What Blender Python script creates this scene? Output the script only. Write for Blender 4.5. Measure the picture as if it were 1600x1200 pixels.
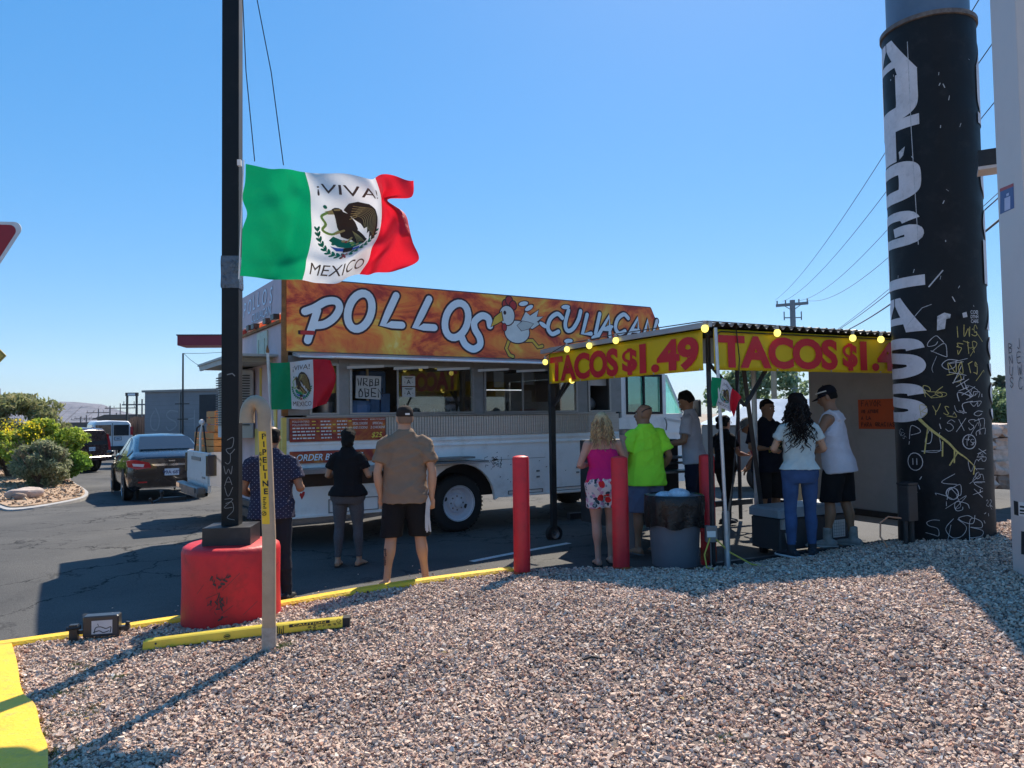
import bpy, bmesh, math, random
import numpy as np
from math import sin, cos, pi, radians, atan, sqrt
from mathutils import Vector, Matrix
random.seed(7)
RNG = np.random.default_rng(11)
S = bpy.context.scene
COL = S.collection
for _o in list(bpy.data.objects):
    bpy.data.objects.remove(_o)

# ------------------------------------------------------------------ camera, light, exposure
EYE = Vector((0, 0, 1.68)); FPX = 1200.0; PITCH = atan(50/1200); ROLL = radians(.8)
_f = Vector((0, cos(PITCH), sin(PITCH))); _r0 = Vector((1, 0, 0)); _u0 = _r0.cross(_f)
_r = _r0*cos(ROLL) - _u0*sin(ROLL); _u = _u0*cos(ROLL) + _r0*sin(ROLL)
cam_d = bpy.data.cameras.new('camera'); cam = bpy.data.objects.new('camera', cam_d); COL.objects.link(cam)
cam_d.sensor_width = 36; cam_d.lens = 36*FPX/1600; cam_d.clip_start = .05; cam_d.clip_end = 30000
_m = Matrix.Identity(4)
for i in range(3):
    _m[i][0], _m[i][1], _m[i][2], _m[i][3] = _r[i], _u[i], -_f[i], EYE[i]
cam.matrix_world = _m
S.camera = cam
SUN_AZ, SUN_EL = radians(18), radians(47)
w = bpy.data.worlds.new('World'); S.world = w; w.use_nodes = True
_nt = w.node_tree; _bg = _nt.nodes['Background']
_sky = _nt.nodes.new('ShaderNodeTexSky'); _sky.sky_type = 'NISHITA'; _sky.sun_disc = False
_sky.sun_elevation = SUN_EL; _sky.sun_rotation = SUN_AZ
_sky.altitude = 600; _sky.air_density = 1.0; _sky.dust_density = .3; _sky.ozone_density = 1.5
_gm = _nt.nodes.new('ShaderNodeGamma'); _gm.inputs[1].default_value = .45
_hs = _nt.nodes.new('ShaderNodeHueSaturation'); _hs.inputs['Saturation'].default_value = 2.15; _hs.inputs['Hue'].default_value = .49
_mu = _nt.nodes.new('ShaderNodeMix'); _mu.data_type = 'RGBA'; _mu.blend_type = 'MULTIPLY'; _mu.inputs[0].default_value = 1; _mu.inputs[7].default_value = (1.70, 2.05, 2.62, 1)
_nt.links.new(_sky.outputs[0], _gm.inputs[0]); _nt.links.new(_gm.outputs[0], _hs.inputs['Color']); _nt.links.new(_hs.outputs[0], _mu.inputs[6]); _nt.links.new(_mu.outputs[2], _bg.inputs[0])
_bg.inputs[1].default_value = .089
sd = bpy.data.lights.new('sun', 'SUN'); sd.energy = 4.5; sd.angle = radians(.53); sd.color = (1, .90, .76)
sun = bpy.data.objects.new('sun', sd); COL.objects.link(sun)
_sv = Vector((sin(SUN_AZ)*cos(SUN_EL), cos(SUN_AZ)*cos(SUN_EL), sin(SUN_EL)))
sun.rotation_euler = _sv.to_track_quat('Z', 'Y').to_euler(); sun.location = _sv*60
S.view_settings.view_transform = 'Standard'; S.view_settings.look = 'None'
S.view_settings.gamma = 1; S.view_settings.use_curve_mapping = False
S.view_settings.exposure = .86
S.render.engine = 'CYCLES'
S.cycles.max_bounces = 8; S.cycles.transparent_max_bounces = 12; S.cycles.use_denoising = True
S.cycles.sample_clamp_indirect = 6

def ray(px, py):
    return _f + _r*((px-800)/FPX) + _u*((600-py)/FPX)
def G(px, py, z=0.):                 # where the sight line through a pixel meets the level z
    d = ray(px, py); return EYE + d*((z-EYE.z)/d.z)
def AT(px, py, Y):                   # ... and at depth Y
    d = ray(px, py); return EYE + d*(Y/d.y)

# ------------------------------------------------------------------ materials
MATS = {}
def nd(nt, t, **kw):
    n = nt.nodes.new(t)
    for k, v in kw.items():
        if k in n.inputs: n.inputs[k].default_value = v
        else: setattr(n, k, v)
    return n
def c4(c): return (c[0], c[1], c[2], 1)
def M(name, col=(.5, .5, .5), rough=.6, metal=0., var=.12, scale=6., bump=0., bscale=80., spec=.4,
      dirt=0., dcol=(.12, .09, .06), dscale=2.5, attr=None, emit=0., coat=0., transl=0., stretch=None):
    if name in MATS: return MATS[name]
    m = bpy.data.materials.new(name); m.use_nodes = True; MATS[name] = m
    nt = m.node_tree; L = nt.links; b = nt.nodes['Principled BSDF']
    b.inputs['Roughness'].default_value = rough; b.inputs['Metallic'].default_value = metal
    b.inputs['Specular IOR Level'].default_value = spec; b.inputs['Coat Weight'].default_value = coat
    tc = nd(nt, 'ShaderNodeTexCoord'); vec = tc.outputs['Object']
    if stretch:
        mp = nd(nt, 'ShaderNodeMapping'); mp.inputs['Scale'].default_value = stretch
        L.new(vec, mp.inputs[0]); vec = mp.outputs[0]
    n = nd(nt, 'ShaderNodeTexNoise', Scale=scale, Detail=6., Roughness=.65); L.new(vec, n.inputs['Vector'])
    mr = nd(nt, 'ShaderNodeMapRange'); mr.inputs[1].default_value = .3; mr.inputs[2].default_value = .7
    mr.inputs[3].default_value = 1-var; mr.inputs[4].default_value = 1+var
    L.new(n.outputs[0], mr.inputs[0])
    mx = nd(nt, 'ShaderNodeMix', data_type='RGBA', blend_type='MULTIPLY'); mx.inputs[0].default_value = 1
    mx.inputs[6].default_value = c4(col)
    if attr:
        at = nd(nt, 'ShaderNodeAttribute', attribute_name=attr); L.new(at.outputs[0], mx.inputs[6])
    L.new(mr.outputs[0], mx.inputs[7]); out = mx.outputs[2]
    if dirt > 0:
        n2 = nd(nt, 'ShaderNodeTexNoise', Scale=dscale, Detail=9., Roughness=.72); L.new(vec, n2.inputs['Vector'])
        r2 = nd(nt, 'ShaderNodeMapRange'); r2.inputs[1].default_value = .52; r2.inputs[2].default_value = .78
        r2.inputs[3].default_value = 0; r2.inputs[4].default_value = dirt; L.new(n2.outputs[0], r2.inputs[0])
        m2 = nd(nt, 'ShaderNodeMix', data_type='RGBA'); L.new(r2.outputs[0], m2.inputs[0]); L.new(out, m2.inputs[6])
        m2.inputs[7].default_value = c4(dcol); out = m2.outputs[2]
    L.new(out, b.inputs['Base Color'])
    if rough > .05 and rough < .95:
        rr = nd(nt, 'ShaderNodeMapRange'); rr.inputs[1].default_value = .3; rr.inputs[2].default_value = .7
        rr.inputs[3].default_value = max(.02, rough-.1); rr.inputs[4].default_value = min(1, rough+.1)
        L.new(n.outputs[0], rr.inputs[0]); L.new(rr.outputs[0], b.inputs['Roughness'])
    if bump > 0:
        n3 = nd(nt, 'ShaderNodeTexNoise', Scale=bscale, Detail=4., Roughness=.6); L.new(vec, n3.inputs['Vector'])
        bp = nd(nt, 'ShaderNodeBump', Strength=bump, Distance=.02); L.new(n3.outputs[0], bp.inputs['Height'])
        L.new(bp.outputs[0], b.inputs['Normal'])
    if emit > 0:
        L.new(out, b.inputs['Emission Color']); b.inputs['Emission Strength'].default_value = emit
    if transl > 0:
        tl = nd(nt, 'ShaderNodeBsdfTranslucent'); L.new(out, tl.inputs[0])
        ms = nd(nt, 'ShaderNodeMixShader'); ms.inputs[0].default_value = transl
        L.new(b.outputs[0], ms.inputs[1]); L.new(tl.outputs[0], ms.inputs[2])
        L.new(ms.outputs[0], nt.nodes['Material Output'].inputs[0])
    return m
def glass(name, tint=(1, 1, 1), refl=.12, rough=.02):
    if name in MATS: return MATS[name]
    m = bpy.data.materials.new(name); m.use_nodes = True; MATS[name] = m
    nt = m.node_tree; L = nt.links; nt.nodes.remove(nt.nodes['Principled BSDF'])
    t = nd(nt, 'ShaderNodeBsdfTransparent'); t.inputs[0].default_value = c4(tint)
    g = nd(nt, 'ShaderNodeBsdfGlossy'); g.inputs['Roughness'].default_value = rough
    lw = nd(nt, 'ShaderNodeLayerWeight'); lw.inputs[0].default_value = .35
    mr = nd(nt, 'ShaderNodeMapRange'); mr.inputs[3].default_value = refl; mr.inputs[4].default_value = .9
    L.new(lw.outputs['Fresnel'], mr.inputs[0])
    ms = nd(nt, 'ShaderNodeMixShader'); L.new(mr.outputs[0], ms.inputs[0]); L.new(t.outputs[0], ms.inputs[1]); L.new(g.outputs[0], ms.inputs[2])
    L.new(ms.outputs[0], nt.nodes['Material Output'].inputs[0])
    return m
def ramp_mat(name, stops, scale=3., detail=8., dist=2., rough=.45, stretch=(1, 1, 1), rrough=.6):
    m = bpy.data.materials.new(name); m.use_nodes = True; nt = m.node_tree; L = nt.links; b = nt.nodes['Principled BSDF']
    tc = nd(nt, 'ShaderNodeTexCoord'); mp = nd(nt, 'ShaderNodeMapping'); mp.inputs['Scale'].default_value = stretch
    L.new(tc.outputs['Object'], mp.inputs[0])
    n = nd(nt, 'ShaderNodeTexNoise', Scale=scale, Detail=detail, Roughness=rrough, Distortion=dist); L.new(mp.outputs[0], n.inputs['Vector'])
    cr = nd(nt, 'ShaderNodeValToRGB'); e = cr.color_ramp.elements
    e[0].position, e[0].color = stops[0][0], c4(stops[0][1]); e[1].position, e[1].color = stops[-1][0], c4(stops[-1][1])
    for p, c in stops[1:-1]:
        k = e.new(p); k.color = c4(c)
    L.new(n.outputs[0], cr.inputs[0]); L.new(cr.outputs[0], b.inputs['Base Color']); b.inputs['Roughness'].default_value = rough
    return m

# ------------------------------------------------------------------ mesh building
class MB:
    def __init__(s): s.v = []; s.f = []; s.m = []; s.mi = 0
    def add(s, vs, fs, mi=None):
        o = len(s.v); s.v += [tuple(p) for p in vs]; s.f += [tuple(i+o for i in f) for f in fs]
        s.m += [s.mi if mi is None else mi]*len(fs); return s
    def box(s, x0, x1, y0, y1, z0, z1, mi=None, rz=0., c=None, ch=0.):
        if ch > 0:       # chamfered vertical + top edges
            vs = []
            for z, k in ((z0, 0), (z1-ch, 0), (z1, ch)):
                a, b_, c_, d = x0+k, x1-k, y0+k, y1-k
                vs += [(a+ch, c_, z), (b_-ch, c_, z), (b_, c_+ch, z), (b_, d-ch, z), (b_-ch, d, z), (a+ch, d, z), (a, d-ch, z), (a, c_+ch, z)]
            fs = [tuple(range(7, -1, -1)), tuple(range(16, 24))]
            for r in (0, 8):
                fs += [(r+i, r+(i+1) % 8, r+8+(i+1) % 8, r+8+i) for i in range(8)]
        else:
            vs = [(x0, y0, z0), (x1, y0, z0), (x1, y1, z0), (x0, y1, z0), (x0, y0, z1), (x1, y0, z1), (x1, y1, z1), (x0, y1, z1)]
            fs = [(3, 2, 1, 0), (4, 5, 6, 7), (0, 1, 5, 4), (1, 2, 6, 5), (2, 3, 7, 6), (3, 0, 4, 7)]
        if rz:
            cx, cy = c or ((x0+x1)/2, (y0+y1)/2); k, q = cos(rz), sin(rz)
            vs = [(cx+(x-cx)*k-(y-cy)*q, cy+(x-cx)*q+(y-cy)*k, z) for x, y, z in vs]
        return s.add(vs, fs, mi)
    def tube(s, pts, rad, seg=8, mi=None, cap=True, flat=None):
        P = [Vector(p) for p in pts]; n = len(P); R = rad if isinstance(rad, (list, tuple)) else [rad]*n
        vs = []; fs = []; prev = None
        for i in range(n):
            t = (P[min(i+1, n-1)]-P[max(i-1, 0)])
            if t.length < 1e-9: t = Vector((0, 0, 1))
            t.normalize()
            if prev is None:
                a = Vector((0, 0, 1)) if abs(t.z) < .9 else Vector((1, 0, 0))
                u = t.cross(a).normalized()
            else:
                u = (prev-t*prev.dot(t)); u = u.normalized() if u.length > 1e-6 else t.orthogonal().normalized()
            prev = u; v = t.cross(u)
            k = flat if flat else 1
            for j in range(seg):
                a = 2*pi*j/seg; vs.append(P[i]+(u*cos(a)+v*sin(a)*k)*R[i])
        for i in range(n-1):
            for j in range(seg):
                fs.append((i*seg+j, i*seg+(j+1) % seg, (i+1)*seg+(j+1) % seg, (i+1)*seg+j))
        if cap:
            fs.append(tuple(range(seg-1, -1, -1))); fs.append(tuple((n-1)*seg+j for j in range(seg)))
        return s.add(vs, fs, mi)
    def lathe(s, prof, c=(0, 0, 0), seg=24, axis='z', mi=None, cap=True):
        vs = []; fs = []; n = len(prof)
        for r, h in prof:
            for j in range(seg):
                a = 2*pi*j/seg; x, y = r*cos(a), r*sin(a)
                p = {'z': (x, y, h), 'y': (x, h, -y), 'x': (h, x, y)}[axis]
                vs.append((p[0]+c[0], p[1]+c[1], p[2]+c[2]))
        for i in range(n-1):
            for j in range(seg):
                fs.append((i*seg+j, i*seg+(j+1) % seg, (i+1)*seg+(j+1) % seg, (i+1)*seg+j))
        if cap:
            fs.append(tuple(range(seg-1, -1, -1))); fs.append(tuple((n-1)*seg+j for j in range(seg)))
        return s.add(vs, fs, mi)
    def prism(s, poly, d0, d1, plane='xz', mi=None):   # poly in the plane, pushed along the third axis
        n = len(poly)
        def mk(a, b, d): return {'xz': (a, d, b), 'xy': (a, b, d), 'yz': (d, a, b)}[plane]
        vs = [mk(a, b, d0) for a, b in poly]+[mk(a, b, d1) for a, b in poly]
        fs = [tuple(range(n-1, -1, -1)), tuple(range(n, 2*n))]+[(i, (i+1) % n, n+(i+1) % n, n+i) for i in range(n)]
        return s.add(vs, fs, mi)
    def ball(s, c, r, seg=12, rings=8, mi=None, sc=(1, 1, 1)):
        vs = []; fs = []
        for i in range(rings+1):
            a = pi*i/rings
            for j in range(seg):
                b = 2*pi*j/seg
                vs.append((c[0]+r*sc[0]*sin(a)*cos(b), c[1]+r*sc[1]*sin(a)*sin(b), c[2]+r*sc[2]*cos(a)))
        for i in range(rings):
            for j in range(seg):
                fs.append((i*seg+j, (i+1)*seg+j, (i+1)*seg+(j+1) % seg, i*seg+(j+1) % seg))
        return s.add(vs, fs, mi)
    def xf(s, fn): s.v = [tuple(fn(Vector(p))) for p in s.v]; return s
    def mesh(s, name):
        me = bpy.data.meshes.new(name); me.from_pydata(s.v, [], s.f); return me
    def build(s, name, mats, parent=None, smooth=False, fix=True, loc=None):
        me = s.mesh(name)
        if not isinstance(mats, (list, tuple)): mats = [mats]
        for m in mats: me.materials.append(m)
        me.polygons.foreach_set('material_index', s.m)
        if fix:
            bm = bmesh.new(); bm.from_mesh(me); bmesh.ops.recalc_face_normals(bm, faces=bm.faces); bm.to_mesh(me); bm.free()
        if smooth: shade(me, 38 if smooth is True else smooth)
        return link(name, me, parent, loc)
def shade(me, deg):
    me.polygons.foreach_set('use_smooth', [True]*len(me.polygons))
    me.set_sharp_from_angle(angle=radians(deg))
def link(name, me, parent=None, loc=None):
    o = bpy.data.objects.new(name, me); COL.objects.link(o)
    if parent is not None: o.parent = parent
    if loc is not None: o.location = loc
    return o
def tag(o, label=None, cat=None, group=None, kind=None):
    if label: o['label'] = label
    if cat: o['category'] = cat
    if group: o['group'] = group
    if kind: o['kind'] = kind
    return o
def thing(name, label, cat, loc=(0, 0, 0), rz=0., group=None):
    o = bpy.data.objects.new(name, None); o.empty_display_size = .1; COL.objects.link(o)
    o.location = loc; o.rotation_euler = (0, 0, rz); return tag(o, label, cat, group)
def dup(root, loc, rz, label, group=None):
    r = root.copy(); COL.objects.link(r); r.location = loc; r.rotation_euler = (0, 0, rz); r['label'] = label
    if group: r['group'] = group
    for ch in list(root.children):
        c = ch.copy(); COL.objects.link(c); c.parent = r
        for g in ch.children:
            d = g.copy(); COL.objects.link(d); d.parent = c
    return r

# lettering: outline of a word as flat triangles (x right, y up), height of capitals = size
def text(s, size=1., bold=0., shear=0., space=1., align='CENTER', width=None, res=4):
    cu = bpy.data.curves.new('t', 'FONT'); cu.body = s; cu.offset = bold; cu.shear = shear; cu.space_character = space
    cu.align_x = align; cu.resolution_u = res; cu.fill_mode = 'FRONT'
    ob = bpy.data.objects.new('t', cu); me = ob.to_mesh()
    k = size/.72
    vs = [[v.co.x*k, v.co.y*k] for v in me.vertices]; fs = [tuple(p.vertices) for p in me.polygons]
    ob.to_mesh_clear(); bpy.data.objects.remove(ob); bpy.data.curves.remove(cu)
    if width and vs:
        x0 = min(v[0] for v in vs); x1 = max(v[0] for v in vs); q = width/max(1e-6, x1-x0)
        for v in vs: v[0] *= q
    return vs, fs
def stroke(pts, wd, cap=True):         # a pen stroke as one flat ribbon with round ends
    P = [Vector((p[0], p[1])) for p in pts]; n = len(P); W = wd if isinstance(wd, (list, tuple)) else [wd]*n
    Lf = []; Rt = []
    shut = n > 3 and (P[0]-P[-1]).length < 1e-6
    if shut: cap = False
    for i in range(n):
        t = (P[1]-P[-2]) if shut and i in (0, n-1) else P[min(i+1, n-1)]-P[max(i-1, 0)]
        t = t.normalized() if t.length > 1e-9 else Vector((1, 0)); nn = Vector((-t.y, t.x))*W[i]/2
        Lf.append(P[i]+nn); Rt.append(P[i]-nn)
    vs = []; fs = []
    for a, b in zip(Lf, Rt): vs += [tuple(a), tuple(b)]
    fs = [(2*i, 2*i+1, 2*i+3, 2*i+2) for i in range(n-1)]
    if cap:
        for i, sg in ((0, -1), (n-1, 1)):
            t = (P[1]-P[0]) if i == 0 else (P[-1]-P[-2]); a0 = math.atan2(t.y, t.x)
            k = len(vs); m = 6
            for j in range(m+1):
                a = a0+pi/2+(pi*j/m if sg < 0 else -pi*j/m); vs.append((P[i].x+cos(a)*W[i]/2, P[i].y+sin(a)*W[i]/2))
            fs.append(tuple(range(k, k+m+1)) if sg < 0 else tuple(range(k+m, k-1, -1)))
    return vs, fs
def bez(pts, n=8):                      # smooth curve through points (Catmull-Rom)
    P = [Vector((p[0], p[1])) for p in pts]; out = []
    for i in range(len(P)-1):
        p0, p1, p2, p3 = P[max(i-1, 0)], P[i], P[i+1], P[min(i+2, len(P)-1)]
        for j in range(n):
            t = j/n; out.append(.5*((2*p1)+(p2-p0)*t+(2*p0-5*p1+4*p2-p3)*t*t+(3*p1-p0-3*p2+p3)*t**3))
    out.append(P[-1]); return [(p.x, p.y) for p in out]
def circ(cx, cy, rx, ry, n=20, a0=0): return [(cx+rx*cos(a0+2*pi*i/n), cy+ry*sin(a0+2*pi*i/n)) for i in range(n)]
class FM:                               # flat print: layers of flat shapes later mapped onto a surface
    def __init__(s): s.v = []; s.f = []; s.m = []; s.lift = 0
    def add(s, vf, mi=0, dx=0, dy=0, k=1, rot=0, lift=None):
        vs, fs = vf; o = len(s.v); s.lift += .0004; lf = s.lift if lift is None else lift
        c, q = cos(rot), sin(rot)
        for v in vs: s.v.append((dx+k*(v[0]*c-v[1]*q), dy+k*(v[0]*q+v[1]*c), lf))
        s.f += [tuple(i+o for i in f) for f in fs]; s.m += [mi]*len(fs); return s
    def poly(s, pts, mi=0, **kw): return s.add((list(pts), [tuple(range(len(pts)))]), mi, **kw)
    def build(s, name, mats, fn, parent=None, cut=0):
        me = bpy.data.meshes.new(name); me.from_pydata(s.v, [], s.f)
        for m in (mats if isinstance(mats, (list, tuple)) else [mats]): me.materials.append(m)
        me.polygons.foreach_set('material_index', s.m)
        bm = bmesh.new(); bm.from_mesh(me); bmesh.ops.triangulate(bm, faces=bm.faces)
        if cut:
            for _ in range(4):
                lg = [e for e in bm.edges if e.calc_length() > cut]
                if not lg: break
                bmesh.ops.subdivide_edges(bm, edges=lg, cuts=1); bmesh.ops.triangulate(bm, faces=bm.faces)
        for v in bm.verts: v.co = fn(v.co.x, v.co.y, v.co.z)
        bm.to_mesh(me); bm.free(); return link(name, me, parent)
# hand lettering: strokes in a unit box
HF = {'A': [[(0, 0), (.5, 1), (1, 0)], [(.2, .4), (.8, .4)]], 'B': [[(0, 0), (0, 1), (.7, .9), (.7, .6), (.1, .52), (.8, .4), (.8, .1), (0, 0)]],
      'C': [[(1, .85), (.5, 1), (.05, .6), (.15, .1), (.6, 0), (1, .15)]], 'D': [[(0, 0), (0, 1), (.8, .75), (.9, .35), (0, 0)]],
      'E': [[(.9, 1), (0, 1), (0, 0), (.9, 0)], [(0, .5), (.7, .5)]], 'F': [[(.9, 1), (0, 1), (0, 0)], [(0, .5), (.7, .5)]],
      'G': [[(1, .85), (.5, 1), (.05, .6), (.2, .05), (.9, .1), (.9, .5), (.5, .5)]], 'H': [[(0, 0), (0, 1)], [(1, 0), (1, 1)], [(0, .5), (1, .5)]],
      'I': [[(.5, 0), (.5, 1)]], 'J': [[(.7, 1), (.7, .2), (.4, 0), (.1, .2)]], 'K': [[(0, 0), (0, 1)], [(.9, 1), (0, .45), (.9, 0)]], 'L': [[(0, 1), (0, 0), (.9, 0)]],
      'M': [[(0, 0), (.1, 1), (.5, .3), (.9, 1), (1, 0)]], 'N': [[(0, 0), (0, 1), (.9, 0), (.9, 1)]], 'O': [[(.5, 1), (.05, .6), (.2, .05), (.75, .05), (.95, .6), (.5, 1)]],
      'P': [[(0, 0), (0, 1), (.8, .9), (.8, .55), (0, .45)]], 'R': [[(0, 0), (0, 1), (.8, .9), (.8, .6), (0, .5), (.9, 0)]],
      'S': [[(.95, .85), (.5, 1), (.1, .8), (.3, .55), (.8, .4), (.8, .1), (.4, 0), (0, .15)]], 'T': [[(0, 1), (1, 1)], [(.5, 1), (.5, 0)]],
      'U': [[(0, 1), (.05, .2), (.5, 0), (.9, .2), (.95, 1)]], 'V': [[(0, 1), (.5, 0), (1, 1)]], 'W': [[(0, 1), (.2, 0), (.5, .7), (.8, 0), (1, 1)]],
      'X': [[(0, 0), (1, 1)], [(0, 1), (1, 0)]], 'Y': [[(0, 1), (.5, .5), (1, 1)], [(.5, .5), (.4, 0)]], 'Z': [[(0, 1), (1, 1), (0, 0), (1, 0)]],
      '6': [[(.9, 1), (.2, .6), (.1, .2), (.5, 0), (.9, .25), (.5, .5), (.15, .3)]], '2': [[(.1, .8), (.5, 1), (.9, .7), (0, 0), (1, 0)]], '$': [[(.9, .8), (.4, .9), (.2, .7), (.8, .4), (.6, .1), (.1, .2)], [(.5, 1.1), (.5, -.1)]]}
def hand(fm, s, x, y, hgt, wd, mi=0, rot=0, curvy=True, asp=.7, jit=.08, vert=False):
    rd = random.Random(s+str(round(x, 2)))
    cx = 0
    for ch in s:
        for st in HF.get(ch, []):
            pts = [((p[0]*asp+rd.uniform(-jit, jit)), p[1]+rd.uniform(-jit, jit)) for p in st]
            pts = [((cx*0 if vert else cx)+p[0]*hgt, (-cx if vert else 0)+p[1]*hgt) for p in pts]
            if curvy and len(pts) > 2: pts = bez(pts, 4)
            fm.add(stroke(pts, wd), mi, dx=x, dy=y, rot=rot)
        cx += hgt*(asp+.28) if not vert else hgt*1.25
# ================================================================== ground
TRK = Vector((-2.8987, 9.8423, 0)); TA = radians(32); TD = Vector((cos(TA), sin(TA), 0)); TN = Vector((-sin(TA), cos(TA), 0))
TENT = Vector((1.98, 7.67, .03)); QA = radians(27)
def sst(a, b, x):
    t = np.clip((x-a)/(b-a), 0, 1); return t*t*(3-2*t)
def zA(x, y):
    k = 1-sst(6.5, 10.5, y)
    return k*(.045*np.clip(x, -6, 0)+.035*np.clip(x, 0, 5))-.36*sst(8, 34, y)*sst(-2, -8, x)
# outline of the gravel bed, kerbed on its left and far side
EDGE = [(-4.55, 6.10), (-3.62, 6.45), (-3.10, 6.68), (-2.80, 6.80), (-2.15, 7.08), (-1.75, 7.30), (-1.10, 7.62), (-.06, 8.04)]
EDGE2 = [(1.1, 7.95), (1.8, 7.72), (2.95, 8.35), (3.8, 9.0), (5.2, 9.7), (7, 11), (9.5, 13), (14, 13.4), (16, 8), (9, -3), (.6, -3), (-1.13, 1.5), (-1.63, 2.5), (-2.03, 3.3), (-2.41, 3.97), (-2.65, 4.3), (-2.93, 4.7), (-3.18, 4.97), (-3.63, 5.62), (-4.05, 6.2)]
INNER = [(-4.02, 6.2), (-3.6, 5.62), (-3.15, 4.97), (-2.9, 4.7), (-2.62, 4.3), (-2.38, 3.97), (-2.0, 3.3), (-1.6, 2.5), (-1.1, 1.5)]
BED = EDGE+EDGE2
def seg_d(x, y, pl, closed=False):
    d = np.full(np.shape(x), 1e9); n = len(pl)
    for i in range(n if closed else n-1):
        ax, ay = pl[i]; bx, by = pl[(i+1) % n]; dx, dy = bx-ax, by-ay
        t = np.clip(((x-ax)*dx+(y-ay)*dy)/(dx*dx+dy*dy), 0, 1)
        d = np.minimum(d, np.hypot(x-ax-t*dx, y-ay-t*dy))
    return d
def inside(x, y, pl):
    r = np.zeros(np.shape(x), bool); n = len(pl); j = n-1
    for i in range(n):
        xi, yi = pl[i]; xj, yj = pl[j]
        c = ((yi > y) != (yj > y)) & (x < (xj-xi)*(y-yi)/((yj-yi) if yj != yi else 1e-9)+xi); r ^= c; j = i
    return r
def zG(x, y):
    pl = .15+.04*x+.03*(y-6); pl = np.minimum(pl, .48)
    d = np.minimum(seg_d(x, y, EDGE+EDGE2[:7]), seg_d(x, y, INNER)*1.3); e = zA(x, y)+.085
    k = sst(0, 1.5, d)
    pl = pl+.17*np.exp(-((x-1.5)/1.5)**2-((y-5.5)/1.25)**2)  # swell added so that the stand's shadow falls shorter on the gravel
    lump = .015*np.sin(x*2.1+1)*np.sin(y*1.7)+.008*np.sin(x*5.3)*np.cos(y*4.1)
    return e*(1-k)+pl*k+lump*k
def ZG(x, y): return float(zG(np.array(float(x)), np.array(float(y))))
def ZA(x, y): return float(zA(np.array(float(x)), np.array(float(y))))

# asphalt with cracks
def asphalt_mat():
    m = bpy.data.materials.new('asphalt'); m.use_nodes = True; nt = m.node_tree; L = nt.links; b = nt.nodes['Principled BSDF']
    tc = nd(nt, 'ShaderNodeTexCoord'); v = tc.outputs['Object']
    n1 = nd(nt, 'ShaderNodeTexNoise', Scale=.35, Detail=6., Roughness=.6); L.new(v, n1.inputs[0])
    n2 = nd(nt, 'ShaderNodeTexNoise', Scale=95., Detail=3., Roughness=.7); L.new(v, n2.inputs[0])
    cr = nd(nt, 'ShaderNodeValToRGB'); cr.color_ramp.elements[0].color = (.048, .048, .049, 1); cr.color_ramp.elements[1].color = (.112, .109, .104, 1)
    cr.color_ramp.elements[0].position = .3; cr.color_ramp.elements[1].position = .7; L.new(n1.outputs[0], cr.inputs[0])
    sp = nd(nt, 'ShaderNodeMapRange'); sp.inputs[1].default_value = .3; sp.inputs[2].default_value = .72; sp.inputs[3].default_value = .55; sp.inputs[4].default_value = 1.5
    L.new(n2.outputs[0], sp.inputs[0])
    mx = nd(nt, 'ShaderNodeMix', data_type='RGBA', blend_type='MULTIPLY'); mx.inputs[0].default_value = 1
    L.new(cr.outputs[0], mx.inputs[6]); L.new(sp.outputs[0], mx.inputs[7])
    # crack network
    wn = nd(nt, 'ShaderNodeTexNoise', Scale=1.4, Detail=5., Roughness=.7); L.new(v, wn.inputs[0])
    ws = nd(nt, 'ShaderNodeVectorMath', operation='SCALE'); ws.inputs[3].default_value = .9; L.new(wn.outputs[1], ws.inputs[0])
    wa = nd(nt, 'ShaderNodeVectorMath', operation='ADD'); L.new(v, wa.inputs[0]); L.new(ws.outputs[0], wa.inputs[1])
    out = mx.outputs[2]; hts = []
    for sc, wd, mask_s, m0_, m1_ in ((.55, .012, .25, .38, .54), (1.7, .014, .6, .52, .64)):
        vo = nd(nt, 'ShaderNodeTexVoronoi', feature='DISTANCE_TO_EDGE', Scale=sc); L.new(wa.outputs[0], vo.inputs['Vector'])
        lt = nd(nt, 'ShaderNodeMapRange'); lt.inputs[1].default_value = wd*.5*sc; lt.inputs[2].default_value = wd*1.7*sc; lt.inputs[3].default_value = 1; lt.inputs[4].default_value = 0
        L.new(vo.outputs['Distance'], lt.inputs[0])
        mn = nd(nt, 'ShaderNodeTexNoise', Scale=mask_s, Detail=3.); L.new(v, mn.inputs[0])
        mm = nd(nt, 'ShaderNodeMapRange'); mm.inputs[1].default_value = m0_; mm.inputs[2].default_value = m1_; L.new(mn.outputs[0], mm.inputs[0])
        mu = nd(nt, 'ShaderNodeMath', operation='MULTIPLY'); L.new(lt.outputs[0], mu.inputs[0]); L.new(mm.outputs[0], mu.inputs[1])
        m2 = nd(nt, 'ShaderNodeMix', data_type='RGBA'); L.new(mu.outputs[0], m2.inputs[0]); L.new(out, m2.inputs[6]); m2.inputs[7].default_value = (.009, .009, .010, 1)
        out = m2.outputs[2]; hts.append(mu.outputs[0])
    L.new(out, b.inputs['Base Color']); b.inputs['Roughness'].default_value = .85; b.inputs['Specular IOR Level'].default_value = .25
    sb = nd(nt, 'ShaderNodeMath', operation='SUBTRACT'); L.new(n2.outputs[0], sb.inputs[0]); L.new(hts[1], sb.inputs[1])
    bp = nd(nt, 'ShaderNodeBump', Strength=.55, Distance=.012); L.new(sb.outputs[0], bp.inputs['Height']); L.new(bp.outputs[0], b.inputs['Normal'])
    return m
ASPH = asphalt_mat()
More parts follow.
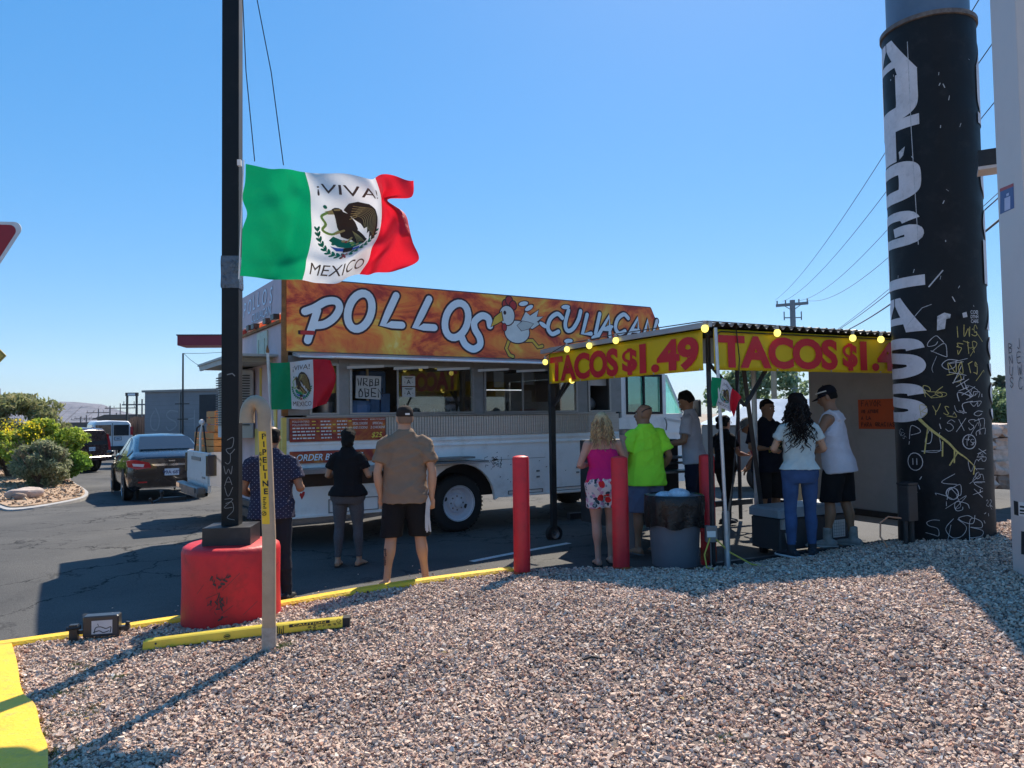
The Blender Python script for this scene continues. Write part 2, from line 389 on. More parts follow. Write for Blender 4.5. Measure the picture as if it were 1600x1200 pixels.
def grid_mesh(name, xs, ys, zf, mat, kind='structure'):
    X, Y = np.meshgrid(xs, ys); Z = zf(X, Y); nx, ny = len(xs), len(ys)
    v = np.stack([X.ravel(), Y.ravel(), Z.ravel()], 1)
    i = np.arange(nx*ny).reshape(ny, nx)
    f = np.stack([i[:-1, :-1], i[:-1, 1:], i[1:, 1:], i[1:, :-1]], -1).reshape(-1, 4)
    me = bpy.data.meshes.new(name); me.from_pydata(v.tolist(), [], f.tolist()); me.materials.append(mat)
    me.polygons.foreach_set('use_smooth', [True]*len(f)); o = link(name, me); o['kind'] = kind; return o
grid_mesh('parking_lot', np.linspace(-70, 70, 281), np.concatenate([np.linspace(-6, 14, 61), np.linspace(15, 90, 26)]), zA, ASPH)
# desert floor out to the horizon
DUST = M('desert_dirt', (.30, .24, .18), .95, var=.25, scale=.02, dirt=.4, dcol=(.14, .13, .10), dscale=.03)
mb = MB(); R = [60, 140, 400, 1200, 4000, 14000]
mb.add([(-3300, -250, -.06), (3300, -250, -.06), (3300, 3300, -.06), (-3300, 3300, -.06)], [(0, 1, 2, 3)])
# cut: lies below the lot everywhere
o = mb.xf(lambda p: Vector((p.x, p.y, -.6))).build('desert_ground', DUST); o['kind'] = 'structure'
mb = MB(); mb.add([(-900, 89.9, -.01), (900, 89.9, -.01), (900, 110, -.01), (-900, 110, -.01)], [(0, 1, 2, 3)])
mb.add([(-900, 110, -.01), (900, 110, -.01), (900, 1500, -.3), (-900, 1500, -.3)], [(0, 1, 2, 3)])
mb.add([(-900, 88, -.012), (-70, 88, -.012), (-70, -6, -.25), (-900, -6, -.25)], [(0, 1, 2, 3)])
mb.add([(70, 88, -.012), (900, 88, -.012), (900, -6, -.02), (70, -6, -.02)], [(0, 1, 2, 3)])
o = mb.build('far_ground', DUST); o['kind'] = 'structure'

# gravel bed soil
SOIL = M('gravel_soil', (.24, .185, .155), .95, var=.75, scale=95, bump=1., bscale=110)  # soil tone darkened to paint the shadow in gaps between stones
xs = np.arange(-4.8, 16.2, .09); ys = np.arange(-3, 13.6, .09)
X, Y = np.meshgrid(xs, ys); ins = inside(X, Y, BED); Zg = zG(X, Y)
idx = np.arange(X.size).reshape(X.shape)
keep = ins[:-1, :-1] & ins[:-1, 1:] & ins[1:, 1:] & ins[1:, :-1]
q = np.stack([idx[:-1, :-1], idx[:-1, 1:], idx[1:, 1:], idx[1:, :-1]], -1)[keep]
used = np.unique(q); rem = np.full(X.size, -1); rem[used] = np.arange(len(used))
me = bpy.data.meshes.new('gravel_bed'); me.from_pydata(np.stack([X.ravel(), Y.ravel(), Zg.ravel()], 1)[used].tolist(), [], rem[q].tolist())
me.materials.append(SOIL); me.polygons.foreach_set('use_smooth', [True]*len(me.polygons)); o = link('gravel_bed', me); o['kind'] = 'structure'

# crushed-stone gravel: every stone its own angular lump, one mesh
def stones(name, X, Y, Z, size, cols, mat):
    n = len(X); NV = 8
    B = np.array([(-1, -1, -1), (1, -1, -1), (1, 1, -1), (-1, 1, -1), (-1, -1, 1), (1, -1, 1), (1, 1, 1), (-1, 1, 1)])*.72
    Fc = np.array([(0, 2, 1), (0, 3, 2), (4, 5, 6), (4, 6, 7), (0, 1, 5), (0, 5, 4), (1, 2, 6), (1, 6, 5), (2, 3, 7), (2, 7, 6), (3, 0, 4), (3, 4, 7)])
    P = B[None]*RNG.uniform(.45, 1.25, (n, 8, 3))
    P = P*np.stack([RNG.uniform(.8, 1.5, n), RNG.uniform(.7, 1.05, n), RNG.uniform(.45, .8, n)], 1)[:, None, :]*size[:, None, None]
    def rot(P, ax, a):
        i, j = [(1, 2), (2, 0), (0, 1)][ax]; c, s = np.cos(a)[:, None], np.sin(a)[:, None]
        Q = P.copy(); Q[..., i] = P[..., i]*c-P[..., j]*s; Q[..., j] = P[..., i]*s+P[..., j]*c; return Q
    P = rot(P, 0, RNG.normal(0, .45, n)); P = rot(P, 1, RNG.normal(0, .45, n)); P = rot(P, 2, RNG.uniform(0, 6.28, n))
    P += np.stack([X, Y, Z], 1)[:, None, :]
    F = (Fc[None]+NV*np.arange(n)[:, None, None]).reshape(-1, 3)
    me = bpy.data.meshes.new(name); me.vertices.add(n*NV); me.vertices.foreach_set('co', P.astype(np.float32).ravel())
    me.loops.add(len(F)*3); me.loops.foreach_set('vertex_index', F.astype(np.int32).ravel())
    me.polygons.add(len(F)); me.polygons.foreach_set('loop_start', (np.arange(len(F))*3).astype(np.int32))
    me.polygons.foreach_set('use_smooth', np.zeros(len(F), bool))
    a = me.color_attributes.new('tint', 'FLOAT_COLOR', 'POINT')
    c = np.ones((n, NV, 4), np.float32); c[..., :3] = cols[:, None, :]; a.data.foreach_set('color', c.ravel())
    me.update(); me.validate(); me.materials.append(mat); o = link(name, me); o['kind'] = 'stuff'; return o
PAL = np.array([(.74, .54, .42), (.66, .46, .35), (.80, .62, .49), (.54, .36, .28), (.42, .34, .30), (.62, .53, .47), (.84, .70, .58), (.15, .11, .10), (.52, .29, .21), (.86, .78, .70), (.22, .20, .20)])
PW = np.array([.27, .22, .17, .11, .05, .05, .06, .03, .03, .007, .003])
STONE = M('crushed_stone', attr='tint', rough=.9, var=.18, scale=60, bump=.25, bscale=260, spec=.2)
px_ = []
NST = 150000
Yr = RNG.uniform(0, 1, NST*3); # denser towards the lens
yy = 2.55*((9.3/2.55)**Yr); xx = RNG.uniform(-1, 1, len(yy))*(.68*yy+.2)
dens = np.clip(1.25*(yy/9.3)**1.0*.9+.25, 0, 1); kp = (RNG.uniform(0, 1, len(yy)) < dens) & inside(xx, yy, BED)
xx, yy = xx[kp][:NST], yy[kp][:NST]
sz = RNG.lognormal(math.log(.0096), .26, len(xx)); sz = np.clip(sz, .005, .022)
ci = RNG.choice(len(PAL), len(xx), p=PW)
patch_ = np.sin(xx*2.3+1.3*np.sin(yy*1.9))*np.sin(yy*2.7+1.1*np.sin(xx*1.7))+.6*np.sin(xx*6.1+yy*3.7)*np.sin(yy*5.3-xx*2.2)
dk = RNG.uniform(0, 1, len(xx)) < np.clip(.05+.16*(patch_-.2), .02, .30); ci[dk] = RNG.choice([3, 4, 7, 8, 10], dk.sum())
cl = PAL[ci]*RNG.uniform(.78, 1.1, (len(xx), 1))*(.86-.06*np.clip(patch_, -1, 1))[:, None]
stones('gravel', xx, yy, zG(xx, yy)+sz*RNG.uniform(-.1, 1.15, len(xx))+.006*np.sin(xx*17)*np.sin(yy*15), sz, cl, STONE)
# the bed goes on to both sides of the picture
xo = RNG.uniform(-3, 9, 16000); yo = RNG.uniform(1.2, 9, 16000); ko = inside(xo, yo, BED) & (np.abs(xo) > .68*yo+.1); xo, yo = xo[ko], yo[ko]
so = RNG.uniform(.012, .024, len(xo)); stones('gravel', xo, yo, zG(xo, yo)+so*.25, so, PAL[RNG.choice(len(PAL), len(xo), p=PW)]*.86, STONE)
# gravel beyond the sign column, thinner
x2 = RNG.uniform(4.5, 9, 9000); y2 = RNG.uniform(8.6, 13, 9000); k2 = inside(x2, y2, BED) & (x2/y2 > .55) & (x2/y2 < .72); x2, y2 = x2[k2], y2[k2]
s2 = RNG.uniform(.012, .022, len(x2)); stones('gravel', x2, y2, zG(x2, y2)+s2*.3, s2, PAL[RNG.choice(len(PAL), len(x2), p=PW)], STONE)

x3 = RNG.uniform(-4, 0, 420); d3 = RNG.exponential(.22, 420); y3 = np.interp(x3, [p[0] for p in EDGE], [p[1] for p in EDGE])+.03+d3; s3 = RNG.uniform(.005, .012, 420)
stones('gravel', x3, y3, zA(x3, y3)+s3*.4+np.where(d3 < .15, .125, 0)*0, s3, PAL[RNG.choice(len(PAL), 420, p=PW)], STONE)
lr = random.Random(15); lm_ = MB()
for _ in range(60):
    y = lr.uniform(3.2, 7.5); x = lr.uniform(-.6, .6)*y
    if not bool(inside(np.array([x]), np.array([y]), BED)[0]): continue
    z = ZG(x, y)+.018; a = lr.uniform(0, 6.28); s = lr.uniform(.010, .026); c_, q_ = cos(a)*s, sin(a)*s
    lm_.add([(x-c_, y-q_, z), (x+q_*.5, y-c_*.5, z+.006), (x+c_, y+q_, z+.002), (x-q_*.5, y+c_*.5, z+.008)], [(0, 1, 2, 3)], lr.choice([0, 0, 1, 2]))
lm_.build('fallen_leaves', [M('dead_leaf', (.40, .27, .10), .8, var=.3), M('paper_scrap', (.70, .68, .64), .8), M('bark_chip', (.07, .05, .04), .9)], fix=False)['kind'] = 'stuff'
# yellow kerbs
YEL = M('yellow_paint', (.84, .52, .03), .55, var=.10, scale=5, dirt=.75, dcol=(.27, .22, .13), dscale=8, bump=.35, bscale=40)
def kerb(name, line, wd, h, label_kind='structure'):
    mb = MB(); n = len(line); vs = []
    for i, (x, y) in enumerate(line):
        a = Vector(line[max(i-1, 0)]); b = Vector(line[min(i+1, n-1)]); t = (b-a).normalized(); nn = Vector((-t.y, t.x))
        z0 = ZA(x, y)
        for k, z in ((0, -.1), (0, h-.02), (.02, h), (wd-.02, h), (wd, h-.02), (wd, -.1)):
            vs.append((x-nn.x*k, y-nn.y*k, z0+z))
    fs = [(i*6+j, (i+1)*6+j, (i+1)*6+j+1, i*6+j+1) for i in range(n-1) for j in range(5)]
    fs += [tuple(range(6)), tuple((n-1)*6+j for j in range(5, -1, -1))]
    o = mb.add(vs, fs).build(name, YEL, smooth=30); o['kind'] = label_kind; return o
ln = bez([(-6.5, 5.35), (-5.5, 5.75)]+EDGE, 5)
kerb('kerb', ln, .15, .125)
o = MB(); side = bez(INNER, 4); outl = [(a-.52+.0*b, b-.25) for a, b in side]; outl[0] = (-4.7, 6.03)
vs = []; fs = []
for (a, b), (c, d) in zip(side, outl):
    za = ZA(a, b)+.118
    vs += [(a, b, za-.2), (a, b, za), (c, d, za), (c, d, za-.25)]
fs = [(i*4+j, (i+1)*4+j, (i+1)*4+j+1, i*4+j+1) for i in range(len(side)-1) for j in range(3)]
o = o.add(vs, fs).build('kerb', YEL, smooth=30); o['kind'] = 'structure'
# white parking line
WPT = M('road_paint', (.62, .62, .60), .7, var=.25, scale=30, dirt=.5, dcol=(.1, .1, .1), dscale=14)
mb = MB()
def strip(a, b, wd):
    a, b = Vector(a), Vector(b); t = (b-a).normalized(); n = Vector((-t.y, t.x))*wd/2; N = 12; vs = []
    for i in range(N+1):
        p = a.lerp(b, i/N)
        for q in (p+n, p-n): vs.append((q.x, q.y, ZA(q.x, q.y)+.006))
    mb.add(vs, [(2*i, 2*i+1, 2*i+3, 2*i+2) for i in range(N)])
strip((-.5, 9.0), (.72, 10.15), .1)
o = mb.build('parking_line', WPT); o['kind'] = 'structure'
# ================================================================== food truck (x along the side from the rear, y into the truck, z up)
WHT = M('truck_white', (.88, .87, .85), .42, var=.06, scale=1.5, dirt=.5, dcol=(.36, .32, .27), dscale=2.6, bump=.16, bscale=5)
STL = M('brushed_steel', (.30, .295, .29), .38, metal=.7, var=.15, scale=3, stretch=(1, 1, 12))
STLD = M('dull_steel', (.23, .23, .23), .45, metal=.5, var=.2, scale=4, dirt=.3)
BLK = M('black_rubber', (.02, .02, .021), .75, var=.3, scale=9)
BLKP = M('black_paint', (.022, .023, .026), .45, var=.25, scale=5, dirt=.3, dcol=(.10, .09, .08), dscale=5)
DRK = M('dark_interior', (.045, .045, .048), .8, var=.3, scale=2)
INT = M('interior_grey', (.12, .12, .12), .6, var=.2, scale=2)
BLU = M('blue_plastic', (.10, .19, .36), .5, var=.2)
CRD = M('dimmed_card', (.42, .42, .40), .8, var=.06)  # grey put into the card to paint the dimming behind glass
PAP = M('white_paper', (.72, .72, .70), .8, var=.04)
INK = M('black_ink', (.02, .02, .022), .7, var=.1)
YLW = M('yellow_panel', (.72, .53, .13), .5, var=.15, scale=2, dirt=.45, dcol=(.40, .22, .07), dscale=3)
PNK = M('faded_print', (.55, .42, .45), .6, var=.22, scale=1.6, dirt=.4, dcol=(.62, .48, .22), dscale=1.8)
RUST = M('rust', (.30, .13, .045), .8, var=.4, scale=10, dirt=.5, dcol=(.10, .05, .03), dscale=9)
LET = M('letter_white', (.80, .86, .90), .5, var=.05)
LETO = M('letter_outline', (.055, .016, .02), .5, var=.1)
REDP = M('red_print', (.50, .03, .03), .5, var=.1)
FLAME = ramp_mat('flame_print', [(.31, (.26, .016, .012)), (.41, (.62, .05, .02)), (.48, (.95, .17, .03)), (.56, (1., .32, .04)), (.63, (1., .54, .07)), (.74, (1., .82, .30))], scale=1.1, detail=14, dist=2.2, stretch=(.55, 1, 1.3), rrough=.62)
FLAMER = ramp_mat('flame_menu', [(.28, (.10, .01, .012)), (.42, (.30, .025, .02)), (.56, (.42, .09, .02)), (.75, (.72, .30, .04))], scale=2.2, dist=2., stretch=(1, 1, 1.6))
CLG = glass('clear_glass', (.93, .95, .95), .05)
CYG = glass('windscreen_glass', (.45, .80, .78), .10)
DKG = glass('tinted_glass', (.10, .10, .11), .10)
t = TR = thing('food_truck', 'long white food truck with flame sign boards along its roof', 'food truck', TRK, TA)
W_ = 2.4
# lower body side with wheel arches
def arch(cx, r, n=14): return [(cx+r*cos(pi-pi*i/n), .44+r*.98*sin(pi-pi*i/n)) for i in range(n+1)]
prof = [(0, .40), (1.35, .40), (1.42, .46)]+[(1.96, .46)]+arch(2.53, .565)+[(3.15, .47), (5.0, .45)]+arch(6.05, .52)+[(6.62, .5), (7.25, .5), (7.32, .85), (7.25, 1.42), (6.95, 1.55), (6.5, 1.62), (5.5, 1.62), (5.5, 1.40), (0, 1.40)]
mb = MB(); mb.prism(prof, 0, .06); mb.build('side_panel', WHT, t)
mb = MB(); mb.prism(prof, W_-.06, W_); mb.build('side_panel', WHT, t)
mb = MB(); mb.prism([(.06, .45), (7.2, .5), (7.2, 1.0), (.06, 1.0)], .45, W_-.45)
mb.build('chassis', DRK, t)
mb = MB()
for x0, x1, z0, z1 in ((0, 6.9, 1.345, 1.372), (1.36, 6.6, 1.27, 1.285), (0.02, 1.9, .405, .43), (3.25, 5.0, .47, .50)):
    mb.box(x0, x1, -.018, -.0005, z0, z1)
for i in range(26):
    for z in (1.31, .60): mb.ball((.1+i*.19 if z > 1 else 3.3+i*.085, -.001, z), .008, 6, 4)
mb.build('body_moulding', WHT, t)
mb = MB()
for (x0, x1, z0, z1) in ((3.32, 3.95, .50, .56), (4.1, 4.9, .50, .56), (.55, 1.25, .44, .62)):
    for a, b, c, d in ((x0, x1, z0, z0+.012), (x0, x1, z1-.012, z1), (x0, x0+.012, z0, z1), (x1-.012, x1, z0, z1)): mb.box(a, b, -.012, -.0008, c, d)
for q in ((3.86, .83), (3.86, .74), (4.62, .85), (4.62, .77), (.07, .62), (.07, .50), (.07, .86)): mb.box(q[0]-.02, q[0]+.03, -.018, -.001, q[1]-.012, q[1]+.014)
mb.build('hatch_trim', STLD, t)
# scuffs on the white paint
fm = FM(); rd = random.Random(4)
for i in range(34):
    x = rd.choice([rd.gauss(3.15, .12), rd.uniform(2.9, 5.0)]); z = rd.choice([rd.gauss(1.0, .06), rd.uniform(.55, 1.25)])
    if i < 14: x, z = rd.gauss(3.13, .10), rd.gauss(1.0, .05)
    p = [(x+rd.uniform(-.05, .05), z+rd.uniform(-.035, .035)) for _ in range(3)]
    fm.add(stroke(p if i < 14 else [p[0], (p[0][0]+.012, p[0][1]+.006)], rd.uniform(.006, .012)))
fm.add(stroke([(3.0, 1.03), (4.0, 1.035)], .005)); fm.add(stroke([(2.1, .985), (3.0, 1.0)], .004))
fm.build('scuff_mark', DRK, lambda x, y, l: (x, -.0012-l, y), t)
# wheels
def wheel(parent, cx, cy, cz, r, wd, rim_r, rim_mat, out=-1, simple=False):
    mb = MB(); pr = [(rim_r, -wd/2), (r-.05, -wd/2), (r-.012, -wd/2+.03), (r, -wd/2+.07), (r, wd/2-.07), (r-.012, wd/2-.03), (r-.05, wd/2), (rim_r, wd/2)]
    mb.lathe(pr, (cx, cy, cz), 30, 'y', cap=False)
    if not simple:
        for i in range(44):
            a = 2*pi*i/44; x, z = cx+(r+.002)*cos(a), cz+(r+.002)*sin(a)
            mb.tube([(x, cy-wd*.36, z), (x, cy+wd*.36, z)], .011, 4)
    tyre = mb.build('tyre', BLK, parent, smooth=40)
    mb = MB(); o_ = out*wd/2
    prf = [(rim_r+.012, .012), (rim_r+.004, .0), (rim_r-.02, -.012), (rim_r-.035, -.07), (rim_r-.06, -.105), (rim_r*.60, -.10), (rim_r*.52, -.055), (rim_r*.26, -.05), (rim_r*.24, .0), (rim_r*.10, .012), (.001, .012)]
    mb.lathe([(a, out*(b)+cy+o_) for a, b in prf], (cx, 0, cz), 30, 'y', cap=False)
    rim = mb.build('rim', rim_mat, tyre, smooth=35)
    if not simple:
        mb = MB()
        for i in range(8):
            a = 2*pi*i/8; mb.ball((cx+rim_r*.40*cos(a), cy+o_-out*.05, cz+rim_r*.40*sin(a)), .014, 6, 4)
        mb.build('wheel_nut', STLD, tyre)
        mb = MB()
        for i in range(2):
            a = pi*i-.35; mb.lathe([(.034, cy+o_-out*.098), (.001, cy+o_-out*.097)], (cx+rim_r*.72*cos(a), 0, cz+rim_r*.72*sin(a)), 12, 'y')
        mb.build('rim_hole', DRK, tyre)
    return tyre
RIMW = M('rim_white', (.62, .64, .70), .35, var=.08, dirt=.3, dcol=(.25, .2, .16), dscale=6)
wheel(t, 2.53, .22, .42, .42, .26, .25, RIMW); wheel(t, 6.05, .2, .42, .42, .26, .25, RIMW)
wheel(t, 2.53, W_-.22, .42, .42, .26, .25, RIMW, 1); wheel(t, 6.05, W_-.2, .42, .42, .26, .25, RIMW, 1)
# corrugated steel band
mb = MB(); N = int((4.86-1.36)/.0105); vs = []; fs = []
for i in range(N+1):
    x = 1.36+(4.86-1.36)*i/N; y = -.010-.013*(0, .6, 1, .6)[i % 4]
    vs += [(x, y, 1.405), (x, y, 1.69)]
fs = [(2*i, 2*i+2, 2*i+3, 2*i+1) for i in range(N)]
mb.add(vs, fs); mb.build('corrugated_panel', STL, t, fix=False)
mb = MB(); mb.box(0, 5.5, 0, .05, 1.402, 1.70); mb.box(0.25, 5.4, -.05, .10, 1.701, 1.725); mb.build('window_sill', STL, t)
# window posts and header
mb = MB()
for x0, x1 in ((0, .30), (.70, .845), (2.76, 2.92), (4.66, 4.86), (5.34, 5.56)): mb.box(x0, x1, .0, .07, 1.726, 2.50)
mb.box(0.301, 5.339, .01, .06, 2.40, 2.50)
mb.build('window_post', STLD, t)
mb = MB()
for a, b in ((.30, .70), (.846, 2.755), (2.925, 4.655), (4.865, 5.335)):
    for x0, x1, z0, z1 in ((a, a+.035, 1.73, 2.41), (b-.035, b, 1.73, 2.41), (a+.036, b-.036, 1.73, 1.755), (a+.036, b-.036, 2.38, 2.41)):
        mb.box(x0, x1, -.012, .03, z0, z1)
for x in (1.55, 3.62, 4.16): mb.box(x-.012, x+.012, .005, .03, 1.756, 2.379)
mb.build('window_frame', STL, t)
for a, b in ((1.56, 2.72), (2.96, 3.61), (3.63, 4.62)):
    MB().box(a, b, .012, .018, 1.757, 2.378).build('window_pane', CLG, t)
# service flaps held up under the gutter
mb = MB()
for i in range(7):
    x = .75+i*.66; mb.prism([(x, 2.33), (x+.52, 2.36), (x+.52, 2.395), (x, 2.365)], -.18, -.17)
mb.build('light_strip', M('pale_strip', (.50, .49, .46), .5), t)
# awning gutter
mb = MB(); mb.prism([(-.0, 2.50), (-.30, 2.455), (-.32, 2.455), (-.32, 2.475), (-.02, 2.545), (0, 2.545)], .08, 5.45, plane='yz')
mb.build('awning', M('awning_steel', (.55, .58, .60), .35, metal=.5, var=.15, scale=2), t)
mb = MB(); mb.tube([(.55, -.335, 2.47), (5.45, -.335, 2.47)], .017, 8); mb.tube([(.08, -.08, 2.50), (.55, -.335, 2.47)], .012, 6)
mb.build('awning_rail', M('rail_highlight', (.86, .86, .86), .35), t)  # plain white paints the crisp highlight along the awning edge
# interior shell
mb = MB(); mb.box(.06, 5.4, .07, W_-.06, 1.001, 1.03); mb.build('floor_deck', DRK, t)
mb = MB(); mb.box(.06, 5.5, W_-.06, W_, 1.401, 2.55); mb.build('far_wall', M('kitchen_wall', (.16, .13, .09), .5, var=.3, scale=3), t)
mb = MB(); mb.box(.0, 6.35, .0, W_, 2.551, 2.95); mb.build('roof', WHT, t)
mb = MB(); mb.box(5.40, 5.46, .08, W_-.07, 1.03, 2.55); mb.build('bulkhead', INT, t)
mb = MB(); mb.box(.9, 4.6, .10, .55, 1.65, 1.70); mb.box(.9, 4.6, .12, .5, 1.03, 1.649); mb.build('counter', STL, t)
mb = MB()
mb.box(3.0, 3.5, .30, .75, 1.701, 1.98); mb.box(3.55, 4.35, .30, .75, 1.701, 1.90); mb.box(3.6, 4.3, .8, 1.2, 1.70, 2.1); mb.box(1.0, 1.4, 1.7, 2.2, 1.03, 2.2)
mb.build('kitchen_box', M('kitchen_steel', (.20, .20, .20), .4, metal=.4, var=.2), t)
mb = MB(); mb.lathe([(.42, 1.86), (.40, 1.92), (.30, 2.02), (.12, 2.08), (.01, 2.085)], (2.35, .9, 0), 20); mb.box(1.9, 2.75, .55, 1.25, 1.72, 1.86)
mb.build('oven_dome', STLD, t, smooth=True)
mb = MB()
for i in range(13):
    x = 1.7+i*.075; h = .06+.05*((i*7) % 5)/4; mb.lathe([(.018, 1.7), (.022, 1.7+h*.7), (.010, 1.7+h), (.009, 1.72+h)], (x, .2+.05*(i % 3), 0), 8)
mb.build('bottle', M('bottle_mix', (.35, .34, .32), .3, var=.7, scale=9), t)
mb = MB(); mb.lathe([(.10, 1.726), (.115, 1.88), (.12, 1.885), (.12, 1.90), (.001, 1.90)], (.58, .22, 0), 16); mb.build('pot', STL, t, smooth=True)
mb = MB(); mb.box(.33, .70, .09, .11, 2.02, 2.395); mb.build('yellow_board', YLW, t)
mb = MB(); mb.box(1.32, 1.75, .9, 1.3, 2.05, 2.38, ch=.02); mb.box(1.36, 1.50, .55, .60, 1.55, 2.03); mb.box(1.52, 1.66, .55, .60, 1.55, 2.03); mb.lathe([(.17, 1.70), (.19, 1.86), (.16, 1.92), (.01, 1.93)], (1.08, .32, 0), 16)
mb.build('blue_apron', BLU, t)
mb = MB(); mb.box(1.285, 1.315, .5, .53, 1.72, 2.38); mb.build('door_edge', M('cream', (.60, .52, .34), .6), t)
mb = MB(); mb.box(3.1, 4.0, .6, .62, 2.09, 2.105); mb.build('tube_lamp', M('tube_lamp', (.8, .85, .9), .4, emit=.5), t)
mb = MB(); mb.box(3.15, 3.32, .08, .09, 2.12, 2.36); mb.box(3.75, 3.98, .25, .26, 2.17, 2.37); mb.build('hung_sheet', M('grey_sheet', (.25, .27, .28), .7), t)
# window notices
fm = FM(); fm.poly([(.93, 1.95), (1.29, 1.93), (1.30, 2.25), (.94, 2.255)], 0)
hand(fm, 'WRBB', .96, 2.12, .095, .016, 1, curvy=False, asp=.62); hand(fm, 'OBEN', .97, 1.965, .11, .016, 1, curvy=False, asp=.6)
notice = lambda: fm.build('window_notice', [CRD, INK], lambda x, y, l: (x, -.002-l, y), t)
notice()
for x, z in ((1.61, 2.12), (1.61, 1.965)):
    fm = FM()
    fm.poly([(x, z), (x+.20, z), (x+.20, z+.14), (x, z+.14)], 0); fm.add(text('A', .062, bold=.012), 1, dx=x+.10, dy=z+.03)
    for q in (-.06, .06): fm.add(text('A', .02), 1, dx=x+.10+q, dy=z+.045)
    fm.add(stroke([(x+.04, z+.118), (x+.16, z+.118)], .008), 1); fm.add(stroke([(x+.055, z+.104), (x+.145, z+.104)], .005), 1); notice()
# roof sign boards
sgn = [(0.0, 2.555), (6.47, 2.555), (6.47, 2.90), (6.40, 3.16), (6.28, 3.40), (6.22, 3.50), (0.0, 3.50)]
mb = MB(); mb.prism(sgn, -.035, -.002); mb.build('sign_board', FLAME, t)
mb = MB(); mb.prism(sgn, W_+.002, W_+.035); mb.build('sign_board', FLAME, t)
mb = MB()
for a, b in (((0, 3.503), (6.22, 3.503)), ((6.225, 3.50), (6.405, 3.16)), ((6.405, 3.16), (6.475, 2.90))):
    mb.tube([(a[0], -.02, a[1]), (b[0], -.02, b[1])], .016, 6)
mb.build('sign_trim', M('sign_trim', (.10, .09, .09), .5), t)
mb = MB()
for x in (.06, 1.6, 3.2, 4.8, 6.1): mb.box(x, x+.05, .0, .05, 2.951, 3.45); mb.box(x, x+.05, W_-.05, W_, 2.951, 3.45)
mb.build('sign_frame', STLD, t)
fm = FM()
def inkst(pts, wd, n=8, smooth=True):
    wd = wd*1.18
    p = bez(pts, n) if smooth else pts
    fm.add(stroke(p, wd+.055), 1)
    later.append((p, wd))
later = []
def oval(cx, cz, rx, rz, sh, n=26): return [(cx+rx*cos(2*pi*i/n)+sh*rz*sin(2*pi*i/n), cz+rz*sin(2*pi*i/n)) for i in range(n+1)]
# P
inkst([(.27, 2.70), (.345, 2.93), (.40, 3.10)], .085); inkst([(.235, 3.075), (.36, 3.13), (.52, 3.225), (.655, 3.235), (.70, 3.15), (.63, 3.02), (.50, 2.925), (.37, 2.90)], .085)
inkst(oval(.985, 3.125, .165, .245, .22), .09, smooth=False)                      # O
inkst([(1.515, 3.375), (1.40, 3.14), (1.315, 2.955), (1.44, 2.965), (1.60, 2.965)], .085, 5, False)
inkst([(2.02, 3.36), (1.90, 3.13), (1.80, 2.945), (1.93, 2.955), (2.10, 2.955)], .085, 5, False)
inkst(oval(2.46, 3.08, .185, .255, .22), .09, smooth=False)
inkst([(3.02, 3.03), (2.99, 3.14), (2.88, 3.17), (2.76, 3.08), (2.76, 2.97), (2.84, 2.84), (2.84, 2.73), (2.73, 2.67), (2.60, 2.73), (2.53, 2.86)], .09)
for p, wd in later: fm.add(stroke(p, wd), 0)
fm.add(stroke([(.16, 2.80), (.36, 2.80)], .055, False), 2); fm.add(stroke([(.145, 2.80), (.175, 2.80)], .05, False), 1)
fm.build('lettering', [LET, LETO, REDP], lambda x, z, l: (x, -.0365-l, z), t)
fm = FM(); later = []
CU = [('C', [[(.95, .82), (.6, 1), (.2, .75), (.1, .3), (.4, .02), (.8, .15)]]), ('U', [[(.2, 1), (.08, .35), (.25, .02), (.6, .1), (.9, .55), (1.0, 1)]]), ('L', [[(.3, 1), (.12, .05), (.7, .08)]]), ('I', [[(.3, 1), (.15, .02)]]),
      ('A', [[(0, 0), (.62, 1), (.82, .0)], [(.28, .36), (.78, .36)]]), ('C', [[(.95, .82), (.6, 1), (.2, .75), (.1, .3), (.4, .02), (.8, .15)]]), ('A', [[(0, 0), (.62, 1), (.82, .0)], [(.28, .36), (.78, .36)]]), ('N', [[(0, 0), (.22, 1), (.62, .05), (.92, 1)]])]
xs_ = [4.02, 4.36, 4.70, 4.96, 5.06, 5.38, 5.68, 6.02]; zs_ = [2.95, 3.02, 2.97, 3.0, 2.97, 3.02, 2.97, 2.95]
for (c, sts), x, z in zip(CU, xs_, zs_):
    for st in sts:
        pts = [(x+.30*p[0]+.05*p[1], z+.33*p[1]) for p in st]; inkst(pts, .058, 6, c in 'CU')
for cx, cz, a in ((4.42, 3.40, .1), (3.72, 3.34, .5), (3.62, 3.40, .2), (4.46, 2.86, .1), (3.98, 3.09, -.5), (5.0, 2.95, .3), (5.3, 3.12, .2)):
    pts = [(cx+.085*cos(u)*cos(a)-.035*sin(u)*sin(a), cz+.085*cos(u)*sin(a)+.035*sin(u)*cos(a)) for u in [2*pi*i/12 for i in range(12)]]
    fm.poly([(cx+(p[0]-cx)*1.25, cz+(p[1]-cz)*1.4) for p in pts], 1); fm.poly(pts, 0)
for p, wd in later: fm.add(stroke(p, wd), 0)
later = []
fm.add(text('#2', .19, bold=.03, shear=.2), 1, dx=5.35, dy=2.66); fm.add(text('#2', .19, bold=.012, shear=.2), 0, dx=5.35, dy=2.66)
fm.build('lettering', [LET, LETO], lambda x, z, l: (x, -.0365-l, z), t)
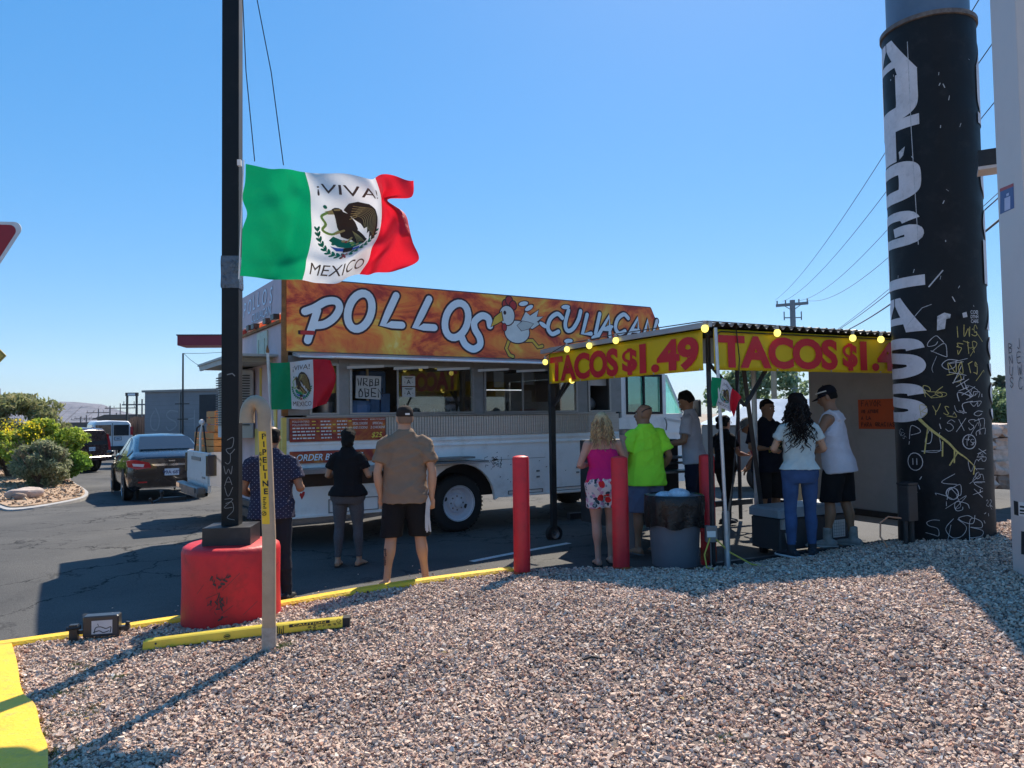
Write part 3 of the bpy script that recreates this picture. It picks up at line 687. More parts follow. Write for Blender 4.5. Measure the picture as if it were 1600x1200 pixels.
# plain white hen emblem between the words
HEN = [M('hen_white', (.74, .74, .70), .5), LETO, M('hen_red', (.50, .04, .04), .5), M('hen_yellow', (.80, .48, .06), .5), M('hen_shade', (.56, .56, .52), .5)]
fm = FM()
def ol(pts, mi, k=.018):
    cx = sum(p[0] for p in pts)/len(pts); cz = sum(p[1] for p in pts)/len(pts)
    out = [(p[0]+(p[0]-cx)/max(.001, math.hypot(p[0]-cx, p[1]-cz))*k, p[1]+(p[1]-cz)/max(.001, math.hypot(p[0]-cx, p[1]-cz))*k) for p in pts]
    fm.poly(out, 1); fm.poly(pts, mi)
def leg_(pts):
    fm.add(stroke(pts, .075), 1); fm.add(stroke(pts, .045), 3)
leg_([(3.36, 2.84), (3.30, 2.70), (3.36, 2.60), (3.42, 2.58)]); leg_([(3.60, 2.83), (3.78, 2.84), (3.88, 2.74), (3.96, 2.76)])
ol(circ(3.50, 2.96, .22, .17, 22), 0)
ol([(3.62, 3.05), (3.78, 3.02), (3.95, 3.12), (3.86, 3.13), (3.98, 3.22), (3.86, 3.21), (3.90, 3.32), (3.74, 3.22), (3.66, 3.28), (3.58, 3.14)], 0)
ol([(3.50, 3.06), (3.58, 2.98), (3.72, 3.02), (3.80, 3.10), (3.70, 3.12), (3.60, 3.13)], 4, .010)
for a in ((3.30, 3.37), (3.36, 3.43), (3.43, 3.36)): ol(circ(a[0], a[1], .055, .065, 14), 2)
ol(circ(3.32, 3.20, .13, .145, 18), 0)
ol([(3.22, 3.25), (3.10, 3.16), (3.04, 3.02), (3.13, 3.06), (3.24, 3.12)], 3)
ol(circ(3.27, 3.02, .035, .055, 12), 2, .012)
fm.poly(circ(3.28, 3.24, .026, .032, 10), 1)
fm.build('hen_emblem', HEN, lambda x, z, l: (x, -.0365-l, z), t)
# menu board and phone-order board
mb = MB(); mb.box(.04, 1.345, -.03, -.0125, 1.385, 1.685); mb.build('menu_board', FLAMER, t)
fm = FM(); rd = random.Random(3)
for i in range(6):
    z = 1.645-i*.043
    for x0, x1 in ((.07, .36), (.44, .58), (.66, .80)):
        if i in (0, 1) and x0 < .1: fm.add(text('POLLO ENTERO', .024, bold=.01, width=.22), 0, dx=.18, dy=z-.012); fm.add(stroke([(.33, z), (.37, z)], .012), 1); continue
        x = x0
        while x < x1:
            q = rd.uniform(.02, .055); fm.add(stroke([(x, z), (min(x+q, x1), z)], .017, False), 0); x += q+.012
        if rd.random() < .5: fm.add(stroke([(x1+.02, z), (x1+.06, z)], .016, False), 1)
for x, ln_ in ((.97, ['SPECIAL 2 CHICKENS', 'AND 2 SODAS']), (1.22, ['SPECIAL', '2 CHICKENS'])):
    fm.add(text('MONDAY TO THURSDAY', .017, bold=.008, shear=.2, width=.22), 0, dx=x, dy=1.655)
    for k, s_ in enumerate(ln_): fm.add(text(s_, .033, bold=.012, shear=.2, width=.21 if len(s_) > 9 else .15), 0, dx=x, dy=1.595-k*.055)
fm.add(text('$25.', .07, bold=.012, shear=.3), 1, dx=1.21, dy=1.42)
fm.build('menu_lettering', [PAP, M('menu_yellow', (.80, .62, .08), .5)], lambda x, z, l: (x, -.0312-l, z), t)['kind'] = 'stuff'
mb = MB(); mb.box(.04, 1.62, -.03, -.0125, 1.105, 1.262); mb.build('order_board', FLAMER, t)
fm = FM(); fm.add(text('ORDER BY PHONE', .085, bold=.035, shear=.25, width=.92), 1, dx=.56, dy=1.14); fm.add(text('ORDER BY PHONE', .085, bold=.012, shear=.25, width=.90), 0, dx=.56, dy=1.14)
fm.add(text('5', .085, bold=.03, shear=.25), 1, dx=1.53, dy=1.14); fm.add(text('5', .085, bold=.012, shear=.25), 0, dx=1.53, dy=1.14)
fm.build('order_lettering', [LET, LETO], lambda x, z, l: (x, -.0312-l, z), t)
# counters
mb = MB(); mb.box(.10, 1.55, -.33, -.02, 1.02, 1.045); mb.box(.10, 1.55, -.33, -.315, .985, 1.019); mb.build('serving_shelf', STL, t)
mb = MB(); mb.box(.15, 1.5, -.012, -.001, .80, .985); mb.build('shelf_recess_shade', M('recess_shade', (.05, .028, .02), .6, var=.3), t)  # flat dark sheet paints the shade of a recess below the shelf
mb = MB(); mb.box(1.85, 2.62, -.26, -.02, 1.085, 1.11); mb.box(1.9, 2.80, -.34, -.05, 1.03, 1.052); mb.build('folding_shelf', STLD, t)
fm = FM(); fm.poly([(.20, .64), (.235, .70), (.24, .74), (.215, .745), (.20, .72), (.18, .73), (.17, .70)], 0); fm.build('heart_sticker', REDP, lambda x, z, l: (x, -.0015-l, z), t)
# rear face
mb = MB(); mb.box(-.03, -.001, .06, W_-.06, .42, 2.94); mb.build('rear_wall', PNK, t)
mb = MB(); mb.box(-.05, -.031, .10, 1.42, .45, 1.55); mb.box(-.05, -.031, .30, .42, 1.56, 2.4); mb.box(-.05, -.031, 1.1, 1.16, 1.56, 2.4); mb.build('rear_panel', YLW, t)
mb = MB(); mb.box(-.055, -.0, -.02, .055, .42, 1.70); mb.box(-.055, -.0, W_-.055, W_+.02, .42, 2.5); mb.build('corner_post', YLW, t)
mb = MB(); mb.box(-.056, .02, -.022, .03, 1.72, 3.50); mb.box(-.07, -.031, .06, W_, 2.93, 2.965); mb.build('corner_strip', RUST, t)
mb = MB(); mb.box(-.052, -.031, .75, 1.3, 2.45, 2.9); mb.box(-.062, -.053, .85, 1.2, 2.5, 2.52); mb.box(-.062, -.053, .85, .87, 2.52, 2.8); mb.box(-.062, -.053, 1.18, 1.2, 2.52, 2.8); mb.build('rear_hatch', M('hatch_cream', (.52, .53, .42), .6, var=.2), t)
mb = MB(); mb.box(-.06, -.02, .0, W_, 3.05, 3.53); mb.build('rear_sign', M('rear_sign_print', (.50, .40, .45), .55, var=.2, scale=2), t)
fm = FM()
for k, (mi, b1) in enumerate(((1, .030), (0, .008))):
    for ch, x, y in zip('POLLOS', (.30, .60, .88, 1.13, 1.45, 1.78), (0, .02, .06, .06, .04, .0)): fm.add(text(ch, .22, bold=b1, shear=.25), mi, dx=W_-.3-x*.98+.0, dy=3.24+y*.7, k=1)
    fm.add(text('CULIACAN', .12, bold=b1, shear=.25, width=1.1), mi, dx=.95, dy=3.09)
fm.v = [(x, y, l) for x, y, l in fm.v]
def rearmap(x, y, l): return (-.0612-l, x, y)
# text runs right to left in y when seen from behind the truck
fm2 = FM()
for mi, b1 in ((1, .022), (0, .006)):
    for ch, x, y in zip('POLLOS', (.28, .58, .86, 1.12, 1.44, 1.78), (0, .02, .06, .07, .05, .02)): fm2.add(text(ch, .22, bold=b1, shear=.25), mi, dx=x, dy=3.22+y*.7)
    fm2.add(text('CULIACAN', .12, bold=b1, shear=.25, width=1.1), mi, dx=1.25, dy=3.09)
fm2.build('rear_lettering', [M('pale_letter', (.62, .72, .86), .5), M('mauve_outline', (.25, .16, .24), .5)], lambda x, y, l: (-.0612-l, W_-.12-x, y), t)
mb = MB(); mb.box(-.62, .0, .25, 2.62, 2.50, 2.53); mb.prism([(2.62, 2.50), (2.55, 2.43), (.4, 2.43), (.3, 2.50)], -.60, -.57, plane='yz')
mb.box(-.56, -.02, .5, 2.5, 2.44, 2.497); mb.build('rear_awning', M('weathered_awning', (.40, .40, .38), .6, var=.25, scale=3, dirt=.3), t)
vent_m = M('cooler_white', (.52, .54, .56), .5, var=.1, dirt=.3, dscale=3)
mb = MB(); mb.box(-.36, -.051, 1.45, 2.42, 1.42, 2.40, ch=.02); ac = mb.build('vent_cabinet', vent_m, t)
mb = MB()
for i in range(20):
    z = 1.6+i*.037; mb.box(-.40, -.361, 1.5, 2.37, z, z+.016); mb.box(-.30, -.12, 1.42, 1.449, z, z+.016)
mb.build('louvre', M('louvre_dark', (.07, .075, .08), .5), ac)
mb = MB()
for i, (y, z) in enumerate(((1.05, 1.82), (.95, 1.66), (.62, 1.6), (.42, 1.62), (.75, 1.55))): mb.lathe([(.09 if i < 3 else .05, 0), (.001, .006)], (y, -z, 0), 14)
mb.xf(lambda p: Vector((-.052-p.z, p.x, -p.y))).build('egg_print', PAP, t)
mb = MB(); mb.box(-.10, -.02, .1, W_-.1, .42, .50); mb.box(-.16, -.02, .3, 2.1, .30, .41); mb.build('rear_bumper', BLKP, t)
for y, z in ((.15, 3.0), (.55, 2.99), (1.2, 2.99), (1.5, 3.0)): MB().box(-.12, -.04, y, y+.16, z-.02, z+.05).build('work_lamp', BLKP, t)
mb = MB(); mb.lathe([(.17, 2.951), (.17, 3.50), (.30, 3.50), (.30, 3.53), (.24, 3.58), (.05, 3.61), (.01, 3.61)], (2.0, .9, 0), 20); mb.build('roof_vent', M('vent_green', (.20, .27, .25), .5, metal=.3), t, smooth=30)
# cab
mb = MB(); mb.prism([(5.47, 1.621), (6.93, 1.621), (6.52, 2.45), (6.36, 2.549), (5.47, 2.549)], .06, .10)   # door skin is cut by the window pieces below
cab_prof = [(5.47, 2.36), (6.55, 2.36), (6.50, 2.45), (6.36, 2.549), (5.47, 2.549)]
mb = MB(); mb.prism(cab_prof, .0, .06); mb.prism([(5.562, 1.622), (5.66, 1.622), (5.66, 2.359), (5.562, 2.359)], .0, .06); mb.prism([(6.47, 1.622), (6.56, 1.622), (6.56, 2.359), (6.47, 2.359)], .0, .06)
mb.prism([(5.661, 1.622), (6.469, 1.622), (6.469, 1.68), (5.661, 1.68)], .0, .06); mb.prism([(6.561, 1.56), (6.98, 1.50), (6.94, 1.68), (6.561, 1.68)], .0, .06); mb.prism([(6.93, 1.681), (6.98, 1.681), (6.60, 2.359), (6.561, 2.359)], .0, .06)
mb.build('cab_panel', WHT, t)
mb = MB(); mb.prism(cab_prof, W_-.06, W_); mb.prism([(5.562, 1.622), (5.66, 1.622), (5.66, 2.359), (5.562, 2.359)], W_-.06, W_); mb.prism([(6.93, 1.681), (6.98, 1.681), (6.60, 2.359), (6.561, 2.359)], W_-.06, W_)
mb.build('cab_panel', WHT, t)
mb = MB(); r_ = .05
for x0, x1, z0, z1 in ((5.66, 5.70, 1.68, 2.36), (6.43, 6.47, 1.68, 2.36), (6.04, 6.075, 1.72, 2.32), (5.701, 6.429, 1.68, 1.72), (5.701, 6.429, 2.32, 2.36)): mb.box(x0, x1, -.012, .02, z0, z1)
mb.build('cab_window_frame', BLK, t)
MB().box(5.70, 6.43, .022, .028, 1.72, 2.32).build('cab_window', CYG, t)
MB().box(5.70, 6.43, W_-.05, W_-.045, 1.66, 2.36).build('cab_window', CYG, t)
mb = MB(); mb.add([(6.565, .03, 1.685), (6.925, .03, 1.685), (6.57, .03, 2.35)], [(0, 1, 2)]); mb.build('quarter_window', CYG, t)
mb = MB(); mb.add([(6.96, .07, 1.69), (6.96, W_-.07, 1.69), (6.585, W_-.07, 2.36), (6.585, .07, 2.36)], [(0, 1, 2, 3)]); mb.build('windscreen', CYG, t)
mb = MB(); mb.prism([(6.5, 1.40), (7.25, 1.42), (7.0, 1.60), (6.9, 1.68), (6.5, 1.68)], .061, W_-.061); mb.build('dashboard', WHT, t)
mb = MB(); mb.box(5.75, 6.2, .3, .8, 1.2, 1.75, ch=.05); mb.box(5.72, 5.85, .3, .8, 1.75, 2.2, ch=.04); mb.box(5.65, 6.3, .2, 1.2, 1.72, 1.85); mb.build('seat', BLU, t)
mb = MB(); mb.box(7.08, 7.14, -.28, -.08, 1.62, 1.92, ch=.02); mb.tube([(6.9, 0, 1.75), (7.1, -.18, 1.75)], .014, 6); mb.tube([(6.9, 0, 1.6), (7.1, -.18, 1.66)], .014, 6); mb.build('mirror', BLKP, t)
mb = MB(); mb.box(7.26, 7.42, -.02, W_+.02, .48, .68); mb.build('front_bumper', STL, t)
mb = MB(); mb.tube([(6.52, -.03, 1.40), (6.52, -.05, 1.50), (6.50, -.05, 1.58), (6.5, -.02, 1.6)], .012, 6); mb.build('door_handle', STLD, t)
# small pot of utensils etc hung by the service window
mb = MB(); mb.box(4.9, 5.32, .09, .10, 2.16, 2.38); mb.build('service_notice', PAP, t)
mb = MB(); mb.ball((5.12, .4, 1.86), .15, 12, 8, sc=(1.2, 1, .9)); mb.build('wrapped_bundle', M('bag_grey', (.36, .36, .37), .4, var=.3), t, smooth=True)
# ================================================================== taco stand
GALV = M('galvanised', (.52, .55, .57), .4, metal=.55, var=.2, scale=8)
BAN = M('banner_yellow', (.95, .76, .03), .4, var=.04, transl=.55)
BRED = M('banner_red', (.60, .018, .03), .45, var=.05, transl=.15)
t = ST = thing('taco_stand', 'small taco stand with black frame and two yellow TACOS $1.49 banners', 'food stall', TENT, QA)
SW, SD = 3.35, 3.17
def post(x, y, lx, ly, z1, r, m, nm='post', z0=-.05):
    mb = MB(); mb.tube([(lx, ly, z0), (x, y, z1)], r, 8 if r < .03 else 4); return mb.build(nm, m, t, smooth=True)
# leaning folding frame
mb = MB(); mb.box(-.035, .035, -.035+SD, .035+SD, .10, 2.40); mb.build('post', BLKP, t)
mb = MB(); mb.box(.0, .035, .02, .055, .05, 2.42); mb.build('post', BLKP, t)
mb = MB(); mb.tube([(1.28, .9, 2.42), (1.56, .9, .35)], .035, 4); mb.tube([(1.56, .9, .35), (1.56, .9, .0)], .055, 6); mb.build('post', BLKP, t)
mb = MB(); mb.tube([(1.76, 1.2, .05), (1.76, 1.2, 2.3)], .032, 8); mb.build('post', GALV, t)
mb = MB(); mb.box(SW-.12, SW+.03, -.03, .01, .62, 2.42); mb.tube([(SW-.02, .03, .62), (SW-.02, .03, .02)], .03, 8); mb.build('post', M('galv_board', (.42, .47, .50), .55, metal=.3, var=.25, scale=7, dirt=.4), t)
mb = MB(); mb.tube([(SW, SD, .0), (SW, SD, 2.42)], .03, 6); mb.build('post', BLKP, t)
for a_, b_ in (((.02, .02, 2.14), (.56, .12, 1.73)), ((.86, .05, 2.16), (.57, .12, 1.72)), ((0, SD, 1.75), (.42, SD+.02, 2.25)), ((.0, SD-.04, 1.78), (.0, SD-.5, 2.2))):
    mb = MB(); mb.tube([a_, b_], .025, 4); mb.build('brace', BLKP, t)
mb = MB()
for a, b in (((0, 0), (SW, 0)), ((SW, 0), (SW, SD)), ((SW, SD), (0, SD)), ((0, SD), (0, 0))): mb.tube([(a[0], a[1], 2.45), (b[0], b[1], 2.45)], .028, 4)
for y in (1.0, 2.1): mb.tube([(0, y, 2.45), (SW, y, 2.45)], .02, 4)
mb.build('roof_frame', BLKP, t)
# corrugated roof
mb = MB(); N = 240; vs = []; fs = []
for i in range(N+1):
    x = -.06+(SW+.12)*i/N; z = 2.535+.024*sin(2*pi*x/.118)
    vs += [(x, -.10, z), (x, SD+.1, z+.03)]
fs = [(2*i, 2*i+2, 2*i+3, 2*i+1) for i in range(N)]
o_ = mb.add(vs, fs).build('corrugated_roof', M('roof_black', (.035, .034, .035), .5, metal=.3, var=.3), t, fix=False)
md = o_.modifiers.new('thick', 'SOLIDIFY'); md.thickness = .004
mb = MB(); mb.box(-.10, -.062, -.12, SD+.12, 2.50, 2.555); mb.build('roof_trim', M('trim_grey', (.40, .41, .42), .45, metal=.5), t)
mb = MB(); mb.box(.05, SW-.03, .06, SD-.05, 2.405, 2.415); mb.build('ceiling_sheet', M('ceiling_blue', (.40, .47, .52), .6, var=.1), t)
# banners: rounded top corner, slight sag
def banner(to, wid):
    mb = MB(); nx, nz = 40, 8; vs = []; fs = []
    for j in range(nz+1):
        for i in range(nx+1):
            u, v = i/nx, j/nz; vs.append(to(u*wid, 2.08+.41*v, .006*sin(u*23)*sin(v*3)))
    fs = [(j*(nx+1)+i, j*(nx+1)+i+1, (j+1)*(nx+1)+i+1, (j+1)*(nx+1)+i) for j in range(nz) for i in range(nx)]
    b = mb.add(vs, fs).build('banner', BAN, t, smooth=True, fix=False)
    md = b.modifiers.new('thick', 'SOLIDIFY'); md.thickness = .002; md.offset = 1 if to is bl else -1
    fm = FM()
    for s_, u0, u1 in (('TACOS', .015, .53), ('$1.49', .555, .985 if to is bl else .90)):
        for q_, a0, a1, h_ in (((s_, 0, 1, .305),) if s_[0] == 'T' else (('$', 0, .215, .245), ('1.49', .25, 1, .305))):
            w_ = (u1-u0)*wid; vs, fs = text(q_, h_, bold=.045, space=.95, width=(a1-a0)*w_); mnx = min(v[0] for v in vs)
            fm.add(([(v[0]-mnx+u0*wid+a0*w_, v[1]) for v in vs], fs), 0, dx=0, dy=2.125+(.03 if q_ == '$' else 0))
    fm.build('banner_lettering', [BRED], lambda x, y, l: to(x, y, .006*sin(x/wid*23)*sin((y-2.08)/.41*3)-.012-l), t, cut=.1)
    mb = MB()
    for i in range(5):
        p = to(.05+i*(wid-.1)/4, 2.092, -.006); mb.ball(p, .009, 6, 4)
    mb.build('eyelet', GALV, t)
br = lambda x, z, d: Vector((.02+x, -.045+d, z))
bl = lambda x, z, d: Vector((-.045+d, SD-.02-x, z))
banner(bl, SD-.06); banner(br, SW-.05)
mb = MB(); mb.tube([(.05, -.062, 2.10), (.05, -.062, 2.42), (.065, -.062, 2.452), (.10, -.062, 2.465), (SW, -.062, 2.47)], .007, 6); mb.tube([(.30, -.06, 2.56), (.33, -.07, 2.2), (.30, -.02, 1.4), (.28, .1, .3)], .006, 5); mb.build('wire', BLK, t)
# side wall with the orange paper
mb = MB(); mb.box(SW-.02, SW+.02, .045, 1.75, .22, 2.40); mb.build('wall_sheet', M('wall_steel', (.42, .41, .40), .5, metal=.1, var=.12, scale=1.5, dirt=.25), t)
mb = MB(); mb.box(SW-.026, SW-.021, .42, .95, 1.42, 1.80); pp = mb.build('paper_sign', M('orange_paper', (.62, .12, .04), .8, var=.06), t)
fm = FM()
for k, (s_, h) in enumerate((('FAVOR', .075), ('NO AYUDE', .04), ('A LA', .045), ('PARA GRACIAS', .05))): hand(fm, s_, .03, .28-k*.085, h, .009, 0, curvy=False, asp=.55)
fm.build('paper_lettering', [INK], lambda x, y, l: (SW-.0265-l, .93-x, 1.43+y), pp)
mb = MB(); mb.box(SW-.05, SW+.06, -.3, 2.6, .30, .38); mb.box(.1, SW, 2.9, 2.98, .26, .34); mb.box(.0, SW, .02, .08, .10, .16); mb.build('trailer_rail', BLKP, t)
wheel(t, SW-.12, 1.35, .17, .25, .16, .13, STLD, simple=True); wheel(t, .0, SD, .05, .11, .06, .05, STLD, simple=True)
# black griddle counter inside
mb = MB(); mb.box(.20, 1.25, 2.05, 2.8, .25, 1.32, ch=.01); gr = mb.build('griddle', M('griddle_black', (.03, .032, .035), .45, var=.3, dirt=.25), t)
mb = MB(); mb.box(.18, 1.30, 1.98, 2.05, 1.0, 1.03); mb.box(.15, 1.4, 1.8, 2.04, .90, .93); mb.box(.9, 1.35, 1.85, 2.03, 1.08, 1.11); mb.build('tray', STL, gr)
mb = MB(); mb.box(.16, .28, 1.55, 1.95, .02, 1.02, ch=.01); mb.build('side_bin', M('bin_grey', (.12, .12, .125), .6), t)
mb = MB(); mb.lathe([(.11, 1.33), (.12, 1.45), (.13, 1.455), (.001, 1.46)], (.7, 2.4, 0), 14); mb.build('stock_pot', STL, gr, smooth=True)
# strings of round lamps under the roof edge
BULB = M('bulb_glow', (1.0, .80, .16), .4, var=.02, emit=.9)
sl = thing('string_lights', 'string of small glowing yellow bulbs along the taco stand roof', 'string lights', TENT, QA)
bp = [(-.15, SD-.1, 2.37), (-.12, SD-.62, 2.50), (-.12, SD-1.15, 2.50), (-.12, SD-1.72, 2.51), (-.12, -.08, 2.485), (.80, -.13, 2.47), (1.93, -.13, 2.455), (2.39, -.13, 2.455), (-.02, 2.6, 2.1)]
mb = MB(); cp = [(-.1, SD+.1, 2.40)]+[(p[0], p[1], p[2]+.075) for p in bp[:-1]]+[(SW, -.13, 2.52)]; pts = []
for a, b in zip(cp, cp[1:]):
    for k in range(6):
        q = Vector(a).lerp(Vector(b), k/6); q.z += .015*-sin(pi*k/6)*0; pts.append(q)
mb.tube(pts+[cp[-1]], .006, 5); mb.build('lamp_cable', BLK, sl)
for p in bp:
    mb = MB(); mb.ball((p[0], p[1], p[2]), .037, 12, 9, sc=(1, 1, 1.08)); b = mb.build('bulb', BULB, sl, smooth=True)
    mb = MB(); mb.lathe([(.016, p[2]+.033), (.018, p[2]+.075), (.012, p[2]+.08)], (p[0], p[1], 0), 8); mb.build('socket', M('socket_pale', (.35, .35, .36), .5), b)

# ================================================================== flags
FB = dict(bump=1., bscale=9)
GRN = M('flag_green', (.0, .30, .12), .65, var=.05, scale=3, transl=.38, **FB)
FWH = M('flag_white', (.74, .74, .76), .7, var=.03, scale=3, transl=.38, **FB)
FRD = M('flag_red', (.66, .012, .03), .6, var=.05, scale=3, transl=.40, **FB)
EM = [M('emblem_brown', (.045, .028, .018), .7, transl=.15), M('emblem_tan', (.45, .34, .12), .7), M('emblem_green', (.0, .18, .10), .7), M('emblem_blue', (.05, .12, .42), .7), M('emblem_red', (.5, .05, .05), .7), M('print_brown', (.10, .055, .04), .7), M('emblem_lime', (.28, .42, .08), .7)]
def emblem(fm, cx, cy, k, simple=False):
    P = lambda pts: [(cx+p[0]*k, cy+p[1]*k) for p in pts]
    for i in range(17):                                   # wreath
        a = radians(-172+i*10.2); r = .93
        for sgn_ in (-1, 1):
            x, y = r*cos(a), r*sin(a)*1.0-.05; tx, ty = -sin(a), cos(a)
            if a > -pi/2: tx, ty = tx, ty
            else: tx, ty = -tx, -ty
            ang = math.atan2(ty, tx)+sgn_*.65
            lx, ly = x+.075*cos(ang), y+.075*sin(ang)
            fm.poly(P([(lx+.10*cos(u)*cos(ang)-.045*sin(u)*sin(ang), ly+.10*cos(u)*sin(ang)+.045*sin(u)*cos(ang)) for u in [2*pi*q/8 for q in range(8)]]), 2)
    arc = [(.93*cos(radians(a)), .93*sin(radians(a))-.05) for a in range(-170, -9, 10)]
    fm.add(stroke(P(arc), .025*k), 2)
    for a, b in (((-.08, -.93), (.06, -1.08)), ((.06, -.93), (-.08, -1.08))): fm.add(stroke(P([a, b]), .05*k), 4)
    fm.poly(P([(-.55, -.42), (-.3, -.62), (.1, -.72), (.45, -.66), (.6, -.5), (.4, -.42), (.1, -.48), (-.2, -.40), (-.45, -.28)]), 2)
    rd = random.Random(5)
    for _ in range(16): fm.poly(P(circ(rd.uniform(-.45, .5), rd.uniform(-.62, -.42), .06, .045, 7)), rd.choice([6, 2, 6, 4, 1]))
    fm.poly(P([(-.5, -.60), (-.3, -.66), (-.05, -.70), (-.02, -.82), (-.3, -.78)]), 3); fm.poly(P([(.15, -.74), (.4, -.74), (.45, -.84), (.2, -.84)]), 3); fm.poly(P([(-.12, -.68), (.18, -.70), (.2, -.86), (-.1, -.86)]), 0)
    fm.poly(P([(-.44, .48), (-.28, .60), (-.08, .50), (.08, .25), (.18, -.02), (.12, -.28), (-.08, -.36), (-.26, -.28), (-.38, .05)]), 0)   # body
    fm.poly(P([(.05, -.02), (.20, -.08), (.60, -.56), (.50, -.66), (.36, -.58), (.22, -.56), (-.02, -.34)]), 0)   # tail
    fm.poly(P([(-.20, .62), (-.06, .86), (.16, .98), (.44, .92), (.66, .72), (.82, .40), (.90, .0), (.92, -.42), (.84, -.60), (.74, -.40), (.68, -.52), (.60, -.22), (.52, -.30), (.46, -.02), (.36, -.06), (.24, .16), (.05, .34)]), 0)  # wing
    for i in range(9):
        f = i/8; fm.add(stroke(P(bez([(.04+.16*f, .48+.30*f), (.26+.36*f, .36+.26*f), (.36+.49*f, .02-.46*f)], 5)), .016*k), 1)
    for i in range(6):
        f = i/5; fm.add(stroke(P(bez([(-.06+.1*f, .34+.44*f), (.12+.2*f, .42+.34*f)], 3)), .022*k), 1)
    for i in range(6): fm.add(stroke(P([(.02+.03*i, -.06-.03*i), (.26+.05*i, -.54-.01*i)]), .012*k), 1)
    fm.poly(P(circ(-.36, .55, .15, .13, 10)), 0); fm.add(stroke(P([(-.42, .60), (-.3, .62)]), .05*k), 1); fm.poly(P([(-.48, .60), (-.68, .50), (-.60, .42), (-.44, .46)]), 1)
    fm.add(stroke(P(bez([(-.62, .47), (-.78, .30), (-.66, .08), (-.74, -.12), (-.50, -.22), (-.34, -.1)], 4)), .075*k), 6)
    fm.add(stroke(P([(-.22, -.05), (-.40, -.18)]), .07*k), 1); fm.add(stroke(P([(.02, -.32), (-.06, -.46)]), .07*k), 1)
    fm.poly(P(circ(-.66, .66, .06, .07, 8)), 2)
def flag_surface(cols, thick=.0):
    """cols: list over u of list over v (top to bottom) of 3D points; returns S(u,v) smooth"""
    A = np.array(cols, float); nu, nv = A.shape[:2]
    def cr(p0, p1, p2, p3, t): return .5*((2*p1)+(p2-p0)*t+(2*p0-5*p1+4*p2-p3)*t*t+(3*p1-p0-3*p2+p3)*t**3)
    def along(arr, n, t):
        x = min(max(t, 0), 1)*(n-1); i = min(int(x), n-2); f = x-i
        return cr(arr[max(i-1, 0)], arr[i], arr[i+1], arr[min(i+2, n-1)], f)
    return lambda u, v: along(np.array([along(A[i], nv, v) for i in range(nu)]), nu, u)
def make_flag(parent, Sf, b1, b2, nu, nv, wave, ek=.30, words=None, cut=.05):
    def W(u, v):
        p = Vector(Sf(u, v)); d, nrm = wave(u, v); return p+Vector(d)
    g = [[W(i/nu, j/nv) for i in range(nu+1)] for j in range(nv+1)]
    vs = [p for r in g for p in r]; fs = []; ms = []
    for j in range(nv):
        for i in range(nu):
            fs.append((j*(nu+1)+i, (j+1)*(nu+1)+i, (j+1)*(nu+1)+i+1, j*(nu+1)+i+1)); c = (i+.5)/nu; ms.append(0 if c < b1 else 1 if c < b2 else 2)
    me = bpy.data.meshes.new('cloth'); me.from_pydata(vs, [], fs)
    for m in (GRN, FWH, FRD): me.materials.append(m)
    me.polygons.foreach_set('material_index', ms); me.polygons.foreach_set('use_smooth', [True]*len(fs))
    cl = link('cloth', me, parent)
    fm = FM(); aspect = (b2-b1)
    emblem(fm, 0, 0, 1)
    um = (b1+b2)/2; hw = (b2-b1)*.5
    def sm(x, y, l):
        u = um+x*hw*ek[0]+0; v = .5-y*ek[1]
        p = W(u, v); e = .004; n = (W(u+e, v)-W(u-e, v)).cross(W(u, v+e)-W(u, v-e)).normalized()
        if n.y > 0: n = -n
        return p+n*(.0025+l*.25)
    fm.build('emblem', EM, sm, cl, cut=cut)
    fm = FM()
    for s_, y in words: fm.add(text(s_, .42, bold=.0, width=1.75 if s_[0] != 'M' else 1.95), 5, dx=0, dy=y)
    fm.build('flag_lettering', EM, sm, cl, cut=cut)
    return cl
PY = 6.55
fl = thing('large_flag', 'large waving green white and red flag tied to the black post', 'flag', AT(377, 345, PY), 0, 'green white and red flags')
def fp(x, y, d=0): return tuple(AT(x, y, PY+d)-fl.location)
V = [0, .16, .30, .45, .60, .75, .88, 1]
L0 = [(384, 256), (383, 284), (379, 310), (386, 334), (379, 358), (378, 385), (377, 410), (375, 431)]
cols = [L0]
def colpx(top, mid, bot): return [((1-v)*(1-2*v)*top[0]+4*v*(1-v)*mid[0]+v*(2*v-1)*bot[0], (1-v)*(1-2*v)*top[1]+4*v*(1-v)*mid[1]+v*(2*v-1)*bot[1]) for v in V]
cols += [colpx((430, 262), (434, 350), (424, 436)), colpx((478, 271), (490, 350), (470, 436)), colpx((508, 270), (518, 355), (500, 444)), colpx((540, 271), (548, 352), (530, 447)), colpx((570, 274), (578, 347), (545, 434)), colpx((586, 277), (593, 347), (559, 426))]
cols.append([(614, 279), (613, 298), (600, 312), (612, 330), (618, 350), (616, 378), (603, 402), (588, 426)])
cols.append([(645, 279), (640, 304), (606, 313), (632, 333), (640, 356), (646, 380), (654, 407), (622, 424)])
uu = [0, .167, .333, .42, .5, .58, .667, .83, 1]
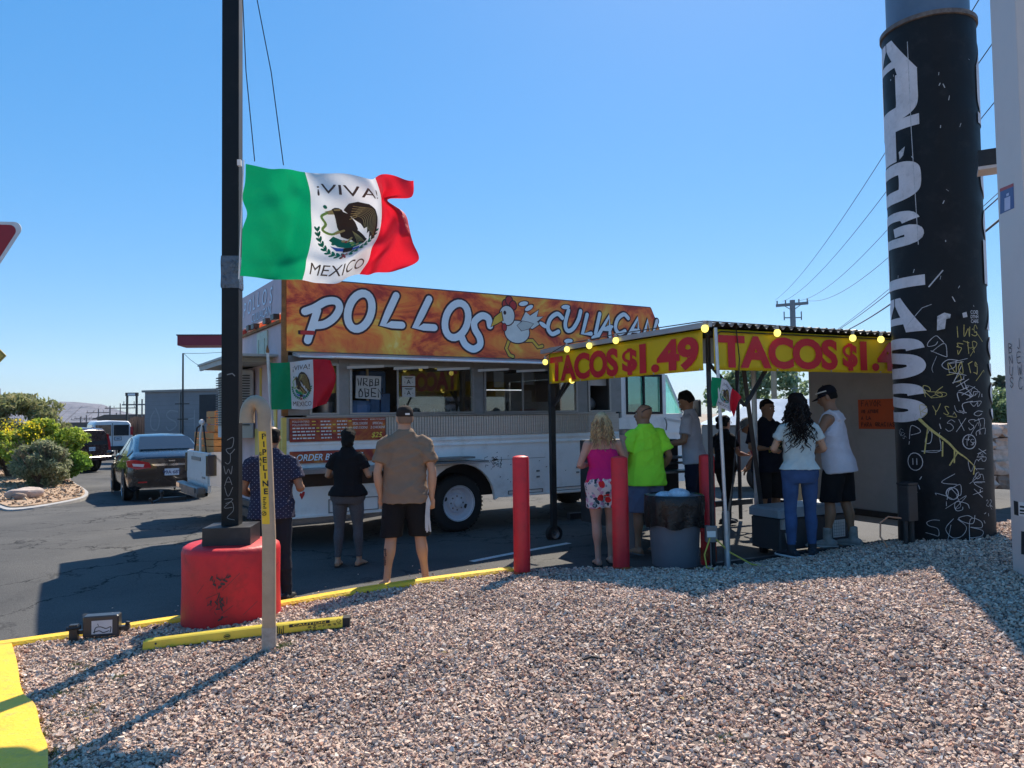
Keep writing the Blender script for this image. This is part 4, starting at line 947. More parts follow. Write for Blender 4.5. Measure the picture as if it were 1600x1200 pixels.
# resample to even steps in u
ev = []
for k in range(13):
    u = k/12; i = max(j for j in range(len(uu)) if uu[j] <= u+1e-9); i = min(i, len(uu)-2); f = (u-uu[i])/(uu[i+1]-uu[i])
    ev.append([fp(cols[i][j][0]*(1-f)+cols[i+1][j][0]*f, cols[i][j][1]*(1-f)+cols[i+1][j][1]*f) for j in range(8)])
Sf = flag_surface(ev)
def wv(u, v):
    a = min(1, u*3)
    d = .075*a*sin(u*13-v*2.2+.6)+.035*a*sin(u*22+v*6)+.022*sin(v*9+u*6)*a+.05*max(0, u-.6)*sin(v*15)
    d += .02*a*sin(u*34-v*11)*sin(v*7+1)+.014*a*sin(v*26+u*17)*max(0, sin(u*8+v*3))
    d += .03*math.exp(-((u-.14-.14*v)/.05)**2)+.02*math.exp(-((u-.30+.16*v)/.04)**2)-.025*math.exp(-((v-.82-.25*(.3-u))/.06)**2)*a
    return (0, d, 0), 0
make_flag(fl, Sf, .333, .667, 96, 64, wv, (.86, .245), [('¡VIVA!', 1.18), ('MEXICO', -1.72)])
mb = MB(); mb.tube([fp(381, 250), fp(378, 320), fp(373, 436)], .005, 6); mb.box(*[c for c in (-.03, .0, -.02, .02, .48, .53)]); mb.build('hoist_band', FWH, fl)
# flag on a white stick at the truck's rear corner
s0 = AT(427, 690, 9.72); s1 = AT(418, 548, 9.62)
f2 = thing('small_flag', 'small green white and red flag on a white stick in front of the truck', 'flag', s0, 0, 'green white and red flags')
mb = MB(); mb.tube([(0, 0, -.1), s1-s0], .018, 6); mb.build('flag_stick', M('stick_white', (.6, .6, .58), .5, dirt=.4), f2)
mb = MB(); q = s1-s0; mb.tube([q*.94, q, q*1.06], [.012, .022, .004], 6); mb.build('finial', RUST, f2)
tl, tr, bl_, br_ = [(422, 567), (453, 566), (490, 562), (505, 563), (521, 577)], 0, 0, 0
c2 = [[(422, 567), (423, 605), (425, 640)], [(438, 566.5), (439, 604), (441, 640)], [(453, 566), (452, 603), (455, 639)], [(472, 564), (470, 602), (473, 640)], [(490, 562), (491, 601), (490, 638)], [(505, 561), (514, 596), (500, 634)], [(516, 563), (523, 592), (509, 631)]]
ev2 = [[tuple(AT(p[0], p[1], 9.60)-s0) for p in c] for c in c2]
make_flag(f2, flag_surface(ev2), .333, .667, 48, 32, lambda u, v: ((0, .05*sin(u*9-v*2)*min(1, u*3)+.02*sin(u*17+v*5), 0), 0), (.86, .245), [('¡VIVA!', 1.15), ('MEXICO', -1.62)], cut=.05)
# folded flag on the galvanised pole by the stand's corner
s0 = AT(1138, 862, 7.45); s1 = AT(1118, 512, 7.45)
f3 = thing('small_flag', 'small drooping green white and red flag hung on the galvanised pole of the stand', 'flag', s0, 0, 'green white and red flags')
mb = MB(); mb.tube([(0, 0, -.25), s1-s0], .017, 8); mb.build('flag_stick', GALV, f3, smooth=True)
c3 = [[(1112, 589), (1111, 612), (1113, 635)], [(1121, 590), (1118, 614), (1119, 634)], [(1129, 592), (1126, 614), (1121, 634)], [(1138, 598), (1132, 618), (1132, 640)], [(1145, 606), (1141, 625), (1141, 644)], [(1150, 612), (1148, 625), (1144, 642)], [(1158, 621), (1152, 629), (1146, 652)]]
ev3 = [[tuple(AT(p[0], p[1], 7.42)-s0) for p in c] for c in c3]
make_flag(f3, flag_surface(ev3), .30, .667, 40, 26, lambda u, v: ((0, .03*sin(u*12-v*2)*min(1, u*3), 0), 0), (.80, .22), [('¡VIVA!', 1.2), ('MEXICO', -1.7)], cut=.05)

# ================================================================== red footing and black post
RED = M('red_paint', (.56, .018, .025), .55, var=.22, scale=3, dirt=.6, dcol=(.10, .02, .02), dscale=8, bump=.3, bscale=11)
REDB = M('red_bollard', (.60, .016, .025), .42, var=.15, scale=3, dirt=.45, dcol=(.2, .02, .02), dscale=5, bump=.06, bscale=20)
BX, BY = -2.43, 6.66; bz = ZG(BX, BY)
f = thing('post_footing', 'round red concrete footing under the black square post', 'footing', (BX, BY, bz), radians(20))
mb = MB(); mb.lathe([(.405, -.2), (.405, .05), (.398, .30), (.402, .585), (.392, .625), (.36, .645), (.001, .65)], (0, 0, 0), 48); ft = mb.build('concrete_drum', RED, f, smooth=50)
fm = FM(); rd = random.Random(9)
for i in range(26):
    a = rd.gauss(-1.72, .10); z = rd.gauss(.42, .03) if i < 10 else rd.gauss(.2, .07)
    if i >= 10: a = rd.gauss(-1.8, .09)
    p = [(a+rd.uniform(-.05, .05), z+rd.uniform(-.03, .03)) for _ in range(3)]; fm.add(stroke(p, rd.uniform(.006, .02)))
for i in range(9):
    a = rd.uniform(-2.6, -.7); fm.add(stroke([(a, rd.uniform(.05, .5)), (a+rd.uniform(.1, .4), rd.uniform(.05, .5))], .004))
fm.build('scuff_mark', DRK, lambda x, y, l: (.4065*cos(x), .4065*sin(x), y), ft)
p_ = thing('steel_post', 'tall black square steel post rising from the red footing', 'post', (BX, BY, bz+.645), radians(6))
mb = MB(); mb.box(-.19, .20, -.20, .17, .003, .15); mb.build('base_box', BLKP, p_)
mb = MB(); mb.box(-.0715, .0715, -.0715, .0715, .153, 8.0, ch=.004); sh = mb.build('post_shaft', M('post_black', (.008, .009, .011), .55, spec=.25, var=.3, scale=3, dirt=.08, dcol=(.10, .10, .11), dscale=8), p_)
mb = MB(); mb.tube([(0, 0, 2.19), (0, 0, 2.22), (0, 0, 2.30), (0, 0, 2.42), (0, 0, 2.47)], [.108, .111, .107, .111, .107], 4); tp = mb.build('tape_band', M('duct_tape', (.10, .115, .14), .30, metal=.3, var=.5, scale=14, bump=.6, bscale=30), p_)
tp.rotation_euler = (0, 0, 0)
for k, v in enumerate(tp.data.vertices): v.co = Matrix.Rotation(radians(45), 3, 'Z') @ v.co
fm = FM(); gm = M('chalk_grey', (.20, .21, .22), .8)
fm.add(stroke(bez([(-.02, .78), (.03, .80), (.02, .72), (-.03, .70), (.0, .66), (.04, .70)], 5), .006)); hand(fm, 'JWAVZ', -.045, .58, .075, .005, vert=True, asp=.9); fm.add(stroke([(-.02, 1.34), (.02, 1.35), (.04, 1.33)], .01)); fm.add(stroke(bez([(-.03, .24), (.02, .25), (.03, .18), (-.02, .12), (.04, .1)], 5), .005))
fm.build('scribble', gm, lambda x, y, l: (x, -.0723-l, y+.1), p_)
for i, (a, b) in enumerate((((378, -30), (398, 252)), ((396, -30), (443, 258)))):
    p0 = AT(a[0], a[1], PY-.02); p1 = AT(b[0], b[1], PY); mb = MB(); mid = (p0+p1)/2+Vector((.025 if i else -.02, 0, 0))
    mb.tube([p0-p_.location, mid-p_.location, p1-p_.location], .0045, 5); o = mb.build('cord', BLK, p_); 
    for v in o.data.vertices: v.co = Matrix.Rotation(-radians(6), 3, 'Z') @ v.co
s_ = thing('step_stool', 'low grey folding table behind the red footing', 'table', (-2.75, 7.35, ZA(-2.75, 7.35)), radians(15))
mb = MB(); mb.box(-.20, .35, -.15, .15, .585, .61); mb.build('table_top', M('table_blue', (.14, .17, .22), .4), s_)
for x, y in ((-.17, -.12), (.3, -.12), (-.17, .12), (.3, .12)): MB().box(x-.015, x+.015, y-.015, y+.015, 0, .585).build('leg', BLKP, s_)

# ================================================================== vent pipe and fallen marker
BEI = M('pipe_beige', (.42, .31, .21), .55, var=.18, scale=4, dirt=.3, dcol=(.28, .22, .16), dscale=9, bump=.08, bscale=30)
vx, vy = -1.73, 5.46; vz = ZG(vx, vy)
v_ = thing('vent_pipe', 'beige hooked vent pipe with a yellow gas pipeline strip', 'pipe', (vx, vy, vz), radians(-4))
PR = .047
hk = [(0, 0, -.15), (0, 0, .8), (-.035, 0, 1.64)]
for i in range(1, 11):
    a = pi*i/10*.98; hk.append((-.035-.062+.062*cos(a), 0, 1.64+.10*sin(a)))
hk += [(-.16, 0, 1.59)]
mb = MB(); mb.tube(hk, [PR]*3+[PR+.004*i/10 for i in range(10)]+[PR+.006], 20, cap=False); mb.tube([(-.16, 0, 1.595), (-.16, 0, 1.596)], .04, 12); vp = mb.build('pipe', BEI, v_, smooth=50)
mb = MB(); mb.lathe([(PR+.003, 0), (PR+.0035, .16)], (0, 0, 0), 18, cap=False); mb.build('bare_base', M('pipe_base', (.36, .32, .28), .6, var=.3, scale=12, dirt=.7, dcol=(.07, .06, .06), dscale=16), v_, smooth=True)
fm = FM(); fm.poly([(-.035, .88), (.026, .88), (.026, 1.53), (-.035, 1.53)], 0)
for i, ch in enumerate('PIPELINE'): fm.add(text(ch, .04, bold=.03), 1, dx=.008, dy=1.475-i*.055)
for i, ch in enumerate('GAS'): fm.add(text(ch, .022, bold=.03), 1, dx=-.021, dy=1.36-i*.036)
for i in range(7): fm.add(stroke([(-.008, 1.065-i*.012), (-.008+.016*(1-(i % 3)*.3), 1.065-i*.012)], .006), 1)
fm.add(stroke(circ(-.008, .955, .014, .014, 14)+[(.006, .955)], .004), 1); fm.add(stroke([(-.017, .945), (.001, .965)], .004), 1)
def pm(x, y, l):
    # follows the slight lean of the pipe
    k = 0 if y < .8 else -(y-.8)/.86*.035
    a = -pi/2+x/PR; r = PR+.0006+l; return (k+r*cos(a), r*sin(a), y)
fm.build('warning_strip', [YEL, INK], pm, vp, cut=.02)
m0 = G(226, 1008, .05); m1 = G(547, 981, .10)
d = m1-m0; L_ = d.length
mk = thing('fallen_marker', 'yellow pipeline marker post lying flat on the gravel', 'marker post', (m0.x, m0.y, ZG(m0.x, m0.y)+.035), math.atan2(d.y, d.x))
MY = M('marker_yellow', (.74, .55, .06), .35, var=.08, scale=3, dirt=.35, dcol=(.3, .2, .05), dscale=9)
mb = MB(); cr_ = [(-.042, -.005), (-.045, .01), (-.04, .052), (-.028, .060), (.0, .05), (.028, .060), (.04, .052), (.045, .01), (.042, -.005)]
n_ = 24; vs = []; slope = ZG(m1.x, m1.y)-ZG(m0.x, m0.y)
for i in range(n_+1):
    u = i/n_*(L_-.05); z = slope*u/L_+.01*sin(u*2)
    for a, b in cr_: vs.append((u+.02*(b if i == 0 else 0), a, b+z-.02))
k = len(cr_); fs = [(i*k+j, i*k+(j+1) % k, (i+1)*k+(j+1) % k, (i+1)*k+j) for i in range(n_) for j in range(k)]+[tuple(range(k)), tuple(n_*k+j for j in range(k-1, -1, -1))]
mo = mb.add(vs, fs).build('marker_body', MY, mk, smooth=30)
mb = MB(); z = slope*(L_-.02)/L_; mb.box(L_-.052, L_+.0, -.048, .048, z-.03, z+.045); mb.build('end_cap', BLK, mk)
fm = FM(); u0 = L_*.615
fm.poly([(L_*.70, .012), (L_*.90, .012), (L_*.90, .035), (L_*.70, .035)], 1); fm.add(text('CAUTION', .016, bold=.02, width=.24), 0, dx=L_*.80, dy=.016, rot=0)
for i, ch in enumerate('PIPELINE'): fm.add(text(ch, .022, bold=.02), 1, dx=L_*.965-i*.036, dy=-.002, rot=-pi/2)
for i, ch in enumerate('GAS'): fm.add(text(ch, .016, bold=.02), 1, dx=L_*.80-i*.028+.03, dy=-.022, rot=-pi/2)
for i in range(7): fm.add(stroke([(u0+i*.014, -.02), (u0+i*.014, .03-(i % 3)*.012)], .006), 1)
fm.add(stroke(circ(L_*.945, .022, .014, .014, 12)+[(L_*.945+.014, .022)], .004), 1)
fm.add(stroke(circ(L_*.40, .0, .022, .013, 12)+[(L_*.40+.022, 0)], .004), 1); fm.add(stroke([(L_*.40-.012, 0), (L_*.40+.012, 0)], .008), 1)
fm.build('marker_print', [MY, INK], lambda x, y, l: (x, -.0455-l, y+.01+slope*x/L_), mo)
mb = MB(); mb.lathe([(.008, .0), (.001, .001)], (0, 0, 0), 10, 'y'); mb.xf(lambda p: Vector((.09, -.0458, .02))+p).build('bolt_hole', DRK, mk)
# small flood lamp on the kerb
fx, fy = G(147, 1000, -.03).xy
fl_ = thing('flood_lamp', 'small black flood lamp with a white sticker at the kerb', 'flood lamp', (fx, fy+.12, ZG(fx, fy+.12)+.03), radians(14))
mb = MB(); mb.box(-.13, .13, -.05, .06, .0, .16, ch=.008); hs = mb.build('lamp_housing', M('lamp_black', (.03, .033, .04), .35, var=.2), fl_)
mb = MB(); mb.box(-.065, .085, -.0525, -.0502, .02, .125); stk = mb.build('sticker', M('sticker_white', (.55, .53, .55), .7), hs)
fm = FM(); fm.add(stroke(bez([(-.045, .03), (-.035, .07), (0, .075), (.04, .06), (.075, .07), (.07, .03)], 5), .007)); fm.add(stroke(bez([(-.05, .035), (-.01, .045), (.02, .03), (.06, .04)], 5), .007)); fm.add(stroke([(-.02, .1), (-.015, .085)], .005))
fm.build('sticker_print', INK, lambda x, y, l: (x, -.0528-l, y), stk)
mb = MB(); mb.box(-.23, -.17, -.04, .01, -.08, .10); mb.box(-.20, -.131, -.02, .02, .02, .05); mb.tube([(-.25, -.03, .07), (-.15, -.03, .08)], .018, 8); mb.box(.131, .20, -.02, .03, .03, .06); mb.tube([(.17, 0, .02), (.19, .0, .09)], .016, 8); mb.build('bracket', BLKP, fl_)

# ================================================================== bollards
def bollard(x, y, h, r, lab, lean=0):
    b = thing('bollard', lab, 'bollard', (x, y, ZG(x, y)), 0, 'red steel bollards')
    mb = MB(); mb.lathe([(r, -.25), (r, h-.015), (r*.93, h), (r*.5, h+.012), (.001, h+.015)], (0, 0, 0), 28); body = mb.build('steel_tube', REDB, b, smooth=50)
    mb = MB(); mb.lathe([(r+.003, -.08), (r+.003, .035)], (0, 0, 0), 28, cap=False); mb.build('scraped_base', M('bollard_base', (.36, .05, .02), .6, var=.4, scale=9, dirt=.7, dcol=(.6, .4, .03), dscale=7), b, smooth=True)
    return b
bollard(.075, 7.74, 1.17, .083, 'red bollard standing alone at the end of the yellow kerb')
bollard(1.08, 7.84, 1.13, .085, 'red bollard in front of the woman in the pink top')
b3 = bollard(2.12, 8.45, 1.05, .083, 'red bollard in the shade between trash can and stand corner')
# power box strapped to the far bollard with yellow cords
pb = thing('power_box', 'grey outlet box with yellow cords behind the trash can', 'outlet box', (2.0, 7.72, ZG(2.0, 7.72)), 0)
mb = MB(); mb.box(-.09, .02, -.04, .04, .26, .42, ch=.006); mb.box(.1, .16, .02, .08, -.05, .55); mb.tube([(-.03, 0, .25), (-.03, 0, -.1)], .018, 6); mb.build('outlet_case', STLD, pb)
mb = MB(); mb.box(-.085, .0, -.044, -.0405, .31, .37); mb.build('outlet', PAP, pb)
mb = MB(); mb.tube([(-.06, -.05, .30), (-.13, -.10, .15), (-.12, -.14, .03), (-.03, -.16, .015)], .008, 6); mb.tube([(.0, -.05, .29), (.12, -.1, .17), (.30, -.2, .07), (.55, -.28, .035), (.95, -.3, .03)], .008, 6); mb.build('yellow_cord', M('cord_yellow', (.55, .42, .06), .5), pb, smooth=True)
# trash can
tc_ = thing('trash_can', 'grey round trash can with black liner bag between two bollards', 'trash can', (1.66, 8.0, ZG(1.66, 8.0)), 0)
mb = MB(); mb.lathe([(.235, 0), (.265, .48), (.275, .64), (.29, .66), (.29, .70), (.25, .70)], (0, 0, 0), 32); mb.build('can', M('can_grey', (.13, .13, .15), .6, var=.08, dirt=.3, dcol=(.1, .1, .1)), tc_, smooth=40)
mb = MB(); n_ = 64; vs = []; fs = []; rd = random.Random(8)
ph = [rd.uniform(0, 6.28) for _ in range(6)]
rows = [(.255, .66, .0), (.292, .715, .004), (.304, .70, .008), (.302, .62, .012), (.299, .54, .016), (.295, .46, .022), (.290, .40, .022)]
for k, (r, z, a) in enumerate(rows):
    for j in range(n_):
        th = 2*pi*j/n_; rr = r+a*(.6*sin(9*th+ph[0]+k*.7)+.5*sin(17*th+ph[1]-k*.5)); vs.append((rr*cos(th), rr*sin(th), z+(.018*sin(5*th+ph[2]) if k > 4 else 0)))
fs = [(k*n_+j, k*n_+(j+1) % n_, (k+1)*n_+(j+1) % n_, (k+1)*n_+j) for k in range(len(rows)-1) for j in range(n_)]+[tuple(range(n_))]
mb.add(vs, fs).build('liner_bag', M('bag_black', (.010, .010, .011), .3, var=.2, spec=.4, bump=.5, bscale=25), tc_, smooth=60)
mb = MB(); mb.ball((.05, .0, .71), .11, 12, 8, sc=(1.1, 1, .6)); mb.ball((-.08, .05, .69), .09, 10, 7, sc=(1.2, 1, .6)); mb.build('trash', M('trash_pale', (.50, .58, .66), .5, var=.4, scale=12), tc_, smooth=True)
# cooler chest, boxes under the stand
c_ = thing('cooler', 'dark grey cooler chest with pale lid behind the woman in jeans', 'cooler', (3.25, 9.0, ZG(3.25, 9.0)-.02), QA)
mb = MB(); mb.box(-.42, .72, -.2, .25, .0, .36, ch=.02); mb.build('cooler_body', M('cooler_dark', (.05, .052, .058), .5), c_)
mb = MB(); mb.box(-.44, .74, -.22, .27, .362, .47, ch=.025); mb.build('cooler_lid', M('cooler_lid', (.30, .35, .40), .5, dirt=.3), c_)
mb = MB(); mb.box(.42, .62, -.2035, -.2005, .08, .28); pl = mb.build('paper_label', PAP, c_)
mb = MB()
for i in range(5): mb.box(.43, .61, -.2045, -.2036, .10+i*.035, .103+i*.035); mb.box(.44+i*.037, .443+i*.037, -.2045, -.2036, .09, .27)
mb.build('label_print', STLD, pl)
mb = MB(); mb.box(-.42, -.2, -.24, -.205, .24, .35); mb.tube([(-.36, -.23, .20), (-.36, -.25, .10), (-.24, -.25, .10)], .015, 6); mb.build('cooler_latch', GALV, c_)
b_ = thing('cardboard_box', 'tall tan cardboard box standing behind the cooler', 'box', (4.75, 13.6, 0), .4)
mb = MB(); mb.box(-.2, .25, -.25, .25, .0, .78, ch=.01); mb.build('carton', M('cardboard', (.38, .26, .14), .8, var=.15), b_)
mb = MB(); mb.prism([(-.2, .78), (.03, .90), (.25, .79)], -.22, -.21); mb.build('flap', MATS['cardboard'], b_)

# ================================================================== sign column with stacked letters
CX, CY, CR = 4.60, 8.24, .455; cz = ZG(4.4, 7.8)
k_ = thing('sign_column', 'wide black round column with white stacked AUTOGLASS letters and graffiti', 'column', (CX, CY, cz), 0)
BCOL = M('column_black', (.010, .011, .013), .55, spec=.22, var=.25, scale=3, dirt=.12, dcol=(.16, .15, .14), dscale=5, bump=.05, bscale=20)
mb = MB(); mb.lathe([(CR+.008, -.3), (CR+.004, .0), (CR, .4), (CR, 5.42)], (0, 0, 0), 64); sc = mb.build('column_shaft', BCOL, k_, smooth=40)
mb = MB(); mb.lathe([(CR, 5.42), (CR+.02, 5.425), (CR+.02, 5.47), (CR-.02, 5.485), (.40, 5.49)], (0, 0, 0), 64); mb.build('weld_collar', M('collar_rust', (.12, .10, .09), .6, var=.4, scale=14, dirt=.7, dcol=(.35, .30, .27), dscale=10), k_, smooth=30)
mb = MB(); mb.lathe([(.405, 5.47), (.405, 9.5)], (0, 0, 0), 48, cap=False); mb.build('upper_tube', M('tube_blue', (.10, .16, .24), .5, var=.2, scale=2, dirt=.3, dcol=(.05, .08, .12), dscale=3), k_, smooth=True)
view = math.atan2(-CY, -CX)              # direction from the column towards the lens
def colmap(x, y, l): a = view+x/CR; return ((CR+.003+l)*cos(a), (CR+.003+l)*sin(a), y)
LW = M('letter_paint', (.64, .61, .63), .6, var=.14, scale=4, dirt=.35, dcol=(.09, .09, .10), dscale=13)
ys = [(55, 117), (113, 188), (184, 250), (250, 314), (327, 384), (380, 450), (462, 520), (526, 592), (597, 661)]
def zpx(y): return AT(1410, y, 8.05).z-cz
BLOCK = {'A': [[(0, 0), (.28, 0), (.31, .24), (.52, .24), (.52, .44), (.36, .44), (.5, .80), (.5, 1), (.36, 1)], [(.521, 0), (.521, 1), (.64, 1), (1, 0), (.72, 0), (.68, .24), (.521, .24), (.521, .44), (.63, .44), (.521, .8)]],
         'U_': [[(0, 1), (.25, 1), (.25, .30), (.34, .18), (.5, .18), (.5, 0), (.2, 0), (0, .2)], [(.501, 0), (.501, .18), (.6, .22), (.66, .32), (.66, 1), (1, 1), (1, .3), (.78, 0)]],
         'T': [[(0, 1), (1, 1), (1, .74), (.66, .74), (.66, 0), (.34, 0), (.34, .74), (0, .74)]],
         'O_': [[(.25, 1), (.5, 1), (.5, .82), (.36, .82), (.30, .7), (.30, .3), (.36, .18), (.5, .18), (.5, 0), (.25, 0), (0, .25), (0, .75)], [(.501, 0), (.501, .18), (.58, .2), (.62, .3), (.62, .7), (.58, .8), (.501, .82), (.501, 1), (.8, 1), (1, .8), (1, .2), (.8, 0)]],
         'G_': [[(1, .66), (1, .80), (.85, 1), (.2, 1), (0, .8), (0, .2), (.2, 0), (1, 0), (1, .54), (.52, .54), (.52, .36), (.62, .36), (.62, .2), (.36, .2), (.30, .3), (.30, .72), (.36, .82), (.62, .82), (.68, .66)]],
         'L': [[(0, 1), (.36, 1), (.36, .24), (1, .24), (1, 0), (0, 0)]],
         'S_': [[(1, .70), (1, .85), (.85, 1), (.2, 1), (0, .85), (0, .55), (.15, .42), (.62, .38), (.62, .22), (.38, .22), (.34, .32), (0, .32), (0, .15), (.2, 0), (.85, 0), (1, .15), (1, .48), (.85, .60), (.38, .64), (.38, .78), (.62, .78), (.66, .70)]]}
PEN = {'U': [(.16, 1), (.16, .6), (.16, .36), (.19, .22), (.30, .16), (.5, .155), (.70, .16), (.81, .22), (.84, .36), (.84, .6), (.84, 1)], 'O': [(.5, .845), (.30, .84), (.19, .78), (.16, .64), (.16, .36), (.19, .22), (.30, .16), (.5, .155), (.70, .16), (.81, .22), (.84, .36), (.84, .64), (.81, .78), (.70, .84), (.5, .845)],
       'S': [(.84, .70), (.80, .82), (.66, .865), (.5, .87), (.30, .86), (.18, .80), (.165, .68), (.24, .57), (.5, .51), (.76, .45), (.84, .34), (.82, .21), (.68, .14), (.5, .13), (.30, .14), (.18, .20), (.16, .32)], 'G': [(.84, .68), (.76, .84), (.5, .88), (.24, .82), (.17, .64), (.17, .36), (.26, .17), (.5, .13), (.84, .14), (.84, .42), (.56, .42)]}
fm = FM(); AW = .78
for off in (-.885, 1.43-.885+.0):
    for ch, (a, b) in zip('AUTOGLASS', ys):
        z1, z0 = zpx(a+1.5), zpx(b-1)
        if ch in PEN:
            vs_, fs_ = stroke(bez(PEN[ch], 5), .31 if ch in 'UO' else .26, cap=False); fm.add(([(off+v[0]*AW, z0+v[1]*(z1-z0)) for v in vs_], fs_), 0)
        for pl in BLOCK.get(ch, []):
            pts = []
            for q in range(len(pl)):
                p, p2 = pl[q], pl[(q+1) % len(pl)]
                pts.append((p[0], p[1]))
            fm.poly([(off+p[0]*AW, z0+p[1]*(z1-z0)) for p in pts], 0)
fm.build('lettering', LW, colmap, sc, cut=.08)
GD = dict(dirt=.85, dcol=(.02, .02, .022), dscale=22)
GW, GY = M('graffiti_white', (.50, .50, .52), .7, var=.3, scale=20, **GD), M('graffiti_yellow', (.50, .42, .14), .7, var=.3, scale=20, **GD)
fm = FM(); C2 = lambda px, py: ((px-1482)/75.*.47, AT(1482, py, 7.85).z-cz)   # rough place on the face of the shaft
grd = random.Random(77)
def gh(s, px, py, h, wd, mi, vert=False, rot=0, asp=.7):
    x, y = C2(px, py); hand(fm, s, x, y, h*.92, wd*.62, mi, vert=vert, rot=rot, asp=asp*.9, jit=.15)
    for k in range(len(s)//2):      # the swooping tails and overlaps of quick tags
        cx, cy = x+grd.uniform(0, h*.8*len(s))*cos(rot), y+grd.uniform(0, h*.8*len(s))*sin(rot)
        fm.add(stroke(bez([(cx+grd.uniform(-h, h)*.7, cy+grd.uniform(-h, h)*.7) for _ in range(grd.randint(3, 5))], 5), wd*grd.uniform(.35, .6)), mi)
gh('IWS', 1505, 528, .12, .011, 1, asp=.6); gh('STP', 1506, 553, .12, .011, 1, asp=.55); gh('NOTS', 1496, 585, .12, .012, 1, asp=.5); gh('R6', 1458, 620, .12, .012, 1); gh('BYS', 1452, 650, .12, .010, 1); gh('SXS', 1488, 672, .12, .008, 0)
gh('GDOXH', 1462, 532, .16, .010, 0, rot=-1.05); gh('HZL', 1500, 600, .13, .012, 0, rot=-1.25); gh('SBOFE', 1522, 612, .12, .009, 0, rot=-1.45); gh('XRISUX', 1533, 700, .10, .009, 0, rot=-1.7); gh('22', 1543, 790, .06, .006, 0)
gh('PO', 1436, 688, .15, .010, 0, rot=-.1); gh('VRGO', 1474, 745, .14, .009, 0, rot=-1.2, asp=.9); gh('SOB', 1452, 838, .20, .008, 0, asp=.9); gh('CUS', 1414, 672, .05, .005, 0, rot=-1.1); gh('TS', 1512, 695, .06, .006, 0)
for px, py, r in ((1442, 722, .075), (1518, 690, .06), (1492, 770, .05)):
    x, y = C2(px, py); fm.add(stroke(circ(x, y, r, r*1.2, 18)+[(x+r, y)], .008), 0)
x, y = C2(1442, 722); fm.add(stroke([(x-.02, y+.03), (x-.02, y-.03)], .008), 0); fm.add(stroke([(x+.02, y+.03), (x+.02, y-.03)], .008), 0)
P2 = [C2(*p) for p in ((1452, 655), (1466, 670), (1488, 690), (1500, 705), (1512, 715), (1524, 728))]
fm.add(stroke(bez(P2, 5), [.03-.0009*i for i in range(26)]), 1)
for a, b in (((1463, 668), (1457, 708)), ((1482, 690), (1481, 712)), ((1497, 702), (1496, 722)), ((1500, 708), (1490, 726)), ((1524, 728), (1522, 740))): fm.add(stroke([C2(*a), C2(*b)], .012), 1)
rd = random.Random(2)
for i in range(46):
    px, py = rd.uniform(1425, 1545), rd.uniform(80, 840); x, y = C2(px, py); fm.add(stroke([(x, y), (x+rd.uniform(-.02, .02), y-rd.uniform(.005, .05))], rd.uniform(.003, .008)), 0)
fm.add(stroke([C2(1455, 60), C2(1456, 200), C2(1460, 380)], .006), 0); fm.add(stroke([C2(1440, 505), C2(1462, 480), C2(1474, 476)], .006), 0); fm.add(stroke([C2(1472, 448), C2(1490, 425)], .012), 0)
fm.poly([C2(*p) for p in ((1480, 517), (1481, 495), (1490, 490), (1498, 493), (1497, 499), (1492, 500), (1490, 515))], 0); fm.poly([C2(*p) for p in ((1436, 228), (1446, 222), (1443, 235), (1437, 240))], 0); fm.poly([C2(*p) for p in ((1513, 492), (1519, 490), (1520, 498), (1514, 499))], 0)
for i, s_ in enumerate(('COEJ', 'DTNH', 'CARE')): x, y = C2(1525, 490+i*7); fm.add(text(s_, .035, bold=.02, width=.075), 0, dx=x+.035, dy=y-.02)
fm.build('graffiti', [GW, GY], colmap, sc, cut=.06)
e_ = thing('electrical_box', 'narrow black electrical box at the foot of the black column', 'electrical box', (3.98, 7.80, ZG(3.98, 7.8)), radians(28))
mb = MB(); mb.box(-.075, .075, -.06, .06, .24, .60, ch=.008); mb.box(-.08, .08, -.065, .065, .601, .62); mb.build('box_case', BLKP, e_)
mb = MB(); mb.tube([(-.05, 0, -.1), (-.05, 0, .24)], .022, 8); mb.tube([(.04, 0, -.1), (.04, 0, .24)], .03, 8); mb.build('conduit', BLKP, e_, smooth=True)
mb = MB(); c0 = Vector((3.75, 8.0, ZG(3.75, 8)));  mb.tube([(3.93, 7.78, c0.z+.32), (3.80, 7.85, c0.z+.33), (3.72, 7.85, c0.z+.27), (3.69, 7.8, c0.z+.14), (3.72, 7.7, c0.z+.04), (3.85, 7.6, c0.z+.025), (4.0, 7.45, c0.z+.02)], .009, 6)
tag(mb.build('extension_cord', M('cord_orange', (.55, .25, .14), .5), smooth=True), 'pale orange cord looping from the black electrical box', 'cord')
# white square post at the right
wx = thing('white_post', 'pale square post with stickers at the right of the black column', 'post', (4.30, 6.16, ZG(4.1, 6.2)), radians(-10))
WPM = M('post_pale', (.60, .54, .51), .5, var=.05, scale=1.5, dirt=.2, dcol=(.3, .28, .27), dscale=3)
mb = MB(); mb.box(-.22, .22, -.22, .22, -.3, 7.5, ch=.006); wp = mb.build('post_shaft', WPM, wx)
def wmap(px, py):                     # a spot on the left face of the post
    M_ = wx.matrix_basis.inverted(); o = M_ @ EYE; d = M_.to_3x3() @ ray(px, py); p = o+d*((-.22-o.x)/d.x); return p.y, p.z
bpy.context.view_layer.update()
def quadp(pts): return [(-q[0], q[1]) for q in (wmap(*p) for p in pts)]
wl = lambda x, y, l: (-.2212-l, -x, y)
fm = FM(); fm.poly(quadp([(1563, 296), (1584, 287), (1585, 325), (1563, 335)]), 0); fm.poly(quadp([(1562.5, 295), (1584, 286), (1584, 291), (1562.5, 300)]), 1); fm.poly(quadp([(1570, 310), (1579, 306), (1579, 326), (1570, 330)]), 2); fm.poly(quadp([(1573, 303), (1577, 301), (1577, 305), (1573, 307)]), 2)
